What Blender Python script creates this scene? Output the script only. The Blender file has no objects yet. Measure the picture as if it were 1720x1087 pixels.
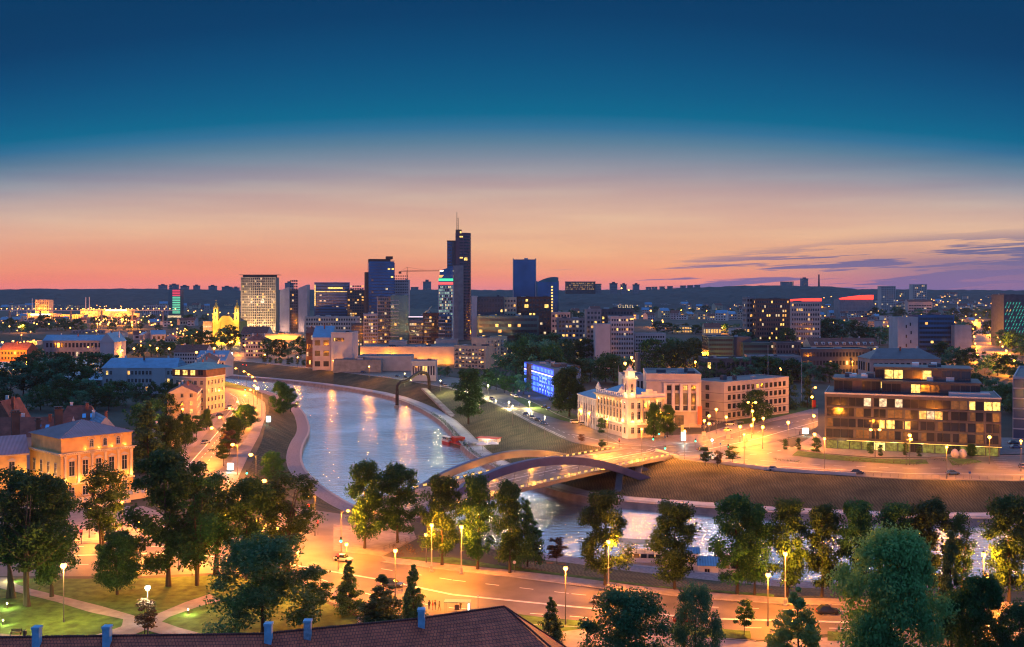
import bpy, math, random
import numpy as np
from mathutils import Vector, Matrix
from mathutils.geometry import delaunay_2d_cdt
S = bpy.context.scene
COL = S.collection
R = math.radians
rnd = random.Random(7)

# ------------------------------------------------------------------ camera
CH = 68.0            # camera height above the river
F = 1750.0           # focal length in photo pixels (photo 1720 wide)
PX, HY = 860.0, 490.0
cd = bpy.data.cameras.new('camera')
cam = bpy.data.objects.new('camera', cd); COL.objects.link(cam)
cam.location = (0, 0, CH); cam.rotation_euler = (R(90), 0, 0)
cd.sensor_width = 36; cd.lens = 36 * F / 1720
cd.shift_y = (HY - 543.5) / 1720
cd.clip_start = 1; cd.clip_end = 30000
S.camera = cam
S.render.engine = 'CYCLES'
S.view_settings.view_transform = 'Standard'; S.view_settings.look = 'None'
S.view_settings.exposure = 0; S.view_settings.gamma = 1
cy = S.cycles
cy.use_denoising = True
try: cy.denoiser = 'OPENIMAGEDENOISE'
except Exception: pass
cy.max_bounces = 5; cy.diffuse_bounces = 2; cy.glossy_bounces = 2; cy.transmission_bounces = 2
cy.transparent_max_bounces = 8; cy.volume_bounces = 0
cy.sample_clamp_indirect = 2.0; cy.sample_clamp_direct = 250.0; cy.pixel_filter_type = 'BLACKMAN_HARRIS'; cy.filter_width = 1.15
cy.caustics_reflective = False; cy.caustics_refractive = False
cy.use_light_tree = True

def lin(r, g, b):
    def f(c):
        c /= 255.0
        return c / 12.92 if c <= 0.04045 else ((c + 0.055) / 1.055) ** 2.4
    return (f(r), f(g), f(b), 1.0)

# ------------------------------------------------------------------ sky (dusk)
W_ = bpy.data.worlds.new('World'); S.world = W_; W_.use_nodes = True
nt = W_.node_tree; N = nt.nodes; L = nt.links
for n in list(N): N.remove(n)
def nd(t, **k):
    n = N.new(t)
    for a, v in k.items(): setattr(n, a, v)
    return n
def mth(op, a, b=None, c=None, clamp=False):
    n = nd('ShaderNodeMath', operation=op); n.use_clamp = clamp
    for i, v in enumerate((a, b, c)):
        if v is None: continue
        if isinstance(v, (int, float)): n.inputs[i].default_value = v
        else: L.new(v, n.inputs[i])
    return n.outputs[0]
def smooth(v, lo, hi, a=0.0, b=1.0):
    n = nd('ShaderNodeMapRange'); n.interpolation_type = 'SMOOTHSTEP'
    L.new(v, n.inputs[0])
    for i, q in enumerate((lo, hi, a, b)): n.inputs[i + 1].default_value = q
    return n.outputs[0]
tc = nd('ShaderNodeTexCoord'); sx = nd('ShaderNodeSeparateXYZ'); L.new(tc.outputs['Generated'], sx.inputs[0])
X_, Y_, Z_ = sx.outputs
xx = mth('MULTIPLY', X_, X_)
den = mth('MAXIMUM', mth('SUBTRACT', 1.0, mth('MULTIPLY', xx, 1.27)), 0.35)
t_ = mth('DIVIDE', Z_, den)
t_ = mth('DIVIDE', t_, 0.30, clamp=True)
ramp = nd('ShaderNodeValToRGB'); L.new(t_, ramp.inputs[0])
# photo rows at the centre of the sky -> colour
rows = [(489, (226, 140, 150)), (478, (250, 148, 138)), (462, (253, 156, 124)), (445, (252, 168, 124)), (420, (250, 184, 138)),
        (390, (240, 188, 152)), (355, (222, 180, 160)), (320, (196, 168, 164)), (290, (164, 156, 164)), (262, (128, 142, 160)),
        (238, (92, 128, 154)), (214, (50, 114, 152)), (190, (0, 104, 142)), (150, (0, 92, 134)), (90, (0, 77, 122)), (20, (0, 62, 106)), (-40, (0, 58, 100))]
el = ramp.color_ramp.elements
while len(el) > 1: el.remove(el[-1])
for i, (y, c) in enumerate(rows):
    z = (HY - y) / math.hypot(F, HY - y); p = min(1, z / 0.30)
    e = el[0] if i == 0 else el.new(p)
    c4 = lin(*c); k = 1.06 if 300 < y else 1.0; e.position = p; e.color = (c4[0] * k, c4[1] * k * 1.02, c4[2] * (k * .94 if y > 300 else 1), 1)
# long thin bands of cloud low on the right
cmb = nd('ShaderNodeCombineXYZ')
az = mth('ARCTAN2', X_, Y_)
L.new(mth('MULTIPLY', az, 7.0), cmb.inputs[0])
L.new(mth('MULTIPLY', mth('SUBTRACT', Z_, mth('MULTIPLY', az, 0.045)), 150.0), cmb.inputs[1])
ns = nd('ShaderNodeTexNoise'); ns.inputs['Scale'].default_value = 1.0; ns.inputs['Detail'].default_value = 7; ns.inputs['Roughness'].default_value = 0.56
L.new(cmb.outputs[0], ns.inputs['Vector'])
side = smooth(az, -0.10, 0.46)
top = mth('ADD', 0.013, mth('MULTIPLY', side, 0.036))
under = smooth(mth('SUBTRACT', top, Z_), -0.010, 0.012)
thr = mth('SUBTRACT', 0.625, mth('MULTIPLY', side, 0.17))
cl = smooth(mth('SUBTRACT', ns.outputs['Fac'], thr), -0.02, 0.06)
cf = mth('MULTIPLY', mth('MULTIPLY', cl, under), 0.86, clamp=True)
cf = mth('MULTIPLY', cf, smooth(az, -0.14, 0.10))
cf = mth('MAXIMUM', cf, mth('MULTIPLY', mth('MULTIPLY', smooth(az, 0.16, 0.46), smooth(mth('ADD', Z_, mth('MULTIPLY', ns.outputs['Fac'], 0.02)), 0.052, 0.030)), 0.8))
ccol = nd('ShaderNodeMix', data_type='RGBA'); L.new(smooth(Z_, 0.002, 0.05), ccol.inputs['Factor'])
ccol.inputs['A'].default_value = lin(104, 104, 160); ccol.inputs['B'].default_value = lin(66, 92, 146)
# soft wisps over the peach band
cm2 = nd('ShaderNodeCombineXYZ'); L.new(mth('MULTIPLY', az, 2.6), cm2.inputs[0]); L.new(mth('MULTIPLY', Z_, 34.0), cm2.inputs[1])
n2 = nd('ShaderNodeTexNoise'); n2.inputs['Scale'].default_value = 1.2; n2.inputs['Detail'].default_value = 5
L.new(cm2.outputs[0], n2.inputs['Vector'])
wf = mth('ADD', 1.0, mth('MULTIPLY', smooth(n2.outputs['Fac'], 0.35, 0.75, -0.12, 0.10), smooth(Z_, 0.15, 0.09)))
wis = nd('ShaderNodeMix', data_type='RGBA'); wis.blend_type = 'MULTIPLY'; wis.inputs['Factor'].default_value = 1
L.new(ramp.outputs[0], wis.inputs['A'])
cw = nd('ShaderNodeCombineColor'); L.new(mth('ADD', mth('MULTIPLY', wf, 0.5), 0.5), cw.inputs[0]); L.new(wf, cw.inputs[1]); L.new(mth('ADD', mth('MULTIPLY', wf, 0.6), 0.4), cw.inputs[2])
L.new(cw.outputs[0], wis.inputs['B'])
# the low left of the west is redder
red = nd('ShaderNodeMix', data_type='RGBA')
L.new(mth('MULTIPLY', smooth(az, 0.05, -0.35), smooth(Z_, 0.075, 0.01, 0.0, 0.42)), red.inputs['Factor'])
L.new(wis.outputs['Result'], red.inputs['A']); red.inputs['B'].default_value = lin(255, 118, 96)
mc = nd('ShaderNodeMix', data_type='RGBA'); L.new(cf, mc.inputs['Factor'])
L.new(red.outputs['Result'], mc.inputs['A']); L.new(ccol.outputs['Result'], mc.inputs['B'])
# zenith and east (behind the camera): blue dusk sky, brightened to light the scene
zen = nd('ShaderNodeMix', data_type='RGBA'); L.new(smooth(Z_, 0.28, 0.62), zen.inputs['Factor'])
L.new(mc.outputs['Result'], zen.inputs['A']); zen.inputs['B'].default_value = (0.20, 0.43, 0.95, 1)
glo = nd('ShaderNodeMix', data_type='RGBA'); L.new(mth('MULTIPLY', mth('MULTIPLY', smooth(Z_, 0.285, 0.36), smooth(Z_, 0.66, 0.46)), smooth(Y_, 0.0, 0.5)), glo.inputs['Factor'])  # bright band above the view, added to brighten the river
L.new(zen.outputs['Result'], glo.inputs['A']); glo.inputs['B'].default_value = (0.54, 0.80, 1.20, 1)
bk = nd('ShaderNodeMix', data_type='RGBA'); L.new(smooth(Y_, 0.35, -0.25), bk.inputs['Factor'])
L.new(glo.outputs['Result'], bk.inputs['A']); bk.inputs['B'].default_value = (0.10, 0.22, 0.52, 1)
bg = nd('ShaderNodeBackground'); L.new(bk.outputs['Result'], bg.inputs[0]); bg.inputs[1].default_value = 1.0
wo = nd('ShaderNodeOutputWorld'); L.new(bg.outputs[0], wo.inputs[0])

# ------------------------------------------------------------------ coordinates
ZS = 8.0
def G(px, py, z=ZS):
    Y = (CH - z) * F / (py - HY)
    return Vector(((px - PX) / F * Y, Y, z))
def D(px, py, Y):
    return Vector(((px - PX) / F * Y, Y, CH - (py - HY) / F * Y))
def Wx(px, Y): return (px - PX) / F * Y
def zat(py, Y): return CH - (py - HY) / F * Y
def head(px, py, h, z=ZS):      # foot of a thing of height h whose top shows at px, py
    p = G(px, py, z + h); return Vector((p.x, p.y, z))

# ------------------------------------------------------------------ materials
MATS = {}
def mat(name, col, rough=0.75, var=0.25, scale=0.5, emis=None, es=0.0, metal=0.0, spec=0.4, bump=0.0, coat=0.0, stripes=None, nosample=True, c2=None):
    if name in MATS: return MATS[name]
    m = bpy.data.materials.new(name); m.use_nodes = True
    t = m.node_tree; b = t.nodes['Principled BSDF']
    b.inputs['Roughness'].default_value = rough; b.inputs['Metallic'].default_value = metal
    b.inputs['Specular IOR Level'].default_value = spec
    col = tuple(col[:3])
    if var > 0:
        g = t.nodes.new('ShaderNodeTexCoord'); n = t.nodes.new('ShaderNodeTexNoise')
        n.inputs['Scale'].default_value = scale; n.inputs['Detail'].default_value = 5
        t.links.new(g.outputs['Object'], n.inputs['Vector'])
        mx = t.nodes.new('ShaderNodeMix'); mx.data_type = 'RGBA'
        mr = t.nodes.new('ShaderNodeMapRange'); mr.inputs[1].default_value = .3; mr.inputs[2].default_value = .7
        t.links.new(n.outputs['Fac'], mr.inputs[0]); t.links.new(mr.outputs[0], mx.inputs['Factor'])
        c_lo = tuple(c * (1 - var) for c in col); c_hi = c2[:3] if c2 else tuple(min(1, c * (1 + var)) for c in col)
        mx.inputs['A'].default_value = (*c_lo, 1); mx.inputs['B'].default_value = (*c_hi, 1)
        out = mx.outputs['Result']
        if stripes:      # (axis, scale, depth)
            w = t.nodes.new('ShaderNodeTexWave'); w.bands_direction = stripes[0]; w.inputs['Scale'].default_value = stripes[1]
            w.inputs['Distortion'].default_value = stripes[3] if len(stripes) > 3 else 0
            w.inputs['Detail'].default_value = 1
            t.links.new(g.outputs['Object'], w.inputs['Vector'])
            m2 = t.nodes.new('ShaderNodeMix'); m2.data_type = 'RGBA'; m2.blend_type = 'MULTIPLY'; m2.inputs['Factor'].default_value = stripes[2]
            t.links.new(out, m2.inputs['A']); t.links.new(w.outputs['Color'], m2.inputs['B']); out = m2.outputs['Result']
            bp = t.nodes.new('ShaderNodeBump'); bp.inputs['Strength'].default_value = .4; bp.inputs['Distance'].default_value = .1
            t.links.new(w.outputs['Color'], bp.inputs['Height']); t.links.new(bp.outputs[0], b.inputs['Normal'])
        t.links.new(out, b.inputs['Base Color'])
        if bump > 0 and not stripes:
            bp = t.nodes.new('ShaderNodeBump'); bp.inputs['Strength'].default_value = bump; bp.inputs['Distance'].default_value = .3
            t.links.new(n.outputs['Fac'], bp.inputs['Height']); t.links.new(bp.outputs[0], b.inputs['Normal'])
    else:
        b.inputs['Base Color'].default_value = (*col, 1)
    if coat: b.inputs['Coat Weight'].default_value = coat
    if emis:
        b.inputs['Emission Color'].default_value = (*emis[:3], 1); b.inputs['Emission Strength'].default_value = es
        if nosample: m.cycles.emission_sampling = 'NONE'
    MATS[name] = m
    return m
def lit(name, c, s):        # a lit room behind glass: uneven light of lamps, curtains and furniture
    if name in MATS: return MATS[name]
    m = bpy.data.materials.new(name); m.use_nodes = True; t = m.node_tree; b = t.nodes['Principled BSDF']
    b.inputs['Base Color'].default_value = (.05, .04, .03, 1); b.inputs['Roughness'].default_value = .3
    g = t.nodes.new('ShaderNodeNewGeometry'); v = t.nodes.new('ShaderNodeTexNoise'); v.inputs['Scale'].default_value = .9; v.inputs['Detail'].default_value = 3
    t.links.new(g.outputs['Position'], v.inputs['Vector'])
    mr = t.nodes.new('ShaderNodeMapRange'); mr.inputs[1].default_value = .3; mr.inputs[2].default_value = .7; mr.inputs[3].default_value = s * .25; mr.inputs[4].default_value = s * 1.5
    t.links.new(v.outputs['Fac'], mr.inputs[0]); t.links.new(mr.outputs[0], b.inputs['Emission Strength'])
    b.inputs['Emission Color'].default_value = (*c, 1); m.cycles.emission_sampling = 'NONE'
    MATS[name] = m; return m

M = dict(
 asphalt=mat('asphalt', (.125, .105, .09), .55, .35, .12, c2=(.17, .15, .13), bump=.15),
 asphalt_fine=mat('asphalt_old', (.10, .095, .09), .8, .3, .4),
 paving=mat('paving', (.24, .21, .20), .8, .2, .6),
 cobble=mat('cobble_path', (.20, .17, .19), .7, .3, 1.6, bump=.3),
 path_blue=mat('promenade_concrete', (.30, .33, .38), .6, .15, .3),
 concrete=mat('concrete', (.26, .25, .25), .8, .25, .3),
 concrete_light=mat('concrete_light', (.46, .44, .43), .8, .15, .3),
 grass=mat('grass', (.04, .095, .015), .95, .4, .5, c2=(.08, .18, .03), bump=.4),
 slope=mat('mown_slope', (.045, .065, .025), .95, .45, .16, c2=(.10, .095, .045), stripes=('X', .35, .6, 5.0)),
 ground=mat('town_ground', (.03, .048, .03), .9, .5, .03, c2=(.08, .08, .06)),
 hillgreen=mat('wooded_hill', (.022, .036, .038), .95, .5, .02, bump=.6),  # base blued slightly, standing in for distance haze
 marking=mat('marking_paint', (.72, .72, .70), .6, .1, .8),
 kerb=mat('kerb_granite', (.34, .32, .31), .7, .2, 1),
 iron=mat('dark_iron', (.035, .035, .04), .5, .2, 2, metal=.4),
 steel=mat('galvanised_steel', (.14, .14, .15), .45, .15, 2, metal=.6),
 white=mat('white_paint', (.72, .72, .72), .6, .08, .4),
 cream=mat('cream_stucco', (.60, .50, .36), .8, .15, .4),
 white_stucco=mat('white_stucco', (.70, .66, .62), .8, .12, .4),
 yellow_stucco=mat('ochre_stucco', (.62, .40, .16), .8, .15, .5),
 gold_stucco=mat('yellow_church_plaster', (.72, .50, .12), .8, .1, .2),
 pink=mat('pink_granite', (.50, .46, .44), .8, .15, .2),
 grey=mat('grey_render', (.28, .28, .30), .8, .2, .2),
 dgrey=mat('dark_grey_cladding', (.08, .095, .12), .5, .2, .3),
 lgrey=mat('light_panel', (.46, .47, .50), .7, .12, .15),
 brick=mat('red_brick', (.26, .10, .065), .85, .25, .8),
 dbrick=mat('dark_brown_brick', (.13, .075, .06), .8, .25, .5),
 brown=mat('brown_cladding', (.10, .078, .07), .6, .25, .6),
 tile=mat('red_roof_tile', (.14, .04, .032), .75, .3, 1.2, stripes=('X', 1.1, .4)),
 tile_far=mat('old_red_tiles', (.20, .07, .05), .8, .35, .5),
 metal_roof=mat('standing_seam_roof', (.30, .24, .30), .5, .12, .3, metal=.1, stripes=('X', .9, .45)),
 blue_roof=mat('blue_grey_metal_roof', (.10, .29, .48), .4, .18, .3, metal=.3, stripes=('X', .5, .3)),
 teal_roof=mat('green_copper_roof', (.10, .24, .26), .5, .2, .4),
 flat_roof=mat('bitumen_roof', (.07, .08, .10), .55, .35, .25),
 glass=mat('window_glass', (.018, .026, .04), .10, .0, spec=.9),
 glass_blue=mat('curtain_wall_glass', (.06, .15, .32), .16, .3, .05, spec=1.0, metal=.55),
 glass_teal=mat('teal_curtain_wall', (.06, .17, .20), .16, .3, .05, spec=1.0, metal=.5),
 frame=mat('window_frame', (.50, .48, .46), .6, .1, 1),
 dframe=mat('dark_window_frame', (.06, .06, .065), .5, .1, 1),
 bark=mat('bark', (.055, .045, .038), .9, .3, 2.5, bump=.4),
 rust=mat('rusted_pipe', (.035, .022, .020), .7, .3, .7),
 red=mat('red_paint', (.45, .03, .02), .5, .1, 1),
 blue=mat('blue_paint', (.03, .12, .35), .5, .1, 1),
 wood=mat('wood_planks', (.22, .13, .08), .7, .25, 1.2),
 rubber=mat('tyre_rubber', (.02, .02, .02), .8, 0),
 hull=mat('white_hull', (.62, .62, .64), .35, .06, .5),
)
WARM = lit('lit_room_amber', (1.0, .46, .10), 1.5)
YEL = lit('lit_room_yellow', (1.0, .60, .14), 1.9)
PALE = lit('lit_room_pale', (1.0, .72, .40), 1.0)
COOL = lit('lit_room_cool', (.66, .90, .85), 1.0)
DIM = lit('dim_room_amber', (1.0, .40, .12), .13)
SOD = mat('sodium_bulb', (1, .6, .2), .5, 0, emis=(1, .42, .07), es=9)
SODF = mat('far_sodium_lamp', (1, .6, .2), .5, 0, emis=(1, .40, .07), es=7)
WLED = mat('white_lamp_bulb', (1, 1, 1), .5, 0, emis=(1, .92, .80), es=30)
YLED = mat('yellow_lamp_bulb', (1, 1, .8), .5, 0, emis=(1, .85, .38), es=14)
REDL = mat('red_light_lens', (.5, .02, .02), .4, 0, emis=(1, .03, .02), es=4)
GRNL = mat('green_light_lens', (.02, .5, .3), .4, 0, emis=(.03, 1, .55), es=5)
SCREEN = mat('backlit_poster', (.8, .8, .8), .4, 0, emis=(.75, 1, .95), es=2.2)

# ------------------------------------------------------------------ mesh building
def link(name, me, parent=None, loc=None, rz=None):
    o = bpy.data.objects.new(name, me); COL.objects.link(o)
    if parent is not None: o.parent = parent; KIDS.setdefault(parent.name, []).append(o)
    if loc is not None: o.location = loc
    if rz is not None: o.rotation_euler = (0, 0, rz)
    return o
KIDS = {}
class MB:
    def __init__(s): s.v = []; s.f = []; s.mi = []
    def quad(s, pts, m=0):
        n = len(s.v); s.v += [tuple(p) for p in pts]; s.f.append(tuple(range(n, n + len(pts)))); s.mi.append(m); return s
    def box(s, x0, x1, y0, y1, z0, z1, m=0, mt=None):
        n = len(s.v)
        s.v += [(x0, y0, z0), (x1, y0, z0), (x1, y1, z0), (x0, y1, z0), (x0, y0, z1), (x1, y0, z1), (x1, y1, z1), (x0, y1, z1)]
        for k, q in enumerate(((0, 3, 2, 1), (4, 5, 6, 7), (0, 1, 5, 4), (1, 2, 6, 5), (2, 3, 7, 6), (3, 0, 4, 7))):
            s.f.append(tuple(n + i for i in q)); s.mi.append(mt if (mt is not None and k == 1) else m)
        return s
    def prism(s, poly, z0, z1, m=0, mt=None, top=None):
        n = len(s.v); k = len(poly)
        s.v += [(p[0], p[1], z0) for p in poly]
        tp = top or poly
        s.v += [(p[0], p[1], (p[2] if len(p) > 2 and top else z1)) for p in tp]
        for i in range(k):
            j = (i + 1) % k; s.f.append((n + i, n + j, n + k + j, n + k + i)); s.mi.append(m)
        s.f.append(tuple(n + k + i for i in range(k))); s.mi.append(m if mt is None else mt)
        s.f.append(tuple(n + i for i in reversed(range(k)))); s.mi.append(m)
        return s
    def cyl(s, x, y, z0, z1, r0, r1=None, n=10, m=0):
        r1 = r0 if r1 is None else r1
        return s.prism([(x + r0 * math.cos(2 * math.pi * i / n), y + r0 * math.sin(2 * math.pi * i / n)) for i in range(n)], z0, z1, m,
                       top=[(x + r1 * math.cos(2 * math.pi * i / n), y + r1 * math.sin(2 * math.pi * i / n), z1) for i in range(n)])
    def lathe(s, x, y, prof, n=12, m=0):
        for (r0, z0), (r1, z1) in zip(prof, prof[1:]):
            for i in range(n):
                a, b = 2 * math.pi * i / n, 2 * math.pi * (i + 1) / n
                s.quad([(x + r0 * math.cos(a), y + r0 * math.sin(a), z0), (x + r0 * math.cos(b), y + r0 * math.sin(b), z0),
                        (x + r1 * math.cos(b), y + r1 * math.sin(b), z1), (x + r1 * math.cos(a), y + r1 * math.sin(a), z1)], m)
        return s
    def ball(s, x, y, z, r, n=8, m=0, sz=1.0):
        return s.lathe(x, y, [(max(.001, r * math.sin(math.pi * k / 6)), z - sz * r * math.cos(math.pi * k / 6)) for k in range(7)], n, m)
    def tube(s, pts, r, n=8, m=0, rs=None):
        pts = [Vector(p) for p in pts]; base = len(s.v)
        for i, p in enumerate(pts):
            d = (pts[min(i + 1, len(pts) - 1)] - pts[max(i - 1, 0)]).normalized()
            u = d.cross(Vector((0, 0, 1)))
            if u.length < .05: u = d.cross(Vector((1, 0, 0)))
            u.normalize(); w = u.cross(d).normalized(); rr = rs[i] if rs else r
            for k in range(n):
                a = 2 * math.pi * k / n; s.v.append(tuple(p + u * rr * math.cos(a) + w * rr * math.sin(a)))
        for i in range(len(pts) - 1):
            for k in range(n):
                k2 = (k + 1) % n
                s.f.append((base + i * n + k, base + i * n + k2, base + (i + 1) * n + k2, base + (i + 1) * n + k)); s.mi.append(m)
        s.f.append(tuple(base + k for k in range(n))); s.mi.append(m)
        e = base + (len(pts) - 1) * n; s.f.append(tuple(e + k for k in reversed(range(n)))); s.mi.append(m)
        return s
    def bar(s, p0, p1, w, h, m=0):     # rectangular bar between two points
        p0 = Vector(p0); p1 = Vector(p1); d = (p1 - p0).normalized(); u = d.cross(Vector((0, 0, 1)))
        if u.length < .01: u = Vector((1, 0, 0))
        u.normalize(); q = u.cross(d).normalized(); n = len(s.v)
        for p in (p0, p1):
            for a, b in ((-1, -1), (1, -1), (1, 1), (-1, 1)): s.v.append(tuple(p + u * a * w / 2 + q * b * h / 2))
        for q4 in ((0, 1, 2, 3), (7, 6, 5, 4), (0, 4, 5, 1), (1, 5, 6, 2), (2, 6, 7, 3), (3, 7, 4, 0)):
            s.f.append(tuple(n + i for i in q4)); s.mi.append(m)
        return s
    def mesh(s, name, mats):
        me = bpy.data.meshes.new(name); me.from_pydata(s.v, [], s.f)
        for k in (mats if isinstance(mats, (list, tuple)) else [mats]): me.materials.append(k)
        me.polygons.foreach_set('material_index', s.mi); me.update(); return me
    def build(s, name, mats, parent=None, loc=None, rz=None):
        return link(name, s.mesh(name, mats), parent, loc, rz)
def tag(o, label=None, cat=None, group=None, kind=None):
    if label: o['label'] = label
    if cat: o['category'] = cat
    if group: o['group'] = group
    if kind: o['kind'] = kind
    return o
def thing(name, label, cat, loc=(0, 0, 0), rz=0.0, group=None):
    o = bpy.data.objects.new(name, None); COL.objects.link(o); o.location = loc; o.rotation_euler = (0, 0, rz)
    o.empty_display_size = .5
    return tag(o, label, cat, group)
def dup(root, loc, rz=0.0, label=None, group=None, sc=None):
    def cp(o, par):
        c = o.copy(); COL.objects.link(c)
        if par is not None: c.parent = par; KIDS.setdefault(par.name, []).append(c)
        for k in KIDS.get(o.name, [])[:]: cp(k, c)
        return c
    r = cp(root, None); r.location = loc; r.rotation_euler = (0, 0, rz)
    if sc: r.scale = sc if isinstance(sc, (tuple, list)) else (sc, sc, sc)
    if label: r['label'] = label
    if group: r['group'] = group
    return r
def struct(name, pts, z, m):
    mb = MB(); mb.quad([(p[0], p[1], z) for p in pts]); o = mb.build(name, m); return tag(o, kind='structure')
ORD = ('first second third fourth fifth sixth seventh eighth ninth tenth eleventh twelfth thirteenth fourteenth fifteenth sixteenth seventeenth '
       'eighteenth nineteenth twentieth twenty-first twenty-second twenty-third twenty-fourth twenty-fifth twenty-sixth twenty-seventh twenty-eighth '
       'twenty-ninth thirtieth').split()
def point_light(parent, loc, power, col, r=.25, name='lamp_light', spot=None):
    if tuple(col) == globals().get('SODC'): power *= 1.25
    ld = bpy.data.lights.get(f'{name}_{power}_{col}_{spot}')
    if ld is None:
        ld = bpy.data.lights.new(f'{name}_{power}_{col}_{spot}', 'SPOT' if spot else 'POINT'); ld.energy = power; ld.color = col; ld.shadow_soft_size = r
        if spot: ld.spot_size = spot; ld.spot_blend = .6
    o = bpy.data.objects.new(name, ld); COL.objects.link(o); o.parent = parent; o.location = loc
    KIDS.setdefault(parent.name, []).append(o)
    return o
# ================================================================== TERRAIN, RIVER, ROADS
def pl(pts, z): return [G(a, b, z).xy for a, b in pts]
def off(line, d):
    out = []
    for i, p in enumerate(line):
        t = (Vector(line[min(i + 1, len(line) - 1)]) - Vector(line[max(i - 1, 0)])).normalized()
        out.append(Vector(p) + Vector((-t.y, t.x)) * d)
    return out
V2 = lambda *a: [Vector(p) for p in a]
def dense(line, step=12):
    out = [Vector(line[0])]
    for a, b in zip(line, line[1:]):
        a, b = Vector(a), Vector(b); n = max(1, min(60, int((b - a).length / step)))
        out += [a.lerp(b, k / n) for k in range(1, n + 1)]
    return out
def smoothl(line, it=2):
    l = [Vector(p) for p in line]
    for _ in range(it):
        o = [l[0]]
        for a, b in zip(l, l[1:]): o += [a.lerp(b, .25), a.lerp(b, .75)]
        o.append(l[-1]); l = o
    return l
nearW = V2((-1600, 2150), (-950, 1440), (-430, 860), (-215, 722)) + pl([(430, 657), (470, 668), (497, 683), (513, 700), (521, 720), (521, 735), (512, 750),
        (507, 770), (510, 790), (520, 805), (545, 828), (570, 845), (600, 862), (700, 905), (850, 936), (960, 947), (1070, 963), (1283, 986), (1390, 991), (1690, 993)], 0) + V2((600, 236))
nearW = smoothl(nearW, 1)
nearQ = off(nearW, -.8); nearToe = off(nearW, -6.3)
nearTop = V2((-1600, 2080), (-970, 1370), (-455, 800), (-250, 680)) + pl([(377, 646), (425, 655), (450, 672), (452, 690), (447, 708), (440, 740), (425, 772), (412, 800), (440, 830),
        (520, 850), (600, 864), (690, 873), (790, 915), (852, 950), (960, 970), (1070, 985), (1283, 1000), (1400, 1005), (1720, 1008)], ZS) + V2((600, 199))
farC = V2((-1492, 2330), (-892, 1630), (-410, 1020)) + pl([(377, 629), (475, 637), (575, 648), (662, 663), (712, 681), (750, 702), (772, 722), (790, 742), (808, 760), (840, 778), (880, 797),
        (930, 815), (985, 829), (1055, 838), (1200, 848), (1330, 857), (1597, 867)], 2) + V2((600, 302))
farC = smoothl(farC, 1)
farW = off(farC, -5.5); farQ = off(farC, -4.7); farToe = off(farC, 3.6)
farTop = V2((-1480, 2380), (-880, 1680), (-400, 1075)) + pl([(377, 606), (425, 609), (525, 620), (650, 635), (750, 652), (802, 667), (840, 685), (890, 712), (940, 736), (965, 745)], ZS) \
    + V2((36, 398), (52, 388), (60, 371), (72, 361)) + pl([(1290, 792), (1352, 796), (1527, 806), (1720, 809)], ZS) + V2((600, 325))

verts, edges, zs = [], [], []
def add_line(line, z, closed=False):
    n = len(verts)
    for p in line: verts.append(Vector((p[0], p[1]))); zs.append(z)
    for i in range(len(line) - 1): edges.append((n + i, n + i + 1))
    if closed: edges.append((n + len(line) - 1, n))
water_poly = dense(nearW) + list(reversed(dense(farW)))
add_line(water_poly, -.7, True)
add_line(dense(nearQ), 1.9); add_line(dense(nearToe), 2.0); add_line(dense(nearTop), ZS)
add_line(dense(farQ), 1.9); add_line(dense(farToe), 2.0); add_line(dense(farTop), ZS)
add_line([(-12000, 60), (12000, 60), (12000, 9000), (-12000, 9000)], ZS, True)
for gx in range(-11, 12):
    for gy in range(1, 9): verts.append(Vector((gx * 1000 + 37, gy * 1000 + 611))); zs.append(ZS)
vo, eo, fo, ov, oe, of = delaunay_2d_cdt(verts, edges, [], 0, 1e-4)
def inside(p, poly):
    c = False; j = len(poly) - 1
    for i in range(len(poly)):
        a, b = poly[i], poly[j]
        if (a[1] > p[1]) != (b[1] > p[1]) and p[0] < (b[0] - a[0]) * (p[1] - a[1]) / (b[1] - a[1]) + a[0]: c = not c
        j = i
    return c
mbt = MB(); mbt.v = [(v.x, v.y, zs[o[0]] if o else ZS) for v, o in zip(vo, ov)]
qn = set()
for f in fo:
    c = sum((vo[i] for i in f), Vector((0, 0))) / len(f)
    if inside(c, water_poly): continue
    hs = [mbt.v[i][2] for i in f]
    lo, hi = min(hs), max(hs)
    m = 0 if lo > 7.5 else (2 if lo < 0 else (1 if hi > 3 else 2))
    mbt.f.append(tuple(f)); mbt.mi.append(m)
ground = mbt.build('ground', [M['ground'], M['slope'], M['concrete']]); tag(ground, kind='structure')

# river
mw = bpy.data.materials.new('river_water'); mw.use_nodes = True; t = mw.node_tree; b = t.nodes['Principled BSDF']
b.inputs['Base Color'].default_value = (.86, .92, 1, 1); b.inputs['Roughness'].default_value = .13; b.inputs['Metallic'].default_value = .95
g = t.nodes.new('ShaderNodeTexCoord'); mp = t.nodes.new('ShaderNodeMapping'); mp.inputs['Scale'].default_value = (.16, .45, 1); mp.inputs['Rotation'].default_value = (0, 0, .5)
n1 = t.nodes.new('ShaderNodeTexNoise'); n1.inputs['Scale'].default_value = 1; n1.inputs['Detail'].default_value = 6; n1.inputs['Roughness'].default_value = .6
t.links.new(g.outputs['Object'], mp.inputs[0]); t.links.new(mp.outputs[0], n1.inputs['Vector'])
bp = t.nodes.new('ShaderNodeBump'); bp.inputs['Strength'].default_value = 1.0; bp.inputs['Distance'].default_value = .38
t.links.new(n1.outputs['Fac'], bp.inputs['Height']); t.links.new(bp.outputs[0], b.inputs['Normal'])
n2_ = t.nodes.new('ShaderNodeTexNoise'); n2_.inputs['Scale'].default_value = .018; n2_.inputs['Detail'].default_value = 4; n2_.inputs['Distortion'].default_value = 1.2
t.links.new(g.outputs['Object'], n2_.inputs['Vector'])
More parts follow.
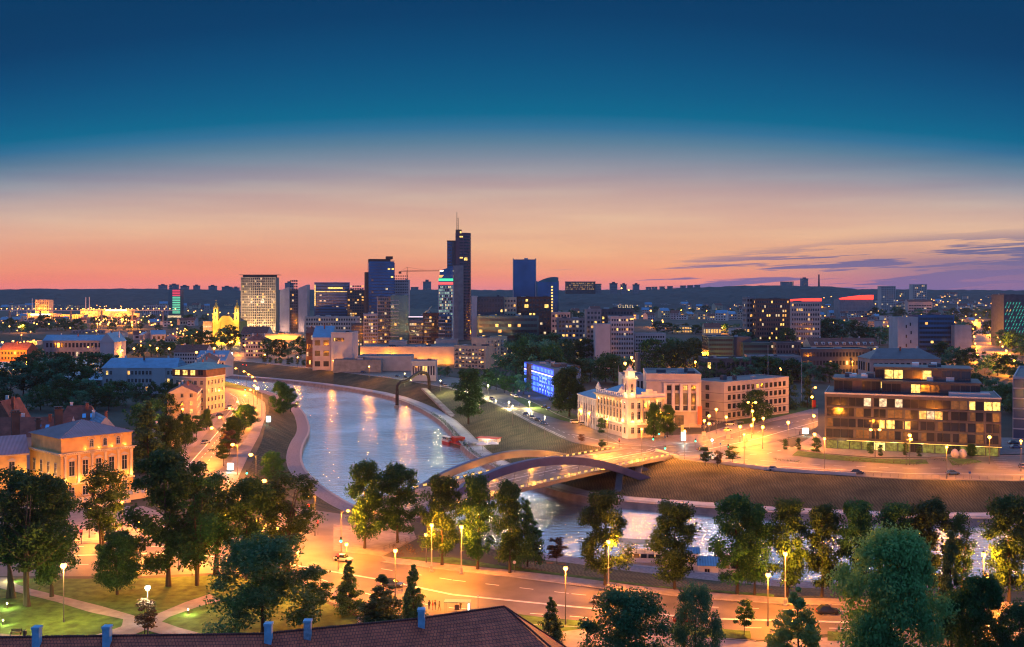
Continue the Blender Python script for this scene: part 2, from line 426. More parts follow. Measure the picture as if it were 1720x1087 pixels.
mr = t.nodes.new('ShaderNodeMapRange'); mr.inputs[1].default_value = .35; mr.inputs[2].default_value = .7; mr.inputs[3].default_value = .14; mr.inputs[4].default_value = .27
t.links.new(n2_.outputs['Fac'], mr.inputs[0]); t.links.new(mr.outputs[0], b.inputs['Roughness'])
river = MB(); wp = [(p[0], p[1], 0) for p in (off(nearW, -.4) + list(reversed(off(farW, .4))))]; river.quad(wp)
river = river.build('river', mw); tag(river, kind='structure')

def ribbon(name, line, w0, w1, z, m, zf=None):
    a, c = off(line, w0), off(line, w1); mb = MB()
    for i in range(len(line) - 1): mb.quad([(*a[i], z), (*a[i + 1], z), (*c[i + 1], z), (*c[i], z)])
    o = mb.build(name, m); return tag(o, kind='structure')
ribbon('riverside_path', nearW, -6.1, -1.1, 2.03, M['cobble'])
ribbon('path', farC, 2.6, -2.2, 2.03, M['path_blue'])
ribbon('quay_coping', nearW, -1.05, -.2, 2.1, M['kerb'])
ribbon('quay_coping', off(farC, -4.7), -.3, .5, 2.1, M['kerb'])

# roads: asphalt sheets a few centimetres above the ground
def road(name, px, z=ZS + .04, m='asphalt', world=None): return struct(name, world or [G(a, b, z).xy for a, b in px], z, M[m])
Z1, Z2, Z3, Z4 = ZS + .04, ZS + .08, ZS + .12, ZS + .16
road('street', [(-60, 968), (-60, 903), (60, 902), (200, 905), (330, 900), (430, 893), (470, 862), (400, 840), (300, 830), (262, 792), (298, 756), (333, 720), (362, 690), (377, 664), (374, 655), (380, 651), (420, 659),
      (445, 676), (447, 690), (440, 708), (430, 735), (412, 770), (396, 800), (420, 826), (470, 848), (520, 856), (600, 867), (688, 876), (700, 905), (640, 936), (740, 952), (852, 965), (960, 977), (1070, 992), (1190, 1003), (1320, 1012), (1800, 1020),
      (1800, 1080), (1500, 1071), (1390, 1065), (1275, 1075), (1100, 1062), (960, 1050), (830, 1046), (700, 1042), (600, 1030), (540, 1005), (500, 975), (370, 962), (230, 968), (100, 968)])
road('road', None, world=[tuple(p) for p in off(farTop[3:13], 1.0)] + [tuple(p) for p in pl([(1003, 722), (960, 706), (935, 696), (900, 678), (860, 660), (800, 640), (700, 626), (600, 608), (500, 594), (420, 585), (377, 581), (300, 577), (300, 590)], ZS)])
road('road_junction', None, world=[tuple(p) for p in off(farTop[11:], .8)[:-1]] + [tuple(p) for p in pl([(1800, 808), (1800, 768), (1720, 764), (1560, 770), (1470, 771), (1390, 764), (1330, 752), (1305, 740), (1352, 728), (1374, 716), (1374, 690), (1300, 702), (1232, 722), (1180, 737), (1100, 744), (1040, 738), (1003, 722)], ZS)], z=Z1 + .03)
road('avenue', [(1625, 533), (1636, 533), (1716, 606), (1640, 606), (1640, 585)], z=Z1)
road('plaza_paving', [(1330, 752), (1390, 762), (1470, 768), (1560, 768), (1720, 762), (1760, 745), (1760, 735), (1380, 735), (1374, 728)], z=Z2 + .03, m='paving')
road('riverside_pavement', [(640, 934), (740, 946), (852, 957), (960, 969), (1070, 984), (1190, 995), (1320, 1004), (1800, 1011), (1800, 1024), (1320, 1016), (1190, 1007), (1070, 996), (960, 983), (852, 969), (740, 957), (650, 944)], z=Z3, m='paving')
road('pavement', [(700, 1043), (830, 1048), (960, 1054), (1100, 1066), (1270, 1078), (1400, 1070), (1500, 1076), (1800, 1086), (1800, 1120), (600, 1110), (600, 1034)], z=Z3, m='paving')
road('pavement', [(418, 662), (445, 678), (446, 700), (436, 730), (418, 764), (402, 798), (396, 815), (385, 805), (378, 790), (398, 760), (420, 725), (432, 700), (430, 684), (412, 672)], z=Z3, m='paving')
road('pavement', [(262, 792), (298, 756), (333, 720), (362, 690), (377, 664), (374, 655), (382, 655), (388, 664), (378, 690), (352, 722), (322, 757), (300, 790)], z=Z3, m='cobble')
road('pavement', [(1040, 744), (1100, 750), (1180, 743), (1232, 728), (1300, 707), (1374, 694), (1374, 686), (1300, 694), (1232, 712), (1180, 729), (1060, 733), (1003, 719), (990, 722)], z=Z3, m='paving')
road('pavement', [(-30, 908), (60, 908), (200, 911), (330, 906), (430, 897), (330, 880), (240, 850), (40, 850), (-30, 880)], z=Z3, m='paving')
# terrace between the two river paths on the near bank
def onslope(px, py):   # height of the near-bank slope right of the bridge
    return G(px, py, 4)
# lawns with footpaths in the park
road('lawn', [(-40, 972), (100, 972), (230, 972), (370, 966), (500, 980), (540, 1010), (600, 1036), (600, 1110), (-40, 1130)], z=Z1 + .02, m='grass')
road('footpath', [(12, 970), (30, 982), (55, 990), (110, 1003), (170, 1018), (225, 1034), (240, 1044), (230, 1062), (215, 1075), (190, 1066), (205, 1050), (207, 1040), (150, 1028), (95, 1011), (30, 995), (0, 988), (-40, 984), (-40, 970)], z=Z2 + .04, m='paving')
road('footpath', [(352, 998), (372, 1008), (330, 1020), (285, 1036), (272, 1044), (300, 1054), (345, 1066), (380, 1076), (330, 1078), (285, 1070), (245, 1058), (210, 1072), (180, 1084), (120, 1096), (90, 1082), (150, 1070), (205, 1052), (228, 1040), (262, 1032), (310, 1012)], z=Z3 + .05, m='paving')
road('footpath', [(-40, 1060), (20, 1066), (120, 1072), (130, 1090), (-40, 1082)], z=Z3 + .09, m='paving')
road('lawn', [(860, 1030), (905, 1036), (990, 1044), (1010, 1052), (950, 1060), (880, 1056)], z=Z4 + .02, m='grass')
road('lawn', [(1130, 1050), (1260, 1060), (1262, 1072), (1180, 1072), (1120, 1062)], z=Z4 + .02, m='grass')
road('lawn', [(1390, 1060), (1420, 1062), (1500, 1066), (1500, 1080), (1390, 1076)], z=Z4 + .02, m='grass')
road('pavement', [(560, 880), (700, 902), (640, 934), (560, 925)], z=Z2 + .02, m='paving')
road('lawn', [(652, 936), (760, 936), (852, 952), (1000, 970), (1100, 984), (1300, 998), (1300, 1003), (1070, 983), (852, 956), (740, 945)], z=Z4, m='grass')
road('lawn', [(1000, 712), (975, 702), (955, 690), (930, 690), (905, 678), (880, 668), (860, 668), (900, 692), (940, 705), (985, 716)], z=Z3, m='grass')
road('lawn', [(1330, 765), (1390, 772), (1500, 779), (1560, 779), (1555, 772), (1480, 771), (1400, 764), (1340, 757)], z=Z4 + .02, m='grass')
road('lawn', [(1590, 768), (1640, 772), (1650, 776), (1600, 782)], z=Z4 + .03, m='grass')
road('lawn', [(1240, 715), (1330, 695), (1374, 684), (1374, 680), (1300, 688), (1236, 704)], z=Z4 + .02, m='grass')
road('lawn', [(377, 640), (436, 655), (434, 658), (377, 648)], z=Z2, m='grass')
# painted lines, also standing in for car light trails
mk = MB()
def dash(pts, z, w=.16, on=3.0, offg=4.5, solid=False):
    l = [Vector(p) for p in pts]; d = 0.0
    for a, b in zip(l, l[1:]):
        t = (b - a); ln = t.length
        if ln < .01: continue
        t.normalize(); q = Vector((-t.y, t.x)) * w; s_ = 0.0
        while s_ < ln:
            e = min(ln, s_ + (ln if solid else on)); p0 = a + t * s_; p1 = a + t * e
            mk.quad([(*(p0 - q), z), (*(p1 - q), z), (*(p1 + q), z), (*(p0 + q), z)]); s_ = e + (0 if solid else offg)
def gp(*p): return [G(a, b, ZS).xy for a, b in p]
zm = Z1 + .05
near_mid = gp((-40, 930), (120, 934), (300, 930), (480, 948), (640, 975), (760, 1000), (960, 1020), (1180, 1040), (1400, 1046), (1800, 1056))
dash(near_mid, zm, .2, solid=True)
dash([p + Vector((0, .5)) for p in near_mid], zm, .12, solid=True)
dash(gp((-40, 918), (200, 919), (420, 918)), zm); dash(gp((-40, 946), (200, 950), (380, 946), (500, 962), (640, 1005)), zm)
dash(gp((640, 956), (760, 975), (960, 998), (1180, 1020), (1400, 1027), (1800, 1034)), zm, .14)
dash(gp((640, 1005), (760, 1022), (960, 1036), (1180, 1055), (1400, 1056), (1800, 1066)), zm, .14)
dash(gp((300, 800), (345, 750), (378, 712), (402, 680), (398, 668), (384, 660)), zm, .2, solid=True)
dash(gp((330, 806), (362, 757), (394, 716), (416, 686), (408, 670), (388, 661)), zm, .12)
dash(gp((310, 800), (352, 755), (386, 712), (410, 682), (404, 670)), zm, .12)
dash([p for p in off(farTop[3:12], 6.5)], zm, .15)
dash([p for p in off(farTop[3:12], 2.6)], zm, .15, solid=True)
zj = Z1 + .09
dash(gp((1140, 772), (1290, 783), (1527, 796), (1800, 798)), zj, .18, solid=True)
dash(gp((1140, 764), (1290, 775), (1400, 783), (1527, 787), (1800, 787)), zj, .15)
dash(gp((1200, 768), (1290, 762), (1330, 752)), zj, .15)
dash(gp((1080, 765), (1180, 757), (1270, 738), (1374, 708)), zj, .2, solid=True)
dash(gp((1060, 752), (1180, 749), (1260, 730), (1374, 699)), zj, .15)
dash(gp((1000, 748), (1080, 756)), zj, .2, solid=True); dash(gp((960, 730), (1040, 747), (1120, 752)), zj, .2, solid=True)
for k in range(7):      # zebra crossing
    p = G(1085 + k * 5, 757 + k * 1.6, ZS); mk.quad([(p.x, p.y, zj), (p.x + .5, p.y, zj), (p.x + 3, p.y + 4, zj), (p.x + 2.5, p.y + 4, zj)])
for k in range(8):
    p = G(560 + k * 7, 905 + k * 3, ZS); mk.quad([(p.x, p.y, zm), (p.x + .5, p.y, zm), (p.x + 1.5, p.y + 3.4, zm), (p.x + 1, p.y + 3.4, zm)])
for k in range(12):      # parking bays right of the glass building
    p = G(1650 + k * 2.5, 752 + k * 3, ZS); mk.quad([(p.x, p.y, Z4), (p.x + 5, p.y + .3, Z4), (p.x + 5, p.y + .5, Z4), (p.x, p.y + .2, Z4)])
tag(mk.build('lane_markings', M['marking']), kind='structure')
# kerbs
kb = MB()
def kerb(pts, w=.25, h=.14, z=Z1):
    for a, b in zip(pts, pts[1:]):
        if (Vector(a) - Vector(b)).length > .2: kb.bar((a[0], a[1], z + h / 2), (b[0], b[1], z + h / 2), w, h + .05)
kerb(gp((640, 944), (740, 957), (852, 969), (960, 983), (1070, 996), (1190, 1007), (1320, 1016), (1800, 1024)))
kerb(gp((600, 1034), (700, 1043), (830, 1048), (960, 1054), (1100, 1066), (1270, 1078)))
kerb(off(farTop[3:12], 1.4)); kerb(gp((377, 581), (500, 594), (600, 608), (700, 626), (800, 640), (860, 660), (900, 678), (935, 696), (1003, 722), (1040, 744), (1100, 750), (1180, 743), (1232, 728), (1300, 707), (1374, 694)))
kerb(gp((1330, 752), (1390, 764), (1470, 771), (1560, 770), (1720, 765))); kerb(gp((-30, 912), (60, 912), (200, 914), (330, 909), (430, 900)))
kerb(gp((1225, 757), (1300, 742), (1372, 728))); kerb(gp((377, 702), (396, 680), (392, 667)))
tag(kb.build('kerbstones', M['kerb']), kind='structure')
# stairs in the far slope
st = MB()
def stairs(a, b, w, n=22):
    a, b = Vector(a), Vector(b); t = (b.xy - a.xy).normalized(); q = Vector((-t.y, t.x)) * w / 2
    for i in range(n):
        p = a.lerp(b, i / n); r_ = a.lerp(b, (i + 1) / n)
        st.v += []; st.prism([(p.x - q.x, p.y - q.y), (p.x + q.x, p.y + q.y), (r_.x + q.x, r_.y + q.y), (r_.x - q.x, r_.y - q.y)], p.z - .8, max(p.z, r_.z) + .1)
stairs((*G(762, 700, 2.2).xy, 2.1), (*G(712, 652, 8).xy, 8.0), 3.2)
tag(st.build('steps', M['concrete']), kind='structure')

# wooded hills on the horizon
def hill_top(px):
    xs = [-900, 0, 60, 120, 200, 300, 400, 500, 620, 700, 800, 900, 1000, 1080, 1150, 1200, 1250, 1320, 1400, 1440, 1500, 1600, 1720, 2700]
    ys = [486, 487, 485, 486, 485, 486, 488, 487, 489, 487, 487, 488, 487, 487, 484, 482, 480, 480, 482, 486, 486, 487, 488, 486]
    return float(np.interp(px, xs, ys))
hb = MB(); NX, NY = 420, 26; hr = random.Random(3)
for j in range(NY + 1):
    for i in range(NX + 1):
        px = -900 + 3600 * i / NX; Y = 3300 + 2700 * (j / NY)
        u = min(1, j / NY * 1.25); s = u * u * (3 - 2 * u)
        topz = zat(hill_top(px), 5460)
        n = math.sin(px * .013 + j * .5) * .05 + math.sin(px * .041 + j * .9) * .03
        z = 7 + (topz - 7) * min(1, max(0, s + n * (1 - s) * 2)) + (hr.random() - .5) * (7 if j > 2 else 0) * (1.2 - .4 * u)
        if u >= 1: z -= (j / NY - .8) * 60
        hb.v.append((Wx(px, Y), Y, z if j else 6))
for j in range(NY):
    for i in range(NX):
        a = j * (NX + 1) + i; hb.f.append((a, a + 1, a + NX + 2, a + NX + 1)); hb.mi.append(0)
tag(hb.build('wooded_hills', M['hillgreen']), kind='structure')
def hillz(px, Y):
    u = min(1, (Y - 3300) / 2700 * 1.25)
    if u <= 0: return ZS
    s = u * u * (3 - 2 * u); return 7 + (zat(hill_top(px), 5460) - 7) * s
# ================================================================== TREES
def leafmat(name, c, c2, tr=.25):
    m = bpy.data.materials.new(name); m.use_nodes = True; t = m.node_tree; b = t.nodes['Principled BSDF']
    b.inputs['Roughness'].default_value = .6; b.inputs['Specular IOR Level'].default_value = .25
    oi = t.nodes.new('ShaderNodeObjectInfo'); g = t.nodes.new('ShaderNodeTexCoord'); n = t.nodes.new('ShaderNodeTexNoise')
    n.inputs['Scale'].default_value = .55; n.inputs['Detail'].default_value = 3
    t.links.new(g.outputs['Object'], n.inputs['Vector'])
    mr = t.nodes.new('ShaderNodeMapRange'); mr.inputs[1].default_value = .35; mr.inputs[2].default_value = .65
    t.links.new(n.outputs['Fac'], mr.inputs[0])
    mx = t.nodes.new('ShaderNodeMix'); mx.data_type = 'RGBA'; mx.inputs['A'].default_value = (*c, 1); mx.inputs['B'].default_value = (*c2, 1)
    t.links.new(mr.outputs[0], mx.inputs['Factor'])
    hs = t.nodes.new('ShaderNodeHueSaturation'); t.links.new(mx.outputs['Result'], hs.inputs['Color'])
    v = t.nodes.new('ShaderNodeMapRange'); v.inputs[3].default_value = .7; v.inputs[4].default_value = 1.35; t.links.new(oi.outputs['Random'], v.inputs[0]); t.links.new(v.outputs[0], hs.inputs['Value'])
    h = t.nodes.new('ShaderNodeMapRange'); h.inputs[3].default_value = .47; h.inputs[4].default_value = .53; t.links.new(oi.outputs['Random'], h.inputs[0]); t.links.new(h.outputs[0], hs.inputs['Hue'])
    t.links.new(hs.outputs[0], b.inputs['Base Color'])
    tl = t.nodes.new('ShaderNodeBsdfTranslucent'); t.links.new(hs.outputs[0], tl.inputs[0]); ms = t.nodes.new('ShaderNodeMixShader'); ms.inputs[0].default_value = tr
    t.links.new(b.outputs[0], ms.inputs[1]); t.links.new(tl.outputs[0], ms.inputs[2]); t.links.new(ms.outputs[0], t.nodes['Material Output'].inputs['Surface'])
    return m
LF_DARK = leafmat('lime_leaves', (.022, .075, .022), (.055, .14, .030), .35)
LF_GREEN = leafmat('willow_green_leaves', (.09, .30, .09), (.22, .50, .14), .35)  # raised leaf colour stands in for lamp light on these trees
LF_TEAL = leafmat('maple_leaves', (.035, .15, .075), (.09, .26, .12))
LF_CON = leafmat('conifer_needles', (.04, .10, .035), (.08, .16, .05))
LF_RED = leafmat('copper_leaves', (.09, .05, .025), (.15, .09, .04))

def crown(name, seed, shape, nc, nl, leaf, m, H=1.0, Rw=.35):
    """unit-height crown (base z=0 top z=H) of leaf-sized faces gathered in clumps"""
    r = np.random.RandomState(seed); C = []; CR = []
    for i in range(nc):
        u = r.rand()
        if shape == 'oval':
            z = .5 + .47 * (2 * u - 1); rad = Rw * math.sqrt(max(.02, 1 - ((z - .46) / .56) ** 2)) * (.8 + .3 * r.rand()); cr = .062 + .06 * r.rand()
        elif shape == 'broad':
            z = .08 + .88 * u ** .8; rad = Rw * math.sqrt(max(.02, 1 - ((z - .42) / .6) ** 2)) * (.85 + .35 * r.rand()); cr = .075 + .075 * r.rand()
        elif shape == 'cone':
            z = .03 + .95 * u ** 1.4; rad = Rw * (1 - z) ** .75 * (.8 + .3 * r.rand()); cr = (.05 + .06 * r.rand()) * (1.3 - z)
        elif shape == 'pillar':
            z = .03 + .94 * u; rad = Rw * (1 - ((z - .4) / .62) ** 2) ** .6 if abs((z - .4) / .62) < 1 else .02; cr = .07 + .03 * r.rand()
        elif shape == 'willow':
            z = .2 + .78 * u; rad = Rw * math.sqrt(max(.02, 1 - ((z - .25) / .76) ** 2)) * (.8 + .3 * r.rand()); cr = .10
        a = r.rand() * 2 * math.pi; q = rad * (r.rand() ** .42) * (1 + .20 * math.sin(2 * a + seed) + .14 * math.sin(3 * a + 9 * z + seed * 2) + .10 * math.sin(15 * z + seed))
        C.append((q * math.cos(a), q * math.sin(a), z)); CR.append(cr)
    C = np.array(C); CR = np.array(CR)
    idx = np.repeat(np.arange(nc), nl); n = len(idx)
    d = r.normal(size=(n, 3)); d /= np.linalg.norm(d, axis=1)[:, None]
    rr = CR[idx] * (r.rand(n) ** .4) * (.8 + .5 * r.rand(n))
    P = C[idx] + d * rr[:, None] * np.array([1, 1, .8])
    if shape == 'willow': P[:, 2] -= np.abs(r.normal(size=n)) * .14 * (np.hypot(P[:, 0], P[:, 1]) / Rw); P[:, 2] = np.maximum(P[:, 2], .02)
    nrm = d * .7 + r.normal(size=(n, 3)) * .6 + np.array([0, 0, .35]); nrm /= np.linalg.norm(nrm, axis=1)[:, None]
    t = np.cross(nrm, r.normal(size=(n, 3))); t /= np.linalg.norm(t, axis=1)[:, None]; b = np.cross(nrm, t)
    s = leaf * (.6 + .8 * r.rand(n))[:, None]
    V = np.stack([P - t * s, P - b * s * .55 + t * s * .1, P + t * s, P + b * s * .55 - t * s * .1], axis=1).reshape(-1, 3) * H
    me = bpy.data.meshes.new(name); me.vertices.add(4 * n); me.vertices.foreach_set('co', V.astype(np.float32).ravel())
    me.loops.add(4 * n); me.loops.foreach_set('vertex_index', np.arange(4 * n, dtype=np.int32))
    me.polygons.add(n); me.polygons.foreach_set('loop_start', np.arange(0, 4 * n, 4, dtype=np.int32)); me.polygons.foreach_set('loop_total', np.full(n, 4, dtype=np.int32))
    me.materials.append(m); me.update(calc_edges=True); me.validate(); return me
def trunk(name, seed, z1, r0, lean=.02, limbs=7, z0l=.25, spread=.22, multi=1):
    """unit-height trunk: tapered, slightly bent, with limbs reaching into the crown"""
    r = random.Random(seed); mb = MB()
    for k in range(multi):
        ax = (r.random() - .5) * lean * (1 + k); ay = (r.random() - .5) * lean; pts = []; rs = []; bx = (k - (multi - 1) / 2) * .03
        for i in range(9):
            u = i / 8; pts.append((bx + ax * u * u * 3 + math.sin(u * 5 + k) * .006, ay * u * 2 + math.cos(u * 4) * .005, z1 * u)); rs.append(max(.003, r0 * (1.35 if i == 0 else 1) * (1 - .8 * u)))
        mb.tube(pts, r0, 8, 0, rs)
        for j in range(limbs):
            u = z0l + (.95 - z0l) * (j + .5) / limbs; i = min(7, int(u * 8)); p = Vector(pts[i]).lerp(Vector(pts[i + 1]), u * 8 - i)
            a = r.random() * 6.28; ln = spread * (1.1 - u * .7) * (.7 + .5 * r.random()); e = p + Vector((math.cos(a) * ln, math.sin(a) * ln, ln * .9)); mid = p.lerp(e, .5) + Vector((0, 0, -.02))
            rb = r0 * (1 - .8 * u) * .5; mb.tube([p, mid, e], rb, 5, 0, [rb, rb * .7, rb * .25])
    return mb.mesh(name, M['bark'])
# kind: crown variants, crown base fraction, trunk mesh
KIND = {}
def kind(k, crowns, trunks, cb): KIND[k] = (crowns, trunks, cb)
kind('lime', [crown('crown', 11 + i, 'oval', 80, 200, .0155, LF_DARK, .86, .30) for i in range(3)], [trunk('trunk', 3 + i, .85, .016) for i in range(2)], .14)
kind('lean', [crown('crown', 31 + i, 'oval', 56, 180, .015, LF_DARK, .74, .26) for i in range(2)], [trunk('trunk', 13 + i, .85, .014, .09, multi=2) for i in range(2)], .26)
kind('broad', [crown('crown', 41 + i, 'broad', 90, 230, .017, LF_DARK, .93, .40) for i in range(2)], [trunk('trunk', 23, .75, .02)], .07)
kind('bigwillow', [crown('crown', 51, 'broad', 130, 300, .0145, LF_GREEN, .97, .37)], [trunk('trunk', 29, .75, .02)], .03)
kind('maple', [crown('crown', 61 + i, 'broad', 85, 250, .0145, LF_TEAL, .95, .42) for i in range(2)], [trunk('trunk', 33, .75, .02)], .05)
kind('green', [crown('crown', 66, 'cone', 110, 120, .016, LF_GREEN, .97, .40)], [trunk('trunk', 34, .9, .014)], .03)
kind('cone', [crown('crown', 71 + i, 'cone', 90, 140, .016, LF_CON, .95, .26) for i in range(3)], [trunk('trunk', 43, .95, .012, .01)], .05)
kind('young', [crown('crown', 81 + i, 'oval', 36, 70, .028, LF_RED if i == 1 else LF_DARK, .72, .24) for i in range(2)], [trunk('trunk', 53, .8, .009, .01)], .27)
kind('pillar', [crown('crown', 91 + i, 'pillar', 50, 80, .02, LF_CON, .97, .15) for i in range(2)], [trunk('trunk', 63, .9, .014, .01)], .03)
kind('weeping', [crown('crown', 95, 'willow', 60, 130, .018, LF_DARK, .96, .45)], [trunk('trunk', 65, .7, .02)], .03)
kind('far', [crown('crown', 101 + i, 'broad', 46, 55, .03, (LF_DARK, LF_DARK, LF_TEAL)[i], .97, .46) for i in range(3)], [trunk('trunk', 73, .6, .02)], .02)
kind('farcone', [crown('crown', 111, 'cone', 50, 40, .026, LF_CON, .97, .24)], [trunk('trunk', 74, .9, .014, .01)], .03)
tcount = [0]
def tree(k, loc, h, w, label, cat='tree', group=None, rz=None, name=None):
    """w: crown width in metres, h: height"""
    crs, trs, cb = KIND[k]; i = tcount[0]; tcount[0] += 1
    nm = name or {'cone': 'conifer_tree', 'farcone': 'conifer_tree', 'pillar': 'columnar_tree', 'weeping': 'willow_tree', 'bigwillow': 'willow_tree', 'lime': 'lime_tree', 'young': 'young_tree', 'maple': 'maple_tree'}.get(k, 'tree')
    rz = (i * 2.399) % 6.283 if rz is None else rz
    t = thing(nm, label, cat, loc, rz, group)
    me = crs[i % len(crs)]
    if 'w' not in me:
        co = np.zeros(len(me.vertices) * 3, dtype=np.float32); me.vertices.foreach_get('co', co); co = co.reshape(-1, 3); me['w'] = float(np.percentile(np.hypot(co[:, 0], co[:, 1]), 96) * 2)
    s = w / me['w']
    c = link('crown', me, t); c.location = (0, 0, cb * h); c.scale = (s, s, h)
    tr = link('trunk', trs[i % len(trs)], t); ts = (s * .5 + h * .5); tr.scale = (ts, ts, h)
    return t
def treepx(k, bx, by, top, wpx, label, group=None, z=ZS, **kw):
    p = G(bx, by, z); h = (by - top) * p.y / F
    return tree(k, p, h, wpx * p.y / F, label, group=group, **kw)
GR1 = 'lime trees along the near river bank'; GR0 = 'dark trees of the park lawn'
near = [
 ('lean', 17, 1005, 790, 105, 'tall dark tree with forked trunk at the left edge of the park lawn', GR0),
 ('lean', 47, 1018, 792, 115, 'tall dark tree with one slanting bare trunk beside the park footpath', GR0),
 ('lime', 86, 1003, 796, 92, 'dense dark tree directly behind the brightest amber park lamp', GR0),
 ('lean', 172, 932, 782, 84, 'tall tree with thin leaning trunk in front of the yellow palace corner', GR0),
 ('broad', 197, 999, 893, 84, 'small rounded tree standing alone on the amber lawn left of the white park lamp', GR0),
 ('lime', 282, 985, 752, 132, 'tallest and broadest dark tree of the park, left of the street junction', GR0),
 ('lean', 332, 983, 800, 90, 'dark tree with thin twin stems right of the tallest park tree', GR0),
 ('lean', 362, 965, 796, 76, 'slim dark tree between the tallest park tree and the round green one', GR0),
 ('lime', 415, 972, 800, 92, 'dark leafy tree rising behind the big round green tree', GR0),
 ('lean', 483, 960, 795, 96, 'dark tree with lit trunk beside the amber junction, right end of the park group', GR0),
 ('maple', 440, 1072, 905, 185, 'huge round dark green tree in front of the park, above the tiled roof', None),
 ('young', 243, 1070, 1006, 44, 'small young tree right at the foot of the white park lamp', None),
 ('young', 538, 1036, 958, 52, 'small copper leaved tree at the right side of the huge round green tree', None),
 ('cone', 586, 1030, 941, 52, 'small pointed tree alone on the verge beside the amber street', None),
 ('cone', 643, 1062, 965, 78, 'bushy conical tree left of its slimmer pair behind the tiled roof', None),
 ('cone', 694, 1052, 947, 46, 'slim tall conical tree next to the blue chimney and the bus shelter', None),
 ('lime', 613, 922, 777, 66, 'left one of two big lit trees before the wide water at the bridge head', GR1),
 ('lime', 668, 912, 780, 84, 'right one of two big lit trees before the wide water at the bridge head', GR1),
 ('lime', 742, 950, 800, 72, 'broad tree glowing amber from the ornate lamp beside it, left of the pair', GR1),
 ('lime', 803, 957, 800, 62, 'amber lit tree close to the tall lamp at the bridge approach', GR1),
 ('lime', 856, 963, 806, 60, 'tall dark tree with stone tree pit in front of the bridge deck', GR1),
 ('cone', 886, 952, 838, 52, 'ragged pointed tree on the bank just left of two small trees', GR1),
 ('young', 899, 950, 890, 32, 'small dark tree squeezed between the ragged pointed tree and the water', GR1),
 ('young', 935, 948, 902, 36, 'small round tree alone by the water below the bridge', GR1),
 ('lime', 1017, 984, 825, 82, 'tree split by a glowing amber lamp, nearest lime to the bridge reflections', GR1),
 ('lime', 1133, 990, 843, 86, 'dark lime standing alone in front of the canopied river boat', GR1),
 ('lime', 1238, 998, 828, 92, 'large lime hiding the stern of the blue and white boat', GR1),
 ('lime', 1268, 1000, 852, 60, 'narrow lime pressed against the large one by the boat', GR1),
 ('lime', 1322, 1000, 838, 72, 'amber lit lime right beside the tall globe lamp at the boat', GR1),
 ('lime', 1381, 1003, 845, 70, 'lime with glowing lower leaves, left neighbour of the huge pale green tree', GR1),
 ('lime', 1438, 1004, 843, 78, 'lime rising over the left shoulder of the huge pale green tree', GR1),
 ('lime', 1500, 1004, 846, 72, 'lime rising right behind the top of the huge pale green tree', GR1),
 ('lime', 1562, 1005, 838, 92, 'lime with the widest dark crown in the row, right of the pale green tree', GR1),
 ('lean', 1614, 1008, 862, 50, 'thin ragged lime in the gap before the last lamp', GR1),
 ('lime', 1695, 1012, 836, 90, 'amber lit lime at the right edge of the picture', GR1),
 ('bigwillow', 1497, 1150, 893, 158, 'huge pale green tree with bulging crown, tallest in the right foreground', None),
 ('cone', 1597, 1090, 890, 62, 'narrow dark tree behind the right side of the huge pale green one', None),
 ('broad', 1640, 1140, 967, 116, 'dark round tree between the huge pale tree and the right edge', None),
 ('maple', 1712, 1150, 1012, 74, 'dark tree cut off by the lower right corner', None),
 ('green', 1340, 1145, 985, 118, 'bright emerald conical tree lit green, lower right', None),
 ('maple', 1055, 1160, 993, 158, 'broad dark teal tree right of the tiled roof', None),
 ('maple', 1168, 1150, 985, 84, 'upright dark teal tree touching the broad teal one', None),
 ('young', 1250, 1068, 1008, 34, 'slender young tree on the strip of lawn below the street', None),
 ('cone', 926, 1080, 1002, 48, 'small dense conical tree at the hip end of the tiled roof', None),
]
for k, bx, by, tp, w, lab, gr in near: treepx(k, bx, by, tp, w, lab, gr)
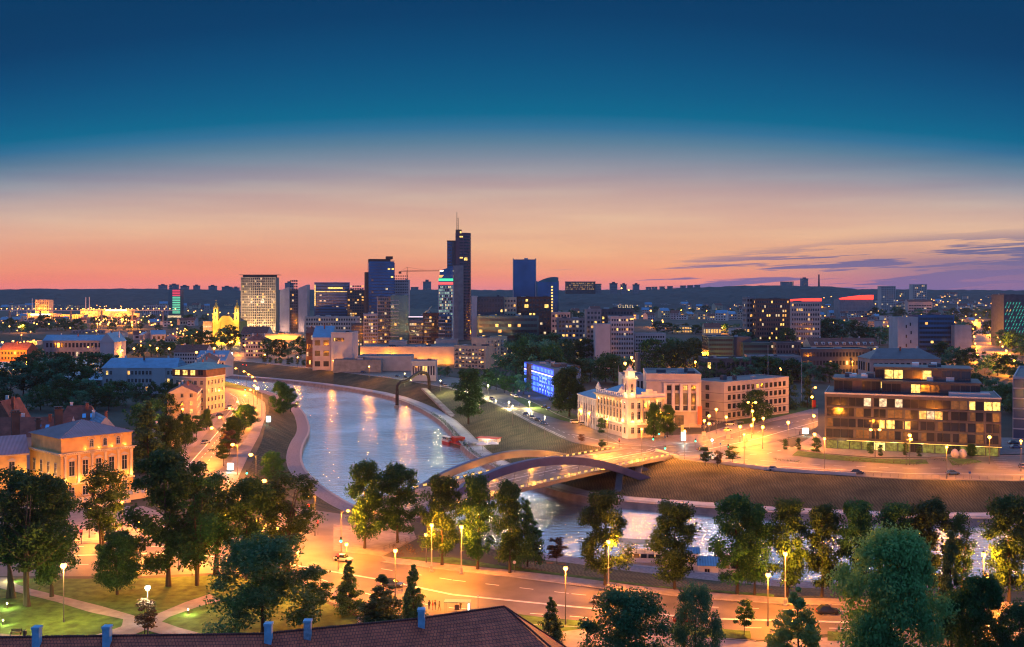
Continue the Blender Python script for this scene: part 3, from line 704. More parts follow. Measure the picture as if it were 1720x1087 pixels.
# middle distance
mid = [
 ('lime', 471, 702, 640, 36, 'dark bushy tree on the inner edge of the river bend', 3),
 ('lime', 488, 692, 652, 26, 'smaller dark tree at the start of the cobbled river path', 3),
 ('broad', 411, 722, 680, 44, 'round lit tree on the verge beside the riverside street', ZS),
 ('broad', 392, 750, 700, 46, 'amber tree below the round one on the street verge', ZS),
 ('young', 376, 783, 738, 30, 'small green tree nearest to the bright poster box', ZS),
 ('young', 385, 765, 722, 34, 'small amber tree between the verge trees and the poster box', ZS),
 ('broad', 459, 810, 760, 42, 'brown bush like tree on the grass slope above the cobbled path', 5),
 ('lime', 787, 712, 620, 62, 'solitary big dark tree on the far bank slope above the café', 4),
 ('broad', 956, 700, 618, 66, 'dense dark tree right beside the blue lit building', ZS),
 ('young', 976, 745, 729, 14, 'tiny lit tree on the verge at the far bridge end', ZS),
 ('young', 1012, 755, 738, 16, 'tiny second tree on the verge near the museum corner', ZS),
 ('broad', 1098, 738, 678, 30, 'leafy tree at the right flank of the museum', ZS),
 ('broad', 1121, 735, 680, 30, 'leafy tree between the museum and the theatre steps', ZS),
 ('pillar', 1010, 727, 701, 14, 'clipped conical bush at the museum corner', ZS),
 ('weeping', 1272, 710, 655, 62, 'weeping willow hanging over the pavement before the low office wing', ZS),
 ('farcone', 1327, 688, 620, 30, 'tall dark spruce at the end of the low office wing', ZS),
 ('farcone', 1356, 685, 624, 26, 'second dark spruce near the glass offices', ZS),
 ('pillar', 1211, 705, 674, 9, 'thin dark cypress shaped tree by the office entrance', ZS),
 ('young', 1185, 783, 751, 26, 'left small tree on the verge over the hatched slope', ZS),
 ('young', 1205, 785, 757, 20, 'middle small tree on the verge over the hatched slope', ZS),
 ('young', 1231, 779, 750, 26, 'right small tree on the verge over the hatched slope', ZS),
 ('pillar', 1319, 755, 737, 9, 'left clipped tree on the plaza before the glass offices', ZS),
 ('pillar', 1341, 755, 736, 10, 'second clipped tree on the plaza before the glass offices', ZS),
 ('pillar', 1371, 759, 734, 16, 'clipped tree at the left corner of the glass offices', ZS),
 ('pillar', 1462, 762, 742, 12, 'clipped tree left of the bright yellow doorway', ZS),
 ('pillar', 1479, 766, 746, 9, 'clipped tree right of the bright yellow doorway', ZS),
 ('pillar', 1521, 765, 744, 10, 'clipped tree at the middle shop window of the glass offices', ZS),
 ('pillar', 1544, 767, 749, 9, 'small clipped tree before the pale shop windows', ZS),
 ('broad', 1631, 769, 746, 18, 'clipped tree next to the two stone eggs', ZS),
 ('cone', 248, 790, 672, 70, 'large dark drooping tree beside the palace', ZS),
 ('broad', 283, 780, 700, 46, 'dark tree between the palace and the riverside street', ZS),
 ('broad', 311, 752, 695, 36, 'amber edged tree lit by a street lamp near the palace', ZS),
 ('young', 330, 735, 698, 28, 'small amber tree on the avenue pavement', ZS),
 ('broad', 347, 722, 688, 22, 'small street tree before the old town façades', ZS),
 ('broad', 306, 700, 642, 50, 'dark tree rising in front of the corner block', ZS),
]
for k, bx, by, tp, w, lab, z in mid: treepx(k, bx, by, tp, w, lab, z=z)
# woods and gardens of the town: (x0, x1, base row, height px range, how many, where)
def row(k, x0, x1, b0, b1, hpx, n, where, group, asp=1.05, seed=1):
    r = random.Random(seed)
    for i in range(n):
        x = x0 + (x1 - x0) * (i + .5 + (r.random() - .5) * .5) / n; by = b0 + (b1 - b0) * (i + .5) / n + (r.random() - .5) * 3; h = hpx * (.85 + .4 * r.random())
        side = 'from the left' if i < n / 2 else 'from the right'; o = ORD[i if i < n / 2 else n - 1 - i]
        treepx('far' if k == 'far' else k, x, by, by - h, h * asp * (.9 + .25 * r.random()), f'tree {o} {side} {where}', group)
row('far', -20, 160, 668, 662, 55, 7, 'in the grove left of the blue roofed school', 'trees behind the palace', 1.1, 1)
row('far', 60, 350, 680, 684, 40, 11, 'in the belt below the blue roofed school', 'trees behind the palace', 1.1, 2)
row('far', 0, 200, 690, 690, 34, 7, 'just behind the red roofs', 'trees behind the palace', 1.1, 3)
row('far', 40, 200, 628, 632, 34, 7, 'behind the little glass roof', 'trees of the old town gardens', 1.2, 4)
row('far', 200, 300, 598, 600, 26, 5, 'under the row of street lamps', 'trees of the old town gardens', 1.2, 5)
row('far', 300, 400, 590, 588, 36, 5, 'in front of the yellow church', 'trees before the church', 1.1, 6)
row('far', 70, 140, 556, 556, 24, 4, 'by the white bridge', 'trees by the white bridge', 1.3, 7)
row('far', 0, 60, 556, 560, 18, 4, 'at the left edge by the far river', 'trees by the white bridge', 1.3, 8)
row('far', 150, 350, 545, 543, 13, 12, 'in the avenue before the shopping centre', 'trees before the shopping centre', 1.3, 9)
row('far', 440, 510, 601, 603, 30, 4, 'before the long lit hall', 'trees on the north bank', 1.1, 10)
row('pillar', 440, 515, 607, 613, 9, 8, 'in the clipped row west of the museum forecourt', 'clipped trees along the north bank street', .8, 11)
row('pillar', 548, 612, 614, 621, 10, 9, 'in the clipped row under the museum forecourt', 'clipped trees along the north bank street', .8, 12)
row('farcone', 733, 752, 604, 604, 26, 2, 'of the pair before the white flats', 'conifers before the flats', .55, 13)
row('far', 862, 940, 640, 650, 64, 5, 'in the tall wood behind the blue lit building', 'trees behind the blue lit building', .95, 14)
row('far', 806, 884, 655, 662, 30, 5, 'under the tall wood left of the blue lit building', 'trees behind the blue lit building', 1.0, 15)
row('far', 950, 1080, 640, 646, 42, 7, 'between the blue lit building and the museum', 'trees behind the museum', 1.1, 16)
row('far', 1090, 1160, 622, 626, 44, 4, 'behind the theatre', 'trees behind the museum', 1.1, 17)
row('far', 1180, 1340, 642, 640, 36, 8, 'behind the low office wing', 'trees behind the office wing', 1.2, 18)
row('far', 1230, 1330, 586, 588, 32, 6, 'above the dark glass block', 'trees beyond the dark glass block', 1.2, 19)
row('far', 1330, 1510, 575, 580, 34, 9, 'beyond the long red mansard roof', 'trees beyond the mansard roof', 1.2, 20)
row('far', 1340, 1400, 640, 645, 30, 4, 'beside the roof terrace of the glass offices', 'trees behind the glass offices', 1.1, 21)
row('far', 1400, 1480, 620, 626, 26, 5, 'before the old hipped house', 'trees behind the glass offices', 1.1, 22)
row('far', 1570, 1720, 612, 640, 34, 8, 'between the avenue and the glass offices', 'trees along the avenue', 1.1, 23)
row('far', 1690, 1730, 690, 700, 50, 3, 'behind the last office block on the right', 'trees along the avenue', 1.1, 24)
row('far', 1660, 1730, 570, 605, 30, 6, 'at the right side of the lit avenue', 'trees along the avenue', 1.1, 25)
row('far', 1590, 1632, 545, 575, 22, 4, 'at the left side of the lit avenue', 'trees along the avenue', 1.1, 26)
row('far', 1460, 1700, 535, 537, 16, 14, 'in the garden belt under the hillside houses', 'trees under the hillside', 1.4, 27)
row('far', 1100, 1240, 560, 560, 18, 9, 'in the belt behind the small cinema', 'trees of the northern quarter', 1.3, 28)
row('far', 950, 1060, 540, 545, 16, 6, 'behind the lit rooftop sign', 'trees of the northern quarter', 1.3, 29)
row('far', 690, 800, 560, 565, 16, 6, 'between the tall towers', 'trees between the towers', 1.2, 30)
row('far', 700, 760, 632, 634, 14, 4, 'behind the lit pavilion on the north bank', 'trees on the north bank', 1.0, 32)
row('far', 868, 990, 612, 620, 46, 7, 'in the high wood before the grey office', 'trees behind the blue lit building', 1.0, 33)
row('far', 1060, 1190, 600, 610, 34, 7, 'above the theatre roof', 'trees behind the museum', 1.1, 34)
row('far', 1200, 1400, 610, 620, 26, 10, 'among the workshops', 'trees among the workshops', 1.2, 35)
row('far', 1350, 1480, 600, 602, 22, 6, 'below the long mansard roof', 'trees beyond the mansard roof', 1.2, 36)
row('far', 1560, 1700, 650, 690, 40, 6, 'right behind the glass offices', 'trees along the avenue', 1.1, 37)
row('far', 220, 300, 740, 700, 50, 5, 'in the dark garden right of the palace', 'trees behind the palace', .9, 38)
row('far', 0, 400, 553, 556, 11, 16, 'in the belt on the far bank of the west', 'trees on the far western bank', 1.4, 39)
row('far', 930, 1300, 528, 526, 10, 18, 'in the thin belt below the northern ridge', 'trees of the northern quarter', 1.4, 40)
row('far', 560, 760, 596, 598, 16, 8, 'on the gallery forecourt', 'trees on the gallery forecourt', 1.1, 41)
# ================================================================== LAMPS
SODC = (1.0, .275, .014); WHC = (1.0, .90, .72); YLC = (1.0, .80, .30)
def make_lamp(style, h=10.0, power=9000, col=SODC, bulbm=None, br=.36, arm=1.6, poler=.09, lightdz=-.75, lr=.3):
    bulbm = bulbm or SOD
    t = thing('street_lamp', 'street lamp', 'street lamp')
    p = MB(); p.cyl(0, 0, 0, .9, poler * 1.9, poler * 1.5, 10)
    if style == 'ornate':
        p.lathe(0, 0, [(.45, 0), (.45, .35), (.30, .5), (.30, 1.2), (.36, 1.3), (.15, 1.6), (.13, 4.6), (.2, 4.8), (.10, 5.0), (.08, h - .5), (.22, h - .4), (.24, h - .3), (.05, h - .28)], 12)
        p.build('pole', M['grey'], t)
        b = MB(); b.ball(0, 0, h, br, 12); b.build('globe', bulbm, t)
        c = MB(); c.lathe(0, 0, [(.3, h + br * .8), (.2, h + br + .12), (.02, h + br + .3)], 10); c.build('cap', M['iron'], t)
        if power: point_light(t, (.45, -.45, h - .5), power, col, lr)
        return t
    if style == 'bollard':
        p = MB(); p.lathe(0, 0, [(.14, 0), (.14, .1), (.09, .15), (.09, h * .7)], 10); p.build('post', M['iron'], t)
        b = MB(); b.lathe(0, 0, [(.12, h * .7), (.13, h * .9)], 10); b.ball(0, 0, h * .82, .13, 10); b.build('lens', bulbm, t)
        c = MB(); c.cyl(0, 0, h * .97, h, .2, .16, 10); c.build('cap', M['iron'], t)
        if power: point_light(t, (0, -.3, h + .25), power, col, .15)
        return t
    p.tube([(0, 0, 0), (0, 0, h * .5), (0, 0, h)], poler, 8, 0, [poler * 1.3, poler, poler * .65])
    p.build('pole', M['steel'], t)
    sides = (-1, 1) if style == 'double' else (-1,) if style == 'left' else (1,) if style == 'right' else ()
    if style == 'post':
        b = MB(); b.ball(0, 0, h + br * .6, br, 10); b.build('bulb', bulbm, t)
        c = MB(); c.cyl(0, 0, h + br * 1.5, h + br * 1.7, br * .9, br * .5, 10); c.build('cap', M['iron'], t)
        if power: point_light(t, (0, -br - .3, h - .2), power, col, lr)
    for s in sides:
        a = MB(); a.tube([(0, 0, h - .5), (s * arm * .4, 0, h - .05), (s * arm, 0, h + .1)], .05, 6); a.box(s * arm - .4, s * arm + .4, -.16, .16, h + .16, h + .32); a.build('arm', M['steel'], t)
        b = MB(); b.ball(s * arm, 0, h + .02, br, 10, sz=.7); b.build('bulb', bulbm, t)
        if power: point_light(t, (s * arm, 0, h + lightdz), power, col, lr)
    return t
LPROTO = {}
def lamp(style, px, py, label, h=10.0, power=9000, col=SODC, bulbm=None, br=.36, z=ZS, arm=1.6, group=None, rz=0.0, world=None, **kw):
    key = (style, h, power, col, (bulbm or SOD).name, br, arm)
    loc = Vector(world) if world is not None else head(px, py, h, z)
    if key not in LPROTO:
        t = LPROTO[key] = make_lamp(style, h, power, col, bulbm, br, arm, **kw); t.location = loc; t.rotation_euler = (0, 0, rz); tag(t, label, None, group); return t
    return dup(LPROTO[key], loc, rz, label, group)
# park and foreground
lamp('post', 107, 953, 'amber park lamp with the brightest glare on the lawn', power=16000, br=.55, col=(1, .5, .08))
lamp('post', 248, 990, 'cool white park lamp beside the small young tree', 8, 3600, WHC, WLED, .45)
for (x, y), s in zip([(20, 968), (12, 1012), (5, 1040), (316, 1022)], ['farthest of the three low garden lights at the left edge', 'middle one of the three low garden lights at the left edge', 'nearest of the three low garden lights at the left edge', 'single low garden light between two footpaths, right of the white lamp']):
    lamp('bollard', x, y, s, 1.1, 900, (.95, .95, .30), YLED, .1, group='low garden lights')
for x, y, s in [(150, 856, 'ornate amber lamp at the palace steps'), (205, 845, 'amber lamp half hidden in the tree before the palace'), (465, 889, 'amber lamp shining through the dark park trees'), (333, 872, 'amber lamp deep among the park trees'),
                (235, 880, 'amber lamp on the pavement behind the small round tree'), (400, 900, 'amber lamp behind the huge round green tree'), (300, 905, 'amber lamp at the kerb behind the tallest park tree')]:
    lamp('post', x, y, s, 7, 18000)
for x, y, s in [(775, 885, 'ornate globe lamp lighting the amber trees at the bridge approach'), (725, 882, 'ornate globe lamp by the stairs down to the river'), (1022, 910, 'ornate globe lamp glowing inside the split tree'),
                (1319, 930, 'ornate globe lamp beside the blue and white boat'), (1652, 931, 'ornate globe lamp in the gap at the far right')]:
    lamp('ornate', x, y, s, 10, 20000, br=.42)
for x, y, h, s, st in [(664, 927, 9, 'street lamp rising behind the pointed trees at the tiled roof', 'post'), (950, 957, 10, 'street lamp with flower baskets by the small dense conical tree', 'post'), (1290, 968, 9, 'street lamp with flower basket left of the emerald tree', 'post'),
                       (582, 916, 3.5, 'low lamp on the traffic island of the junction', 'post'), (573, 858, 10, 'street lamp above the junction traffic lights', 'right'), (529, 832, 10, 'street lamp at the end of the riverside street', 'left'),
                       (1657, 969, 7, 'lower lamp beside the ornate one at the far right', 'post'), (628, 853, 5, 'small lamp under the two big lit trees', 'post'), (716, 900, 6, 'small lamp hidden under the amber trees', 'post'), (500, 930, 8, 'lamp at the edge of the junction beside the park', 'post')]:
    lamp(st, x, y, s, h, 23000 if h > 6 else 7000, br=.42)
# riverside street, old town side
for i, (x, y) in enumerate([(379, 616), (400, 619), (414, 624), (422, 629), (429, 633), (433, 640), (432, 648), (426, 655), (417, 664), (405, 675), (392, 686), (376, 701), (363, 719), (399, 747), (430, 764), (454, 808)]):
    lamp('left', x, y, f'amber street lamp, {ORD[i]} from the far end of the riverside row', 10, 26000, br=.66, group='riverside street lamps')
lamp('post', 307, 688, 'amber lamp before the dark trees of the riverside avenue', 9, 7000, br=.45); lamp('post', 282, 704, 'amber lamp at the little house behind the palace', 6, 4500, br=.4)
# right bank junction
for i, (st, x, y, h, s) in enumerate([('post', 974, 690, 6, 'amber lamp farthest left along the museum side street'), ('post', 989, 695, 6, 'second amber lamp along the museum side street'), ('post', 1015, 694, 6, 'amber lamp at the museum corner bush'),
        ('post', 1082, 701, 8, 'amber lamp in front of the museum entrance side'), ('double', 1116, 694, 10, 'double headed lamp on the corner before the museum trees'), ('post', 1100, 656, 16, 'high amber lamp over the museum roof edge'),
        ('post', 1191, 700, 9, 'starry amber lamp right of the red banner'), ('post', 1191, 713, 6, 'lower amber lamp under the starry one'), ('post', 1203, 689, 10, 'amber lamp before the low office wing'), ('post', 1220, 702, 8, 'amber lamp above the parked white car'),
        ('post', 1183, 708, 5, 'small lamp on the banner fence'), ('double', 1263, 676, 12, 'tall double headed lamp in front of the weeping willow'), ('post', 1264, 692, 9, 'amber lamp under the tall double headed one'),
        ('post', 1266, 706, 6, 'small lamp at the foot of the willow'), ('post', 1282, 704, 7, 'small lamp right of the willow'), ('post', 1243, 718, 6, 'low lamp on the pavement left of the willow'), ('post', 1262, 716, 5, 'lowest lamp below the willow'),
        ('post', 1281, 719, 8, 'lamp on the central reservation of the boulevard'), ('post', 1324, 711, 9, 'lone lamp in the middle of the boulevard'), ('right', 1364, 651, 14, 'highest lamp at the end of the boulevard'), ('post', 1364, 668, 11, 'second lamp at the end of the boulevard'),
        ('post', 1367, 700, 9, 'lamp near the corner of the glass offices'), ('post', 1368, 731, 5, 'low lamp beside the bus stop at the glass offices'), ('double', 1470, 722, 10, 'double headed lamp before the glass offices'), ('right', 1522, 738, 9, 'street lamp before the middle of the glass offices'),
        ('post', 1528, 733, 10, 'twin of the street lamp before the middle of the glass offices'), ('post', 1662, 736, 9, 'street lamp at the right end of the glass offices')]):
    lamp(st, x, y, s, h, 3600 if x < 1240 else 12000 if x < 1366 else 5200, br=.6)
for x, y, s in [(1150, 725, 'slim street lamp over the middle of the junction'), (1078, 722, 'slim street lamp at the far end of the bridge'), (1020, 705, 'slim street lamp at the museum street bend'), (1385, 738, 'tall slim street lamp where the verge begins'), (1250, 731, 'slim street lamp above the three small verge trees'),
                (1590, 752, 'slim street lamp at the right part of the road above the hatched slope'), (1715, 742, 'slim street lamp cut by the right edge')]:
    lamp('post', x, y, s, 10, 38000 if x < 1300 else 20000, br=.42)  # lit heads added to bare slim poles, to brighten the road
lamp('post', 1196, 740, 'white lamp on the junction island', 5, 3000, WHC, WLED, .35)
# north bank
for x, y, h, s in [(692, 620, 7, 'greenish yellow lamp by the river arch sculpture'), (855, 676, 3, 'low yellow light on the pavement below the blue building'), (889, 676, 3, 'second low yellow light below the blue building'), (740, 640, 6, 'yellow lamp behind the river arch sculpture'), (780, 640, 6, 'yellow lamp under the white flats'), (820, 648, 6, 'yellow lamp lighting the leaves left of the blue building')]:
    lamp('post', x, y, s, h, 14000, YLC, YLED, .35)
for x, y, h, s in [(542, 588, 7, 'amber lamp left in front of the windowless museum wall'), (565, 587, 8, 'starry amber lamp before the windowless museum wall'), (718, 582, 10, 'amber lamp over the long low gallery'), (655, 600, 6, 'amber lamp at the gallery ramp'), (690, 596, 6, 'amber lamp at the gallery forecourt'), (600, 600, 6, 'amber lamp at the west end of the gallery forecourt')]:
    lamp('post', x, y, s, h, 14000, br=.6)
lamp('post', 624, 575, 'white lamp before the glassy apartment stack', 8, 3600, WHC, WLED, .6)
for i, x in enumerate([800, 830, 858, 886, 914, 940]):
    lamp('post', x - 25, 655 + i * 9, f'slim grey lamp post, {ORD[i]} from the left on the north bank road', 9, 8000, (1, .72, .38), YLED, .16, group='slim lamp posts on the north bank road')
for i, (x, y) in enumerate([(445, 596), (500, 600), (560, 606), (620, 616), (680, 628)]):
    lamp('post', x, y, f'yellowish lamp, {ORD[i]} from the left along the north bank street', 8, 9000, SODC, YLED, .3, group='yellowish lamps along the north bank street')
# lamps on the crossroads by the yellow church and the row over the blue roofs
for i, (x, y) in enumerate([(205, 590), (225, 587), (264, 586), (284, 587), (301, 585), (323, 587), (338, 585), (330, 593), (360, 586), (369, 592)]):
    lamp('post', x, y, f'large amber lamp, {ORD[i]} from the left in the row over the blue school roof', 10, 22000 if i % 2 == 0 else 0, br=.95, group='amber lamps over the blue school roof')
for i, (x, y) in enumerate([(4, 576), (22, 574), (34, 577)]): lamp('post', x, y, f'{("left", "middle", "right")[i]} one of three big amber lamps at the left edge', 10, 22000 if i == 1 else 0, br=.95, group='three amber lamps at the left edge')
for i, (x, y) in enumerate([(390, 575), (402, 577), (411, 581), (386, 576)]): lamp('post', x, y, f'amber lamp, {ORD[i]} of the cluster at the church crossroads', 10, 30000 if i < 2 else 0, br=.9, group='amber lamps at the church crossroads')
# the avenue on the right
av = [(1703, 607), (1696, 597), (1690, 590), (1684, 583), (1680, 575), (1676, 568), (1672, 562), (1666, 556), (1661, 550), (1656, 545), (1651, 540), (1646, 534), (1639, 529)]
for i, (x, y) in enumerate(av): lamp('post', x, y, f'avenue lamp, {ORD[i]} from the near end on the right side', 10, 160000 if i % 2 == 0 else 0, br=.8, group='lamps along the straight avenue')
for i, (x, y) in enumerate([(1642, 597), (1640, 588), (1638, 578), (1636, 566), (1634, 553), (1633, 541)]): lamp('post', x, y, f'avenue lamp, {ORD[i]} from the near end on the left side', 10, 160000 if i % 2 == 1 else 0, br=.8, group='lamps along the straight avenue')
lamp('post', 1657, 524, 'faint lamp above the head of the avenue', 10, 0, br=1.0)
for x, y, h, s in [(1491, 548, 10, 'starry amber lamp in the trees left of the white block'), (1213, 551, 8, 'starry amber lamp beside the small cinema'), (1131, 593, 10, 'amber lamp in the trees behind the theatre'), (1168, 609, 9, 'red amber lamp behind the theatre roof'), (1181, 610, 9, 'white lamp next to the red amber one'),
                   (1050, 612, 22, 'starry amber lamp beside the rooftop statue'), (1061, 602, 20, 'white lamp high behind the rooftop statue'), (1093, 523, 10, 'hazy amber lamp in the northern quarter'), (1044, 485, 12, 'brightest lamp on the ridge'), (1056, 488, 10, 'second lamp on the ridge')]:
    lamp('post', x, y, s, h, 40000 if y > 540 else 0, br=.8 if y > 540 else 2.2, world=None if y > 500 else D(x, y, 3300) - Vector((0, 0, h)))
# ================================================================== BRIDGE
def wbuild(mb, name, mats, root):      # mesh written in world coordinates, parented to a thing standing at root.location
    l = root.location; mb.v = [(v[0] - l[0], v[1] - l[1], v[2] - l[2]) for v in mb.v]
    return mb.build(name, mats, root)
BU = Vector((.64, .77)).normalized(); BN = Vector((BU.y, -BU.x)); PN = Vector((.3, 308.0)); PF = Vector((-17.6, 325.0))
bridge = thing('road_bridge', 'arched road bridge with amber lit deck crossing the river', 'bridge', (14, 344, 2))
def dz(t): u = (t - 28) / 66; return 8.35 + .9 * max(0, 1 - u * u)
def bp_(base, t, s, z): q = base + BU * t + BN * s; return (q.x, q.y, z)
deck = MB(); fas = MB()
ts = [-38 + 133 * i / 40 for i in range(41)]
for a, b in zip(ts, ts[1:]):
    deck.quad([bp_(PF, a, 0, dz(a)), bp_(PN, a, 0, dz(a)), bp_(PN, b, 0, dz(b)), bp_(PF, b, 0, dz(b))], 0)
    for base, s, sg in ((PN, 0, 1), (PF, 0, -1)):
        for (s0, z0), (s1, z1), m in (((0, .22), (sg * .25, .22), 1), ((sg * .25, .22), (sg * .5, -.9), 1), ((sg * .5, -.9), (-sg * 4, -1.7), 1), ((-sg * 3.2, .16), (0, .16), 2), ((-sg * 3.2, 0), (-sg * 3.2, .16), 2)):
            fas.quad([bp_(base, a, s0, dz(a) + z0), bp_(base, a, s1, dz(a) + z1), bp_(base, b, s1, dz(b) + z1), bp_(base, b, s0, dz(b) + z0)], m - 1)
    fas.quad([bp_(PF, a, 4, dz(a) - 1.7), bp_(PN, a, -4, dz(a) - 1.7), bp_(PN, b, -4, dz(b) - 1.7), bp_(PF, b, 4, dz(b) - 1.7)], 0)
wbuild(deck, 'roadway', M['asphalt'], bridge); wbuild(fas, 'deck_beam', [M['steel'], M['paving']], bridge)
lm = MB()
for s in (-9.2, -15.4):
    for a in range(-36, 94, 6): lm.bar(bp_(PN, a, s, dz(a) + .03), bp_(PN, a + 3, s, dz(a + 3) + .03), .18, .02)
for s in (-12.1, -12.5): 
    for a, b in zip(ts, ts[1:]): lm.bar(bp_(PN, a, s, dz(a) + .03), bp_(PN, b, s, dz(b) + .03), .15, .02)
wbuild(lm, 'lane_marking', M['marking'], bridge)
rl = mat('railing_light_panel', (.10, .08, .03), .5, 0, emis=(1, .66, .20), es=1.0)
lb = MB(); lb.box(-.75, .75, -.06, .06, .30, .95, 0); lb.box(-.75, .75, -.1, .1, .95, 1.03, 1); lb.box(-.75, .75, -.1, .1, .22, .3, 1); lmesh = lb.mesh('railing_light', [rl, M['iron']])
ang = math.atan2(BU.y, BU.x)
for base in (PN, PF):
    rm = MB(); sg = 1 if base is PN else -1
    for a, b in zip(ts, ts[1:]):
        for zz in (1.15, .85): rm.bar(bp_(base, a, 0, dz(a) + zz + .2), bp_(base, b, 0, dz(b) + zz + .2), .07, .07)
        rm.bar(bp_(base, a, 0, dz(a)), bp_(base, a, 0, dz(a) + 1.4), .09, .09)
    wbuild(rm, 'railing', M['steel'], bridge)
    for i in range(33):
        t = -28 + i * 3.6; q = bp_(base, t, 0, dz(t) + .2); o = link('railing_light', lmesh, bridge, (q[0] - 14, q[1] - 344, q[2] - 2), ang)
for base, side in ((PN, -1.6), (PF, 1.6)):
    for t in range(-24, 90, 19):
        q = bp_(base, t, side * 2.2, dz(t) + 1.6); point_light(bridge, (q[0] - 14, q[1] - 344, q[2] - 2), 3200, (1, .33, .03), .4)
def ray_off(px, py, base, s):
    b = base + BN * s; k = (px - PX) / F; t = (k * b.y - b.x) / (BU.x - k * BU.y); q = b + BU * t; return Vector((q.x, q.y, zat(py, q.y)))
arch_m = mat('arch_steel', (.055, .075, .17), .5, .2, .25)
def arch(pts, w, h, nm):
    P = [Vector(p) for p in pts]
    for _ in range(2):
        o = [P[0]]
        for a, b in zip(P, P[1:]): o += [a.lerp(b, .25), a.lerp(b, .75)]
        o.append(P[-1]); P = o
    m = MB(); n = len(P)
    for i, p in enumerate(P):
        d = (P[min(i + 1, n - 1)] - P[max(i - 1, 0)]).normalized(); u = Vector((d.y, -d.x, 0)).normalized(); q = u.cross(d).normalized()
        if q.z < 0: q = -q
        k = abs(i / (n - 1) - .5) * 2; ww = w * (1 + .5 * k ** 3); hh = h * (1 - .15 * k)
        for a, b in ((-1, -1), (1, -1), (1.0, 1), (-1.0, 1)): m.v.append(tuple(p + u * a * ww / 2 + q * b * hh / 2))
    for i in range(n - 1):
        for a in range(4): m.f.append((i * 4 + a, i * 4 + (a + 1) % 4, (i + 1) * 4 + (a + 1) % 4, (i + 1) * 4 + a)); m.mi.append(0)
    m.f += [(0, 1, 2, 3), ((n - 1) * 4 + 3, (n - 1) * 4 + 2, (n - 1) * 4 + 1, (n - 1) * 4)]; m.mi += [0, 0]
    o = wbuild(m, nm, arch_m, bridge); return P
na = arch([ray_off(*p) for p in [(712, 866, PN, 5), (745, 842, PN, 3), (780, 819, PN, 1.8), (812, 803, PN, 1.5), (840, 792, PN, 1.5), (870, 783, PN, 1.5), (905, 776, PN, 1.5), (940, 773, PN, 1.5), (980, 775, PN, 1.5), (1015, 781, PN, 1.5), (1045, 790, PN, 2.5), (1075, 801, PN, 4.5), (1105, 813, PN, 7.5), (1134, 825, PN, 10)]], 1.7, 2.5, 'arch')
fa = arch([ray_off(*p) for p in [(680, 842, PF, -3), (705, 823, PF, -2), (735, 804, PF, -1.5), (765, 790, PF, -1.5), (800, 777, PF, -1.5), (835, 767, PF, -1.5), (865, 762, PF, -1.5), (900, 761, PF, -1.5), (940, 765, PF, -1.5), (985, 775, PF, -1.5), (1030, 790, PF, -2), (1065, 804, PF, 0), (1092, 818, PF, 2)]], 1.6, 2.4, 'arch')
hg = MB()
for P, base in ((na, PN), (fa, PF)):
    for p in P[6:-10:3]:
        t = (Vector((p.x, p.y)) - base).dot(BU)
        if p.z > dz(t) + 2: hg.tube([p, bp_(base, t, 0, dz(t))], .07, 5)
wbuild(hg, 'hanger', M['steel'], bridge)
# inclined concrete legs and footings under the deck
lg = MB()
for base, s0, s1 in ((PN, 8, -2), (PF, -1, 3)):
    for a, b in ((58, 72), (80, 68), (48, 60)): lg.bar(bp_(base, a, s0 * .6, 1.8), bp_(base, b, s1, 8.0), 2.2, 1.3)
    for a, b in ((-34, -38), (-26, -36)): lg.bar(bp_(base, a, s0 * .3, 1.2), bp_(base, b, s1, 8.0), 2.0, 1.3)
wbuild(lg, 'bridge_leg', M['dgrey'], bridge)
ab = MB()
for t0, t1 in ((-42, -36), (84, 92)):
    ab.prism([bp_(PF, t0, -.3, 0)[:2], bp_(PN, t0, .3, 0)[:2], bp_(PN, t1, .3, 0)[:2], bp_(PF, t1, -.3, 0)[:2]], .5, 7.9)
for pts in (na[-1], fa[-1]): ab.prism([(pts.x - 4, pts.y - 3), (pts.x + 5, pts.y - 4), (pts.x + 8, pts.y + 5), (pts.x - 3, pts.y + 4)], .6, max(2.6, pts.z + .3))
wbuild(ab, 'abutment', M['concrete'], bridge)
# retaining walls of the far approach
rw = MB(); w_ = farTop[-5:]
def wall_along(mb, pts, h, z0, th=.4):
    for a, b in zip(pts, pts[1:]): mb.bar((a[0], a[1], z0 + h / 2), (b[0], b[1], z0 + h / 2), th, h)
rt = thing('parapet_wall', 'low violet parapet wall running along the top of the hatched slope', 'wall', (90, 345, ZS)); pr = MB()
wall_along(pr, [(54, 391), (60, 374), (72, 363.5), (85, 350.5), (96, 345), (112, 339)], 1.1, ZS, .45); wbuild(pr, 'wall', M['lgrey'], rt)
pf = MB(); pts = [(60, 375), (72, 365), (85, 352), (96, 346.5), (127, 335), (162, 332), (200, 331)]
for a, b in zip(pts, pts[1:]):
    a, b = Vector(a), Vector(b); n = max(1, int((b - a).length / 2.5))
    for k in range(n): q = a.lerp(b, k / n); pf.box(q.x - .04, q.x + .04, q.y - .04, q.y + .04, ZS, ZS + 1.15)
    for zz in (.5, .8, 1.1): pf.bar((a.x, a.y, ZS + zz), (b.x, b.y, ZS + zz), .04, .04)
ft = thing('railing', 'thin steel railing beside the road above the hatched slope', 'railing', (120, 340, ZS)); wbuild(pf, 'bars', M['steel'], ft)

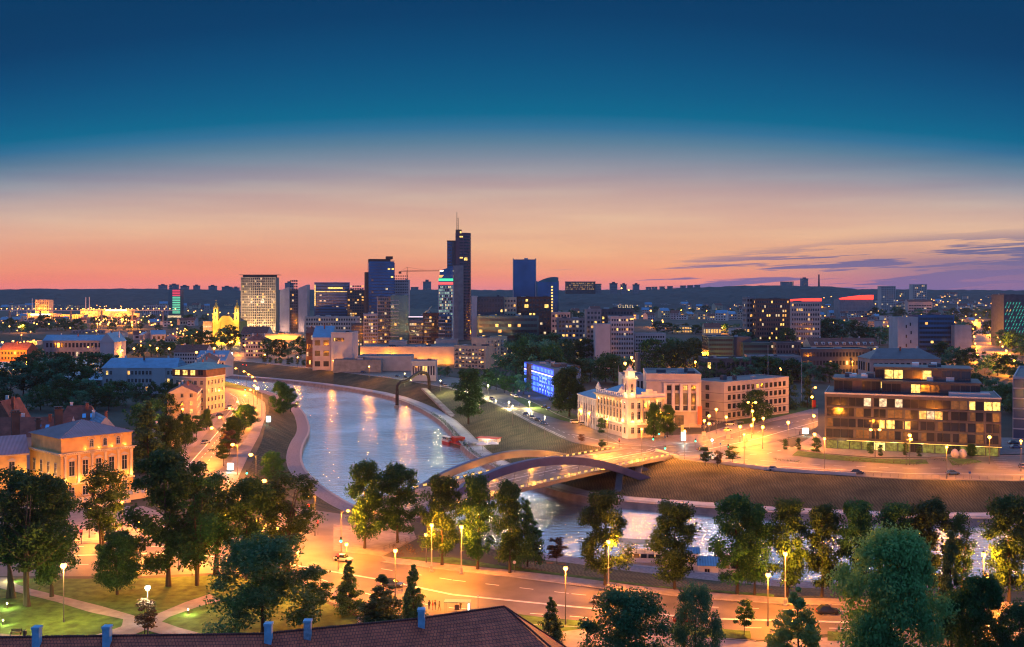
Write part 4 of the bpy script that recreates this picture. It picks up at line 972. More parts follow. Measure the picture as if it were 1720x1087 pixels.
# ================================================================== BUILDINGS
WM = {}
def win_mesh(w, h, style, pane, frame='frame'):
    k = (round(w, 2), round(h, 2), style, pane.name, frame)
    if k in WM: return WM[k]
    m = MB(); b = .1 if style != 'band' else .05
    m.box(-w / 2, w / 2, -.03, .02, 0, h, 0)                         # pane
    m.box(-w / 2 - b, -w / 2, -.10, .02, -b, h + b, 1); m.box(w / 2, w / 2 + b, -.10, .02, -b, h + b, 1)
    m.box(-w / 2, w / 2, -.10, .02, h, h + b, 1); m.box(-w / 2, w / 2, -.10, .02, -b, 0, 1)
    if style != 'band' and w > .7: m.box(-.04, .04, -.07, -.03, 0, h, 1)
    if style != 'band' and h > 1.3: m.box(-w / 2, -.04, -.07, -.03, h * .66, h * .66 + .07, 1); m.box(.04, w / 2, -.07, -.03, h * .66, h * .66 + .07, 1)
    if style == 'band' and w > 2.2:
        for q in range(1, int(w / 1.3)): xq = -w / 2 + q * w / int(w / 1.3); m.box(xq - .03, xq + .03, -.06, -.03, 0, h, 1)
    if style in ('sill', 'pediment', 'arch'): m.box(-w / 2 - .25, w / 2 + .25, -.28, .02, -b - .16, -b - .002, 1)
    if style == 'pediment':
        m.prism([(-w / 2 - .4, -.35), (w / 2 + .4, -.35), (w / 2 + .4, .02), (-w / 2 - .4, .02)], h + .35, h + .5, 1)
        n = len(m.v); m.v += [(-w / 2 - .4, -.3, h + .5), (w / 2 + .4, -.3, h + .5), (0, -.3, h + 1.15), (-w / 2 - .4, .02, h + .5), (w / 2 + .4, .02, h + .5), (0, .02, h + 1.15)]
        for q in ((0, 1, 2), (3, 5, 4), (0, 2, 5, 3), (1, 4, 5, 2)): m.f.append(tuple(n + i for i in q)); m.mi.append(1)
    if style == 'arch':
        for j in range(8):
            a0, a1 = math.pi * j / 8, math.pi * (j + 1) / 8; r1, r2 = w / 2, w / 2 + .22
            m.quad([(r1 * math.cos(a0), -.1, h + b + r1 * math.sin(a0) * .6), (r2 * math.cos(a0), -.1, h + b + r2 * math.sin(a0) * .6), (r2 * math.cos(a1), -.1, h + b + r2 * math.sin(a1) * .6), (r1 * math.cos(a1), -.1, h + b + r1 * math.sin(a1) * .6)], 1)
            m.quad([(0, -.05, h + b), (r1 * math.cos(a0), -.05, h + b + r1 * math.sin(a0) * .6), (r1 * math.cos(a1), -.05, h + b + r1 * math.sin(a1) * .6)], 0)
    WM[k] = m.mesh('window', [pane, M[frame]]); return WM[k]
class B:
    """a building: local x along its front (a to b), y away from the street, z up from its base"""
    def __init__(s, label, a, b, depth, h, wall, cat='building', name='building', group=None, z=ZS, walls=True):
        a, b = Vector(a[:2]), Vector(b[:2]); s.L = (b - a).length; s.d = depth; s.h = h; s.rz = math.atan2(b.y - a.y, b.x - a.x)
        s.t = thing(name, label, cat, (a.x, a.y, z), s.rz, group); s.wall = M[wall] if isinstance(wall, str) else wall; s.rr = random.Random(int(a.x * 7 + a.y)); s.nw = 0
        if walls: m = MB(); m.box(0, s.L, 0, s.d, -.5, h); m.build('wall', s.wall, s.t)
    def place(s, me, name, face, x, z, yo=0):
        if face == 'front': return link(name, me, s.t, (x, -yo, z), 0)
        if face == 'right': return link(name, me, s.t, (s.L + yo, x, z), R(90))
        if face == 'left': return link(name, me, s.t, (-yo, s.d - x, z), R(-90))
    def windows(s, face='front', floors=3, bays=6, w=1.2, h=1.7, z0=1.2, dz=3.3, lit=.1, style='plain', frame='frame', x0=None, x1=None, pool=(WARM, YEL, PALE), dark='glass', yo=.03):
        Lf = s.L if face == 'front' else s.d; x0 = .04 * Lf if x0 is None else x0; x1 = .96 * Lf if x1 is None else x1; st = (x1 - x0) / bays; rest = None
        for f in range(floors):
            for i in range(bays):
                pm = s.rr.choice(pool) if s.rr.random() < lit else M[dark]; x = x0 + st * (i + .5); z = z0 + f * dz
                if s.nw < 98: s.place(win_mesh(w, h, style, pm, frame), 'window', face, x, z, yo); s.nw += 1
                else:
                    if rest is None: rest = MB()
                    k = {'glass': 0}.get(pm.name, 1 if pm in (WARM, DIM) else 2 if pm is YEL else 3 if pm is PALE else 0)
                    def P(dx, dy, z_):
                        if face == 'front': return (x + dx, -yo - dy, z_)
                        if face == 'right': return (s.L + yo + dy, x + dx, z_)
                        return (-yo - dy, s.d - x - dx, z_)
                    rest.quad([P(-w / 2, .03, z), P(w / 2, .03, z), P(w / 2, .03, z + h), P(-w / 2, .03, z + h)], k)
                    for (a0, a1, b0, b1) in ((-w / 2 - .08, w / 2 + .08, z + h, z + h + .1), (-w / 2 - .08, w / 2 + .08, z - .1, z)): rest.quad([P(a0, .07, b0), P(a1, .07, b0), P(a1, .07, b1), P(a0, .07, b1)], 4)
        if rest: o = rest.build('window', [M[dark], WARM, YEL, PALE, M[frame]], s.t); o['kind'] = 'stuff'
        return s
    def rows(s, face='front', floors=10, bays=8, z0=1, dz=3.4, h=1.7, lit=.1, x0=None, x1=None, fill=.8, dark='glass', pool=(WARM, DIM, PALE, DIM), mull='dframe', yo=.05, name='window_row', mats=None):
        """one glazing strip per storey, each of many panes (towers and far blocks)"""
        Lf = s.L if face == 'front' else s.d; x0 = .03 * Lf if x0 is None else x0; x1 = .97 * Lf if x1 is None else x1; st = (x1 - x0) / bays
        for f in range(floors):
            m = MB(); z = z0 + f * dz
            for i in range(bays):
                k = (1 + s.rr.randrange(len(pool))) if s.rr.random() < lit else 0
                c = x0 + st * (i + .5); a, b = c - st * fill / 2, c + st * fill / 2
                def P(x, y, z_):
                    if face == 'front': return (x, -yo - y, z_)
                    if face == 'right': return (s.L + yo + y, x, z_)
                    return (-yo - y, s.d - x, z_)
                m.quad([P(a, 0, z), P(b, 0, z), P(b, 0, z + h), P(a, 0, z + h)], k)
            m.build(name, [M[dark]] + list(pool), s.t)
        return s
    def flat(s, m='flat_roof', par=.7, th=.3, pm=None, inset=0, units=2):
        a = MB(); a.box(inset, s.L - inset, inset, s.d - inset, s.h - .05, s.h + .12); r = a.build('roof', M[m], s.t)
        if par:
            p = MB(); L, d, h = s.L, s.d, s.h
            p.box(-.12, L + .12, -.12, th, h, h + par); p.box(-.12, L + .12, d - th, d + .12, h, h + par); p.box(-.12, th, th, d - th, h, h + par); p.box(L - th, L + .12, th, d - th, h, h + par); p.build('parapet', pm or s.wall, s.t)
        for i in range(units):
            w = min(4, s.L * .12) * (.6 + s.rr.random()); x = s.L * (.1 + .7 * s.rr.random()); y = s.d * (.25 + .4 * s.rr.random())
            if x + w > s.L - .6: continue
            u = MB(); u.box(x, x + w, y, min(s.d - .5, y + w * .7), s.h + .1, s.h + .9 + s.rr.random() * 1.4); u.box(x + w * .1, x + w * .9, y + .1, min(s.d - .6, y + w * .6), s.h + 1.0, s.h + 1.15); u.build('roof_unit', M['lgrey' if s.rr.random() < .5 else 'dgrey'], r)
        return s
    def gable(s, rh, m='tile_far', ov=.5, chim=2, axis='x', hip=0.0):
        L, d, h = s.L, s.d, s.h; a = MB(); o = ov
        if axis == 'x':
            e = [(-o, -o, h), (L + o, -o, h), (L + o, d + o, h), (-o, d + o, h)]; r0 = (-o + hip * 1.0, d / 2, h + rh); r1 = (L + o - hip * 1.0, d / 2, h + rh)
            a.quad([e[0], e[1], r1, r0]); a.quad([e[2], e[3], r0, r1]); a.quad([e[1], e[2], r1], 0 if hip else 1); a.quad([e[3], e[0], r0], 0 if hip else 1)
        else:
            e = [(-o, -o, h), (L + o, -o, h), (L + o, d + o, h), (-o, d + o, h)]; r0 = (L / 2, -o + hip, h + rh); r1 = (L / 2, d + o - hip, h + rh)
            a.quad([e[0], e[1], r0], 0 if hip else 1); a.quad([e[1], e[2], r1, r0]); a.quad([e[2], e[3], r1], 0 if hip else 1); a.quad([e[3], e[0], r0, r1])
        a.box(-o, L + o, -o, d + o, h - .15, h - .01, 1)
        r = a.build('roof', [M[m], s.wall], s.t)
        for i in range(chim):
            x = L * (i + .7) / (chim + .4); y = d * (.38 if i % 2 else .62); c = MB(); c.box(x - .45, x + .45, y - .35, y + .35, h + rh * .3, h + rh + .9); c.box(x - .55, x + .55, y - .45, y + .45, h + rh + .9, h + rh + 1.05); c.build('chimney', M['brick' if i % 2 else 'white'], r)
        return s
    def part(s, name, mb, m, parent=None): return mb.build(name, [M[k] if isinstance(k, str) else k for k in (m if isinstance(m, (list, tuple)) else [m])], parent or s.t)
    def cornice(s, z, out=.4, h=.4, m='white_stucco', faces='flr'):
        c = MB(); L, d = s.L, s.d
        if 'f' in faces: c.box(-out, L + out, -out, -.002, z, z + h)
        if 'l' in faces: c.box(-out, -.002, 0, d, z, z + h)
        if 'r' in faces: c.box(L + .002, L + out, 0, d, z, z + h)
        s.part('cornice', c, m); return s
def gpx(xa, ya, xb, yb, z=ZS): return G(xa, ya, z), G(xb, yb, z)

# ---- glass offices on the right
a = (119.8, 399); b_ = (177.5, 378)
o = B('five storey glass and stone office building with stepped dark roof terraces', a, b_, 30, 21, 'brown', 'office building', 'office_building', walls=False)
L = o.L; L = o.L; OB = mat('office_stone', (.085, .085, .105), .7, .2, .4); m = MB(); m.box(.5, L - .5, .5, o.d, -.3, 20.9); o.part('glass_core', m, 'dgrey')
for k, z in enumerate((3.9, 8.0, 12.1, 16.1, 20.1)):
    m = MB(); m.box(-.05, L + .05, -.1, .6, z - .25, z + (.32 if k < 4 else .95)); m.box(-.05, .6, .6, o.d, z - .25, z + (.32 if k < 4 else .95)); m.box(L - .6, L + .05, .6, o.d, z - .35, z + .55); o.part('floor_band', m, OB)
rr = random.Random(5); litset = {(1, 7): YEL, (1, 8): YEL, (1, 10): WARM, (2, 9): DIM, (2, 12): WARM, (2, 13): PALE, (2, 14): WARM, (3, 5): PALE, (3, 7): PALE, (3, 9): PALE, (3, 18): YEL, (3, 20): YEL, (3, 21): YEL, (0, 7): DIM, (0, 4): DIM, (0, 12): DIM, (0, 17): DIM, (1, 14): DIM, (1, 19): DIM, (0, 19): DIM}
for f in range(4):
    z0 = 4.5 + f * 4.05; xs = [0.2 + (L - .4) * k / 22 for k in range(23)]
    for k in range(22):
        x0, x1 = xs[k] + .12, xs[k + 1] - .12
        pn = litset.get((f, k), M['glass'] if rr.random() < .88 else DIM)
        if k in (1, 2, 3) and f < 3: pn = M['glass']
        o.place(win_mesh(x1 - x0, 3.1, 'band', pn, 'dframe'), 'window', 'front', (x0 + x1) / 2, z0 + .02, -.25)
    for k in range(0, 23, 2):
        if f == 3 and k % 6: continue
        if (k * 7 + f * 5) % 9 == 0 or k == 2: continue
        w = .55 + .5 * rr.random(); dx = (rr.random() - .5) * 1.2 if 0 < k < 22 else 0; q = MB(); xq = min(max(xs[k] + dx, w / 2), L - w / 2); q.box(xq - w / 2, xq + w / 2, -.08, .45, z0 - .05, z0 + 3.15); o.part('pier', q, OB)
    for k in range(3): o.place(win_mesh(4.2, 2.6, 'band', DIM if (f + k) % 3 == 0 else M['glass'], 'dframe'), 'window', 'left', 5 + k * 10, z0 + .2, .02)
m = MB()
for k in range(9): m.box(-.04, .5, k * 3.5, k * 3.5 + 1.4, 4.4, 20.2)
o.part('side_wall', m, OB)
shop = [lit('shop_light_green', (.55, .66, .12), .3), lit('shop_light_yellow', (1, .78, .22), 2.0), M['glass']]
for k in range(14):
    x0 = .6 + (L - 1.2) * k / 14; x1 = x0 + (L - 1.2) / 14 - .4; pn = shop[1] if k == 4 else shop[2] if k in (7, 10) else shop[0]
    o.place(win_mesh(x1 - x0, 2.9, 'band', pn, 'dframe'), 'shop_window', 'front', (x0 + x1) / 2, .25, -.4)
for k in range(3): o.place(win_mesh(3.4, 2.8, 'band', shop[0], 'dframe'), 'shop_window', 'left', 4 + k * 9, .3, -.3)
m = MB(); m.box(8, L + .1, -1.6, -.12, 3.55, 3.85); m.box(8, L + .1, -1.63, -1.6, 3.62, 3.76, 1)
cn = mat('canopy_strip_light', (.9, .7, .3), .5, 0, emis=(1, .62, .12), es=1.6); o.part('canopy', m, [M['brown'], cn])
for k in range(6): point_light(o.t, (6 + k * 9.5, -2.2, 3.2), 260, (1, .75, .3), .3)
m = MB(); m.box(0, L, 0, o.d, 21.05, 21.2); o.part('roof', m, 'flat_roof')
m = MB(); m.box(-.1, L + .1, -.15, .1, 20.95, 21.5); m.box(-.1, .15, .1, o.d, 20.95, 21.5); m.box(L - .15, L + .1, .1, o.d, 20.95, 21.5); o.part('parapet', m, 'lgrey')
def pent(x0, x1, y0, y1, z0, z1, litx, nm='penthouse'):
    m = MB(); m.box(x0, x1, y0, y1, z0, z1); r = o.part(nm, m, 'dgrey'); m = MB(); m.box(x0 - .6, x1 + .6, y0 - .8, y1, z1 + .002, z1 + .45); ro = m.build('roof', M['flat_roof'], r)
    n = max(2, int((x1 - x0) / 3.2))
    for k in range(n):
        xa = x0 + (x1 - x0) * k / n; w = (x1 - x0) / n - .3; pn = YEL if k in litx else (M['brown'] if k % 4 == 2 else M['glass'])
        w_ = link('window', win_mesh(w, z1 - z0 - 1.2, 'band', pn, 'dframe'), r, (xa + w / 2 + .15, y0 - .03, z0 + .5))
    for k in range(5):
        xx = x0 + (x1 - x0) * rr.random() * .9; u = MB(); u.box(xx, xx + 1.2 + rr.random() * 2, y0 + 2 + rr.random() * 5, y0 + 9, z1 + .45, z1 + 1.2 + rr.random()); u.build('roof_unit', M['white' if k % 2 else 'dgrey'], ro)
    r_ = MB()
    for k in range(int(x1 - x0)): r_.box(x0 + k, x0 + k + .05, y0 - 1.8, y0 - 1.75, z0 - .1, z0 + 1.0)
    r_.box(x0, x1, y0 - 1.8, y0 - 1.74, z0 + 1.0, z0 + 1.06); r_.build('terrace_rail', M['steel'], r)
pent(3, 20, 8, 26, 21.2, 26.2, ())
pent(20.5, 55, 7, 28, 21.2, 25.6, (3,)); pent(18, 52, 11, 28, 26.1, 30.6, (1, 2, 5))
m = MB(); m.box(44, 58, 3, 9, 21.2, 22.6); o.part('roof_unit', m, 'lgrey')
# ---- energy museum with corner turret
a = (36.6, 451.4); b_ = (47.6, 425)
mu = B('floodlit cream museum with ornate cornice, corner turret and blue metal roof', a, b_, 17, 16.2, 'pink', 'museum', 'museum_building')
mu.windows('front', 1, 9, 1.3, 3.2, 7.6, 4, .0, 'arch', x0=1.0, x1=mu.L - 2.5); mu.windows('front', 1, 9, 1.3, 2.4, 12.1, 4, 0, 'sill', x0=1.0, x1=mu.L - 2.5); mu.windows('front', 1, 9, 1.2, 2.2, 2.0, 4, 0, 'sill', x0=1.0, x1=mu.L - 2.5)
for z, h in ((2.0, 2.2), (7.6, 3.2), (12.1, 2.4)): mu.windows('right', 1, 4, 1.3, h, z, 4, 0, 'sill', x0=3, x1=16)
m = MB()
for k in range(10):
    x = 1.0 + (mu.L - 3.5) * k / 9; m.box(x - .28, x + .28, -.45, -.002, 6.4, 15.2); m.box(x - .4, x + .4, -.55, -.45, 6.0, 6.6); m.box(x - .42, x + .42, -.55, -.002, 15.2, 15.6)
for k in range(5):
    y = 2.8 + 13.4 * k / 4; m.box(mu.L + .002, mu.L + .45, y - .28, y + .28, 6.4, 15.2)
mu.part('pilaster', m, 'cream')
mu.cornice(5.4, .35, .5); mu.cornice(15.7, .9, .45, 'cream'); mu.cornice(16.2, 1.3, .3, 'cream')
m = MB(); Lm, dm = mu.L, mu.d
for k in range(14): m.box(.2 + (Lm - 4) * k / 14, .2 + (Lm - 4) * k / 14 + .5, -.2, .2, 16.5, 17.9)
m.box(-.2, Lm - 3, -.25, .25, 17.9, 18.2); m.box(-.2, Lm - 3, -.25, .25, 16.5, 16.8)
for x0, w in ((-.2, 4.0), (Lm - 8.5, 5.5)):
    m.box(x0, x0 + w, -.35, .35, 18.2, 18.9); m.box(x0 + w * .2, x0 + w * .8, -.35, .35, 18.9, 19.9); m.box(x0 + w * .38, x0 + w * .62, -.3, .3, 19.9, 20.6); m.ball(x0 + w / 2, 0, 20.8, .35)
m.box(Lm - .35, Lm + .35, 3.5, dm, 16.5, 17.9); m.box(Lm - .35, Lm + .35, 6, 13, 17.9, 18.9); m.box(Lm - .35, Lm + .35, 8, 11, 18.9, 19.9)
mu.part('balustrade', m, 'white_stucco')
m = MB(); m.quad([(.6, .6, 16.6), (Lm - .6, .6, 16.6), (Lm - 8, dm / 2, 20.2), (7, dm / 2, 20.2)]); m.quad([(Lm - .6, .6, 16.6), (Lm - .6, dm, 16.6), (Lm - 8, dm / 2, 20.2)]); m.quad([(Lm - .6, dm, 16.6), (.6, dm, 16.6), (7, dm / 2, 20.2), (Lm - 8, dm / 2, 20.2)]); m.quad([(.6, dm, 16.6), (.6, .6, 16.6), (7, dm / 2, 20.2)])
mu.part('roof', m, 'blue_roof')
tx, ty = Lm - 1.0, 1.2; m = MB()
m.box(tx - 2.6, tx + 2.0, ty - 2.3, ty + 2.3, 0, 16.4); m.box(tx - 2.1, tx + 1.6, ty - 1.9, ty + 1.9, 16.4, 24.2); m.box(tx - 2.8, tx + 2.3, ty - 2.6, ty + 2.6, 24.2, 24.7); m.box(tx - 1.7, tx + 1.2, ty - 1.5, ty + 1.5, 24.7, 27.2); m.box(tx - 2.2, tx + 1.7, ty - 2, ty + 2, 27.2, 27.6); m.lathe(tx - .25, ty, [(1.5, 27.6), (1.3, 28.4), (.7, 28.9), (.7, 29.6), (.01, 29.7)], 12)
for sx in (-1, 1):
    for sy in (-1, 1): m.cyl(tx - .25 + sx * 1.6, ty + sy * 1.75, 17, 24, .25, n=8); m.ball(tx - .25 + sx * 1.9, ty + sy * 2.1, 25.1, .4)
tu = mu.part('turret', m, 'white_stucco')
for z, h, w, st in ((2.2, 2.4, 1.2, 'sill'), (7.4, 3, 1.1, 'arch'), (12.3, 2.4, 1.1, 'sill'), (19, 3.0, 1.0, 'arch')):
    yo = 2.33 - 1.2 if z < 16 else 1.93 - 1.2; link('window', win_mesh(w, h, st, PALE if z == 7.4 else M['glass'], 'frame'), tu, (tx - .3, -yo, z))
    xo = tx + (2.03 if z < 16 else 1.63); link('window', win_mesh(w, h, st, M['glass'], 'frame'), tu, (xo, ty, z), R(90))
m = MB(); m.box(tx - 1.6, tx + 1, -2.0, -1.15, 6.6, 6.9); m.box(tx - 1.6, tx + 1, -2.0, -1.9, 6.9, 7.7); m.build('balcony', M['white_stucco'], tu)
FL = (1, .50, .15)
for k in range(7): point_light(mu.t, (1.6 + 3.6 * k, -1.1, 6.9), 340, FL, .25); 
for k in range(7): point_light(mu.t, (1.6 + 3.6 * k, -.95, 14.7), 140, FL, .25)
for k in range(3): point_light(mu.t, (Lm + 1.1, 4.5 + 4.6 * k, 6.9), 380, FL, .25); point_light(mu.t, (Lm + 1.0, 4.5 + 4.6 * k, 14.7), 160, FL, .25)
for x, y, z, p in ((tx - .3, -2.2, 7.6, 420), (tx + 3, 1.2, 7, 420), (tx - .3, -1.9, 18, 260), (tx + 2.6, 1.2, 18, 260), (tx - .3, -1.3, 25.4, 90), (tx - .3, -2, 28.6, 120), (tx + 2.6, 1.2, 28.6, 80), (tx - 2, -3.2, 1, 200)): point_light(mu.t, (x, y, z), p, FL, .2)
an = B('plain grey and white side wing continuing the museum, with tall pilasters', (30.2, 476), (36.5, 452.2), 14, 13.5, 'lgrey', 'museum wing', 'museum_wing')
an.windows('front', 2, 7, 1.1, 2.8, 2.0, 5.4, 0, 'sill').gable(2.2, 'blue_roof', chim=1, hip=3).cornice(12.9, .4, .5)
m = MB()
for k in range(8): x = .6 + (an.L - 1.2) * k / 7; m.box(x - .3, x + .3, -.3, -.002, .3, 12.6)
an.part('pilaster', m, 'white_stucco')
# ---- theatre and its wing
th = B('tall white stone theatre front with four giant pillars', (59.6, 462), (83.5, 460), 34, 22.7, 'pink', 'theatre', 'theatre_building')
th.flat('flat_roof', 1.0, units=5).cornice(20.2, .5, .35, 'lgrey', 'fr')
m = MB()
for k in range(5): x = 8.2 + 3.55 * k; m.box(x - .65, x + .65, -.8, -.002, 7.5, 19)
m.box(7.4, 23.1, -.9, -.002, 19, 19.5); m.box(7.4, 23.1, -.9, -.002, 7, 7.5); th.part('pillar', m, 'white_stucco')
for k in range(4):
    x = 9.98 + 3.55 * k
    for z, h, l in ((7.7, 1.7, M['glass']), (10.2, 4.8, (DIM if k in (1, 2) else M['glass'])), (16.4, 2, WARM if k == 2 else M['glass'])): th.place(win_mesh(1.7, h, 'plain', l, 'dframe'), 'window', 'front', x, z, .03)
th.place(win_mesh(3.6, 4.6, 'plain', DIM, 'dframe'), 'entrance_door', 'front', 14.5, .6, .03); th.place(win_mesh(2, 2.4, 'plain', M['glass'], 'dframe'), 'window', 'front', 9, 2.2, .03); th.windows('front', 1, 2, 1.2, 1.2, .4, 3, 0, x0=5, x1=9)
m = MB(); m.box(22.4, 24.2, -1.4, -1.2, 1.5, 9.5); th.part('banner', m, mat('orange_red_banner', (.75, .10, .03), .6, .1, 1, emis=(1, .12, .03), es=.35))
m = MB(); m.box(-.9, 6.5, -.05, -.001, 8, 14.5); th.part('dark_panel', m, 'dgrey')
wg = B('low pale office wing with horizontal bands and square windows', (86, 496), (98, 481.6), 50, 17.6, 'pink', 'office wing', 'office_wing')
wg.flat('flat_roof', .6, units=3); wg.windows('right', 4, 13, 1.9, 2.1, 1.6, 4.1, .03, 'plain', 'dframe', yo=.03); wg.windows('front', 4, 1, 1.9, 2.1, 1.6, 4.1, 0, 'plain', 'dframe', x0=7, x1=11)
for z in (.8, 4.3, 8.4, 12.5): wg.cornice(z + .2, .12, .14, 'dgrey', 'fr')
# ---- building wrapped in blue light
blu = B('building clad in glowing blue light with a white light strip', (7.8, 648), (23.3, 583), 16, 16.2, 'blue', 'blue lit building', 'blue_lit_building')
BLUE_E = mat('blue_led_cladding', (.02, .04, .3), .5, .45, .6, emis=(.02, .08, 1.0), es=.75); BL2 = mat('blue_led_tube', (.05, .1, .4), .5, 0, emis=(.10, .25, 1.0), es=2.6)
m = MB(); m.box(0, blu.L, -.12, -.002, .5, 16.4); blu.part('led_screen', m, BLUE_E)
for f in range(5):
    m = MB()
    for k in range(22):
        x = 1 + (blu.L - 2) * k / 21
        if f in (0, 1, 2) and 34 < x < 56 and (k + f) % 2: continue
        m.box(x - .35, x + .35, -.3, -.122, 1 + f * 3.1, 3.2 + f * 3.1)
    blu.part('led_tube', m, BL2)
m = MB(); m.box(0, blu.L, -.34, -.302, 11.9, 12.5); blu.part('light_strip', m, mat('white_light_strip', (.9, .8, .8), .5, 0, emis=(1, .72, .62), es=1.6))
m = MB()
for k in range(9):
    for j in range(4):
        if rr.random() < .6: x = 37 + 2.2 * k; m.box(x, x + 1.1, -.34, -.3, 2.5 + j * 2.3, 3.6 + j * 2.3)
blu.part('lit_window', m, COOL); blu.flat('flat_roof', .4, units=3)
point_light(blu.t, (blu.L * .4, -7, 8), 4500, (.05, .15, 1), 1.5); point_light(blu.t, (blu.L * .85, -6, 5), 3000, (.05, .15, 1), 1.5)
gbx = B('dark brick block standing behind the blue lit building', G(912, 662, ZS), G(974, 660, ZS), 30, 15.5, 'dbrick', 'building'); gbx.flat(units=4); gbx.windows('front', 3, 8, 1.4, 1.7, 2, 4, 0)
# ---- white flats on the north bank
for lab, xa, ya, xb, yb, nf, nb in (('cream five storey block of flats with cluttered balconies', 763, 618, 816, 620, 5, 9), ('taller cream block of flats with glowing end balconies', 816.6, 619, 852, 614, 7, 6)):
    a, b_ = gpx(xa, ya, xb, yb); fl = B(lab, a, b_, 13, nf * 3.1 + 1.6, 'cream', 'block of flats', 'apartment_building'); fl.windows('front', nf, nb, 1.5, 1.5, 1.3, 3.1, .28, 'plain'); fl.flat(units=3)
    for f in range(nf):
        for k in range(0, nb, 2):
            x = .04 * fl.L + .92 * fl.L / nb * (k + .5); q = MB(); q.box(x - 1.3, x + 1.3, -1.2, -.1, .9 + f * 3.1, 1.05 + f * 3.1); q.box(x - 1.3, x + 1.3, -1.2, -1.1, 1.05 + f * 3.1, 1.9 + f * 3.1); q.box(x - 1.3, x - 1.2, -1.1, -.1, 1.05 + f * 3.1, 1.9 + f * 3.1); fl.part('balcony', q, ('dgrey', 'teal_roof', 'lgrey', 'brown')[(f + k) % 4])
    fl.windows('right' if nf == 7 else 'left', nf, 2, 1.5, 1.5, 1.3, 3.1, .6)
# ---- yellow palace in the left foreground
a = (-126.5, 292); b_ = (-112, 308)
pa = B('amber floodlit yellow palace with pedimented windows and low pyramid roof', a, b_, 20, 14.6, 'yellow_stucco', 'palace', 'palace_building')
L, d = pa.L, pa.d
pa.windows('front', 1, 5, 1.5, 4.0, 8.0, 4, 0, 'pediment', x0=1.2, x1=L - .8); pa.windows('front', 1, 5, 1.5, 2.4, 2.2, 4, .4, 'sill', x0=1.2, x1=L - .8)
pa.windows('left', 1, 4, 1.3, 3.2, 8.3, 4, 0, 'sill'); pa.windows('left', 1, 4, 1.3, 2.2, 2.4, 4, 0, 'sill')
m = MB()
for k in range(6): x = 1.2 + (L - 2) * k / 5; m.box(x - .3, x + .3, -.4, -.002, 6.4, 13.2); m.box(x - .42, x + .42, -.5, -.002, 13.2, 13.7); m.box(x - .42, x + .42, -.5, -.002, 5.9, 6.4)
pa.part('pilaster', m, 'cream')
pa.cornice(13.8, .35, .5, 'cream', 'fl'); pa.cornice(14.35, .75, .22, 'cream', 'fl'); pa.cornice(5.3, .3, .5, 'cream', 'fl')
m = MB()
for k in range(34): x = .3 + (L - .6) * k / 33; m.box(x - .12, x + .12, -.72, -.36, 14.05, 14.33)
for k in range(30): y = .3 + (d - .6) * k / 29; m.box(-.72, -.36, y - .12, y + .12, 14.05, 14.33)
pa.part('dentil', m, 'cream')
m = MB(); m.box(.3, L - .3, .3, d - .3, 14.6, 18.6); m.box(.1, L - .1, .1, d - .1, 18.35, 18.75); at = pa.part('attic', m, 'yellow_stucco')
for k in range(3):
    x = L * .42 + k * L * .185; link('window', win_mesh(1.0, 1.7, 'arch', M['glass'], 'frame'), at, (x, .26, 15.6)); q = MB()
    for j in range(8):
        a0, a1 = math.pi * j / 8, math.pi * (j + 1) / 8; q.quad([(x + .95 * math.cos(a0), .1, 17.6 + .8 * math.sin(a0)), (x + 1.3 * math.cos(a0), .1, 17.6 + 1.15 * math.sin(a0)), (x + 1.3 * math.cos(a1), .1, 17.6 + 1.15 * math.sin(a1)), (x + .95 * math.cos(a1), .1, 17.6 + .8 * math.sin(a1))])
        q.quad([(x + 1.3 * math.cos(a0), .1, 17.6 + 1.15 * math.sin(a0)), (x + 1.3 * math.cos(a0), .5, 17.6 + 1.15 * math.sin(a0)), (x + 1.3 * math.cos(a1), .5, 17.6 + 1.15 * math.sin(a1)), (x + 1.3 * math.cos(a1), .1, 17.6 + 1.15 * math.sin(a1))])
    q.build('arch_hood', M['cream'], at)
m = MB(); z = 18.76; ap = (L / 2, d / 2, 22.4); e = [(-.4, -.4, z), (L + .4, -.4, z), (L + .4, d + .4, z), (-.4, d + .4, z)]
for i in range(4): m.quad([e[i], e[(i + 1) % 4], ap])
for i in range(4): m.tube([e[i], ap], .09, 5)
for i in range(4):       # raised seams on each slope
    e0, e1 = Vector(e[i]), Vector(e[(i + 1) % 4]); A_ = Vector(ap)
    for k in range(1, 30):
        u = k / 30; p = e0.lerp(e1, u); v = min(u, 1 - u) * 2
        mid = (e0 + e1) / 2; tgt = p + (A_ - mid) * v; m.bar(p + Vector((0, 0, .03)), tgt + Vector((0, 0, .03)), .05, .07)
pa.part('roof', m, 'metal_roof')
PAL = (1, .50, .10)
for k in range(6): point_light(pa.t, (1.2 + (L - 2) * k / 5, -1.1, 6.6), 300, PAL, .2)
for k in range(4): point_light(pa.t, (L * .33 + k * L * .185, -.35, 15.2), 55, PAL, .12)
for k in range(4): q = MB(); q.ball(L * .33 + k * L * .185, .05, 15.1, .14); q.build('uplight', SOD, pa.t)
for k in range(5): point_light(pa.t, (2 + (L - 3) * k / 4, -1.8, 1.2), 260, PAL, .3)
point_light(pa.t, (-3.5, 5, 7), 1300, PAL, .5); point_light(pa.t, (-3.5, 14, 7), 1100, PAL, .5)
m = MB(); m.box(-3, L + 2, -7, -.5, -.2, 1.6); m.box(3, L - 6, -10, -7, -.2, .8)
for k in range(14): m.box(-3 + (L + 5) * k / 14, -3 + (L + 5) * k / 14 + .5, -7, -6.7, 1.6, 2.6)
m.box(-3, L + 2, -7.05, -6.65, 2.6, 2.8); pa.part('terrace', m, 'cream')
wn = B('lower palace wing with amber façade and broad violet metal roof', (-171, 281), (-139.5, 299.5), 16, 13.6, 'yellow_stucco', 'palace wing', 'palace_wing')
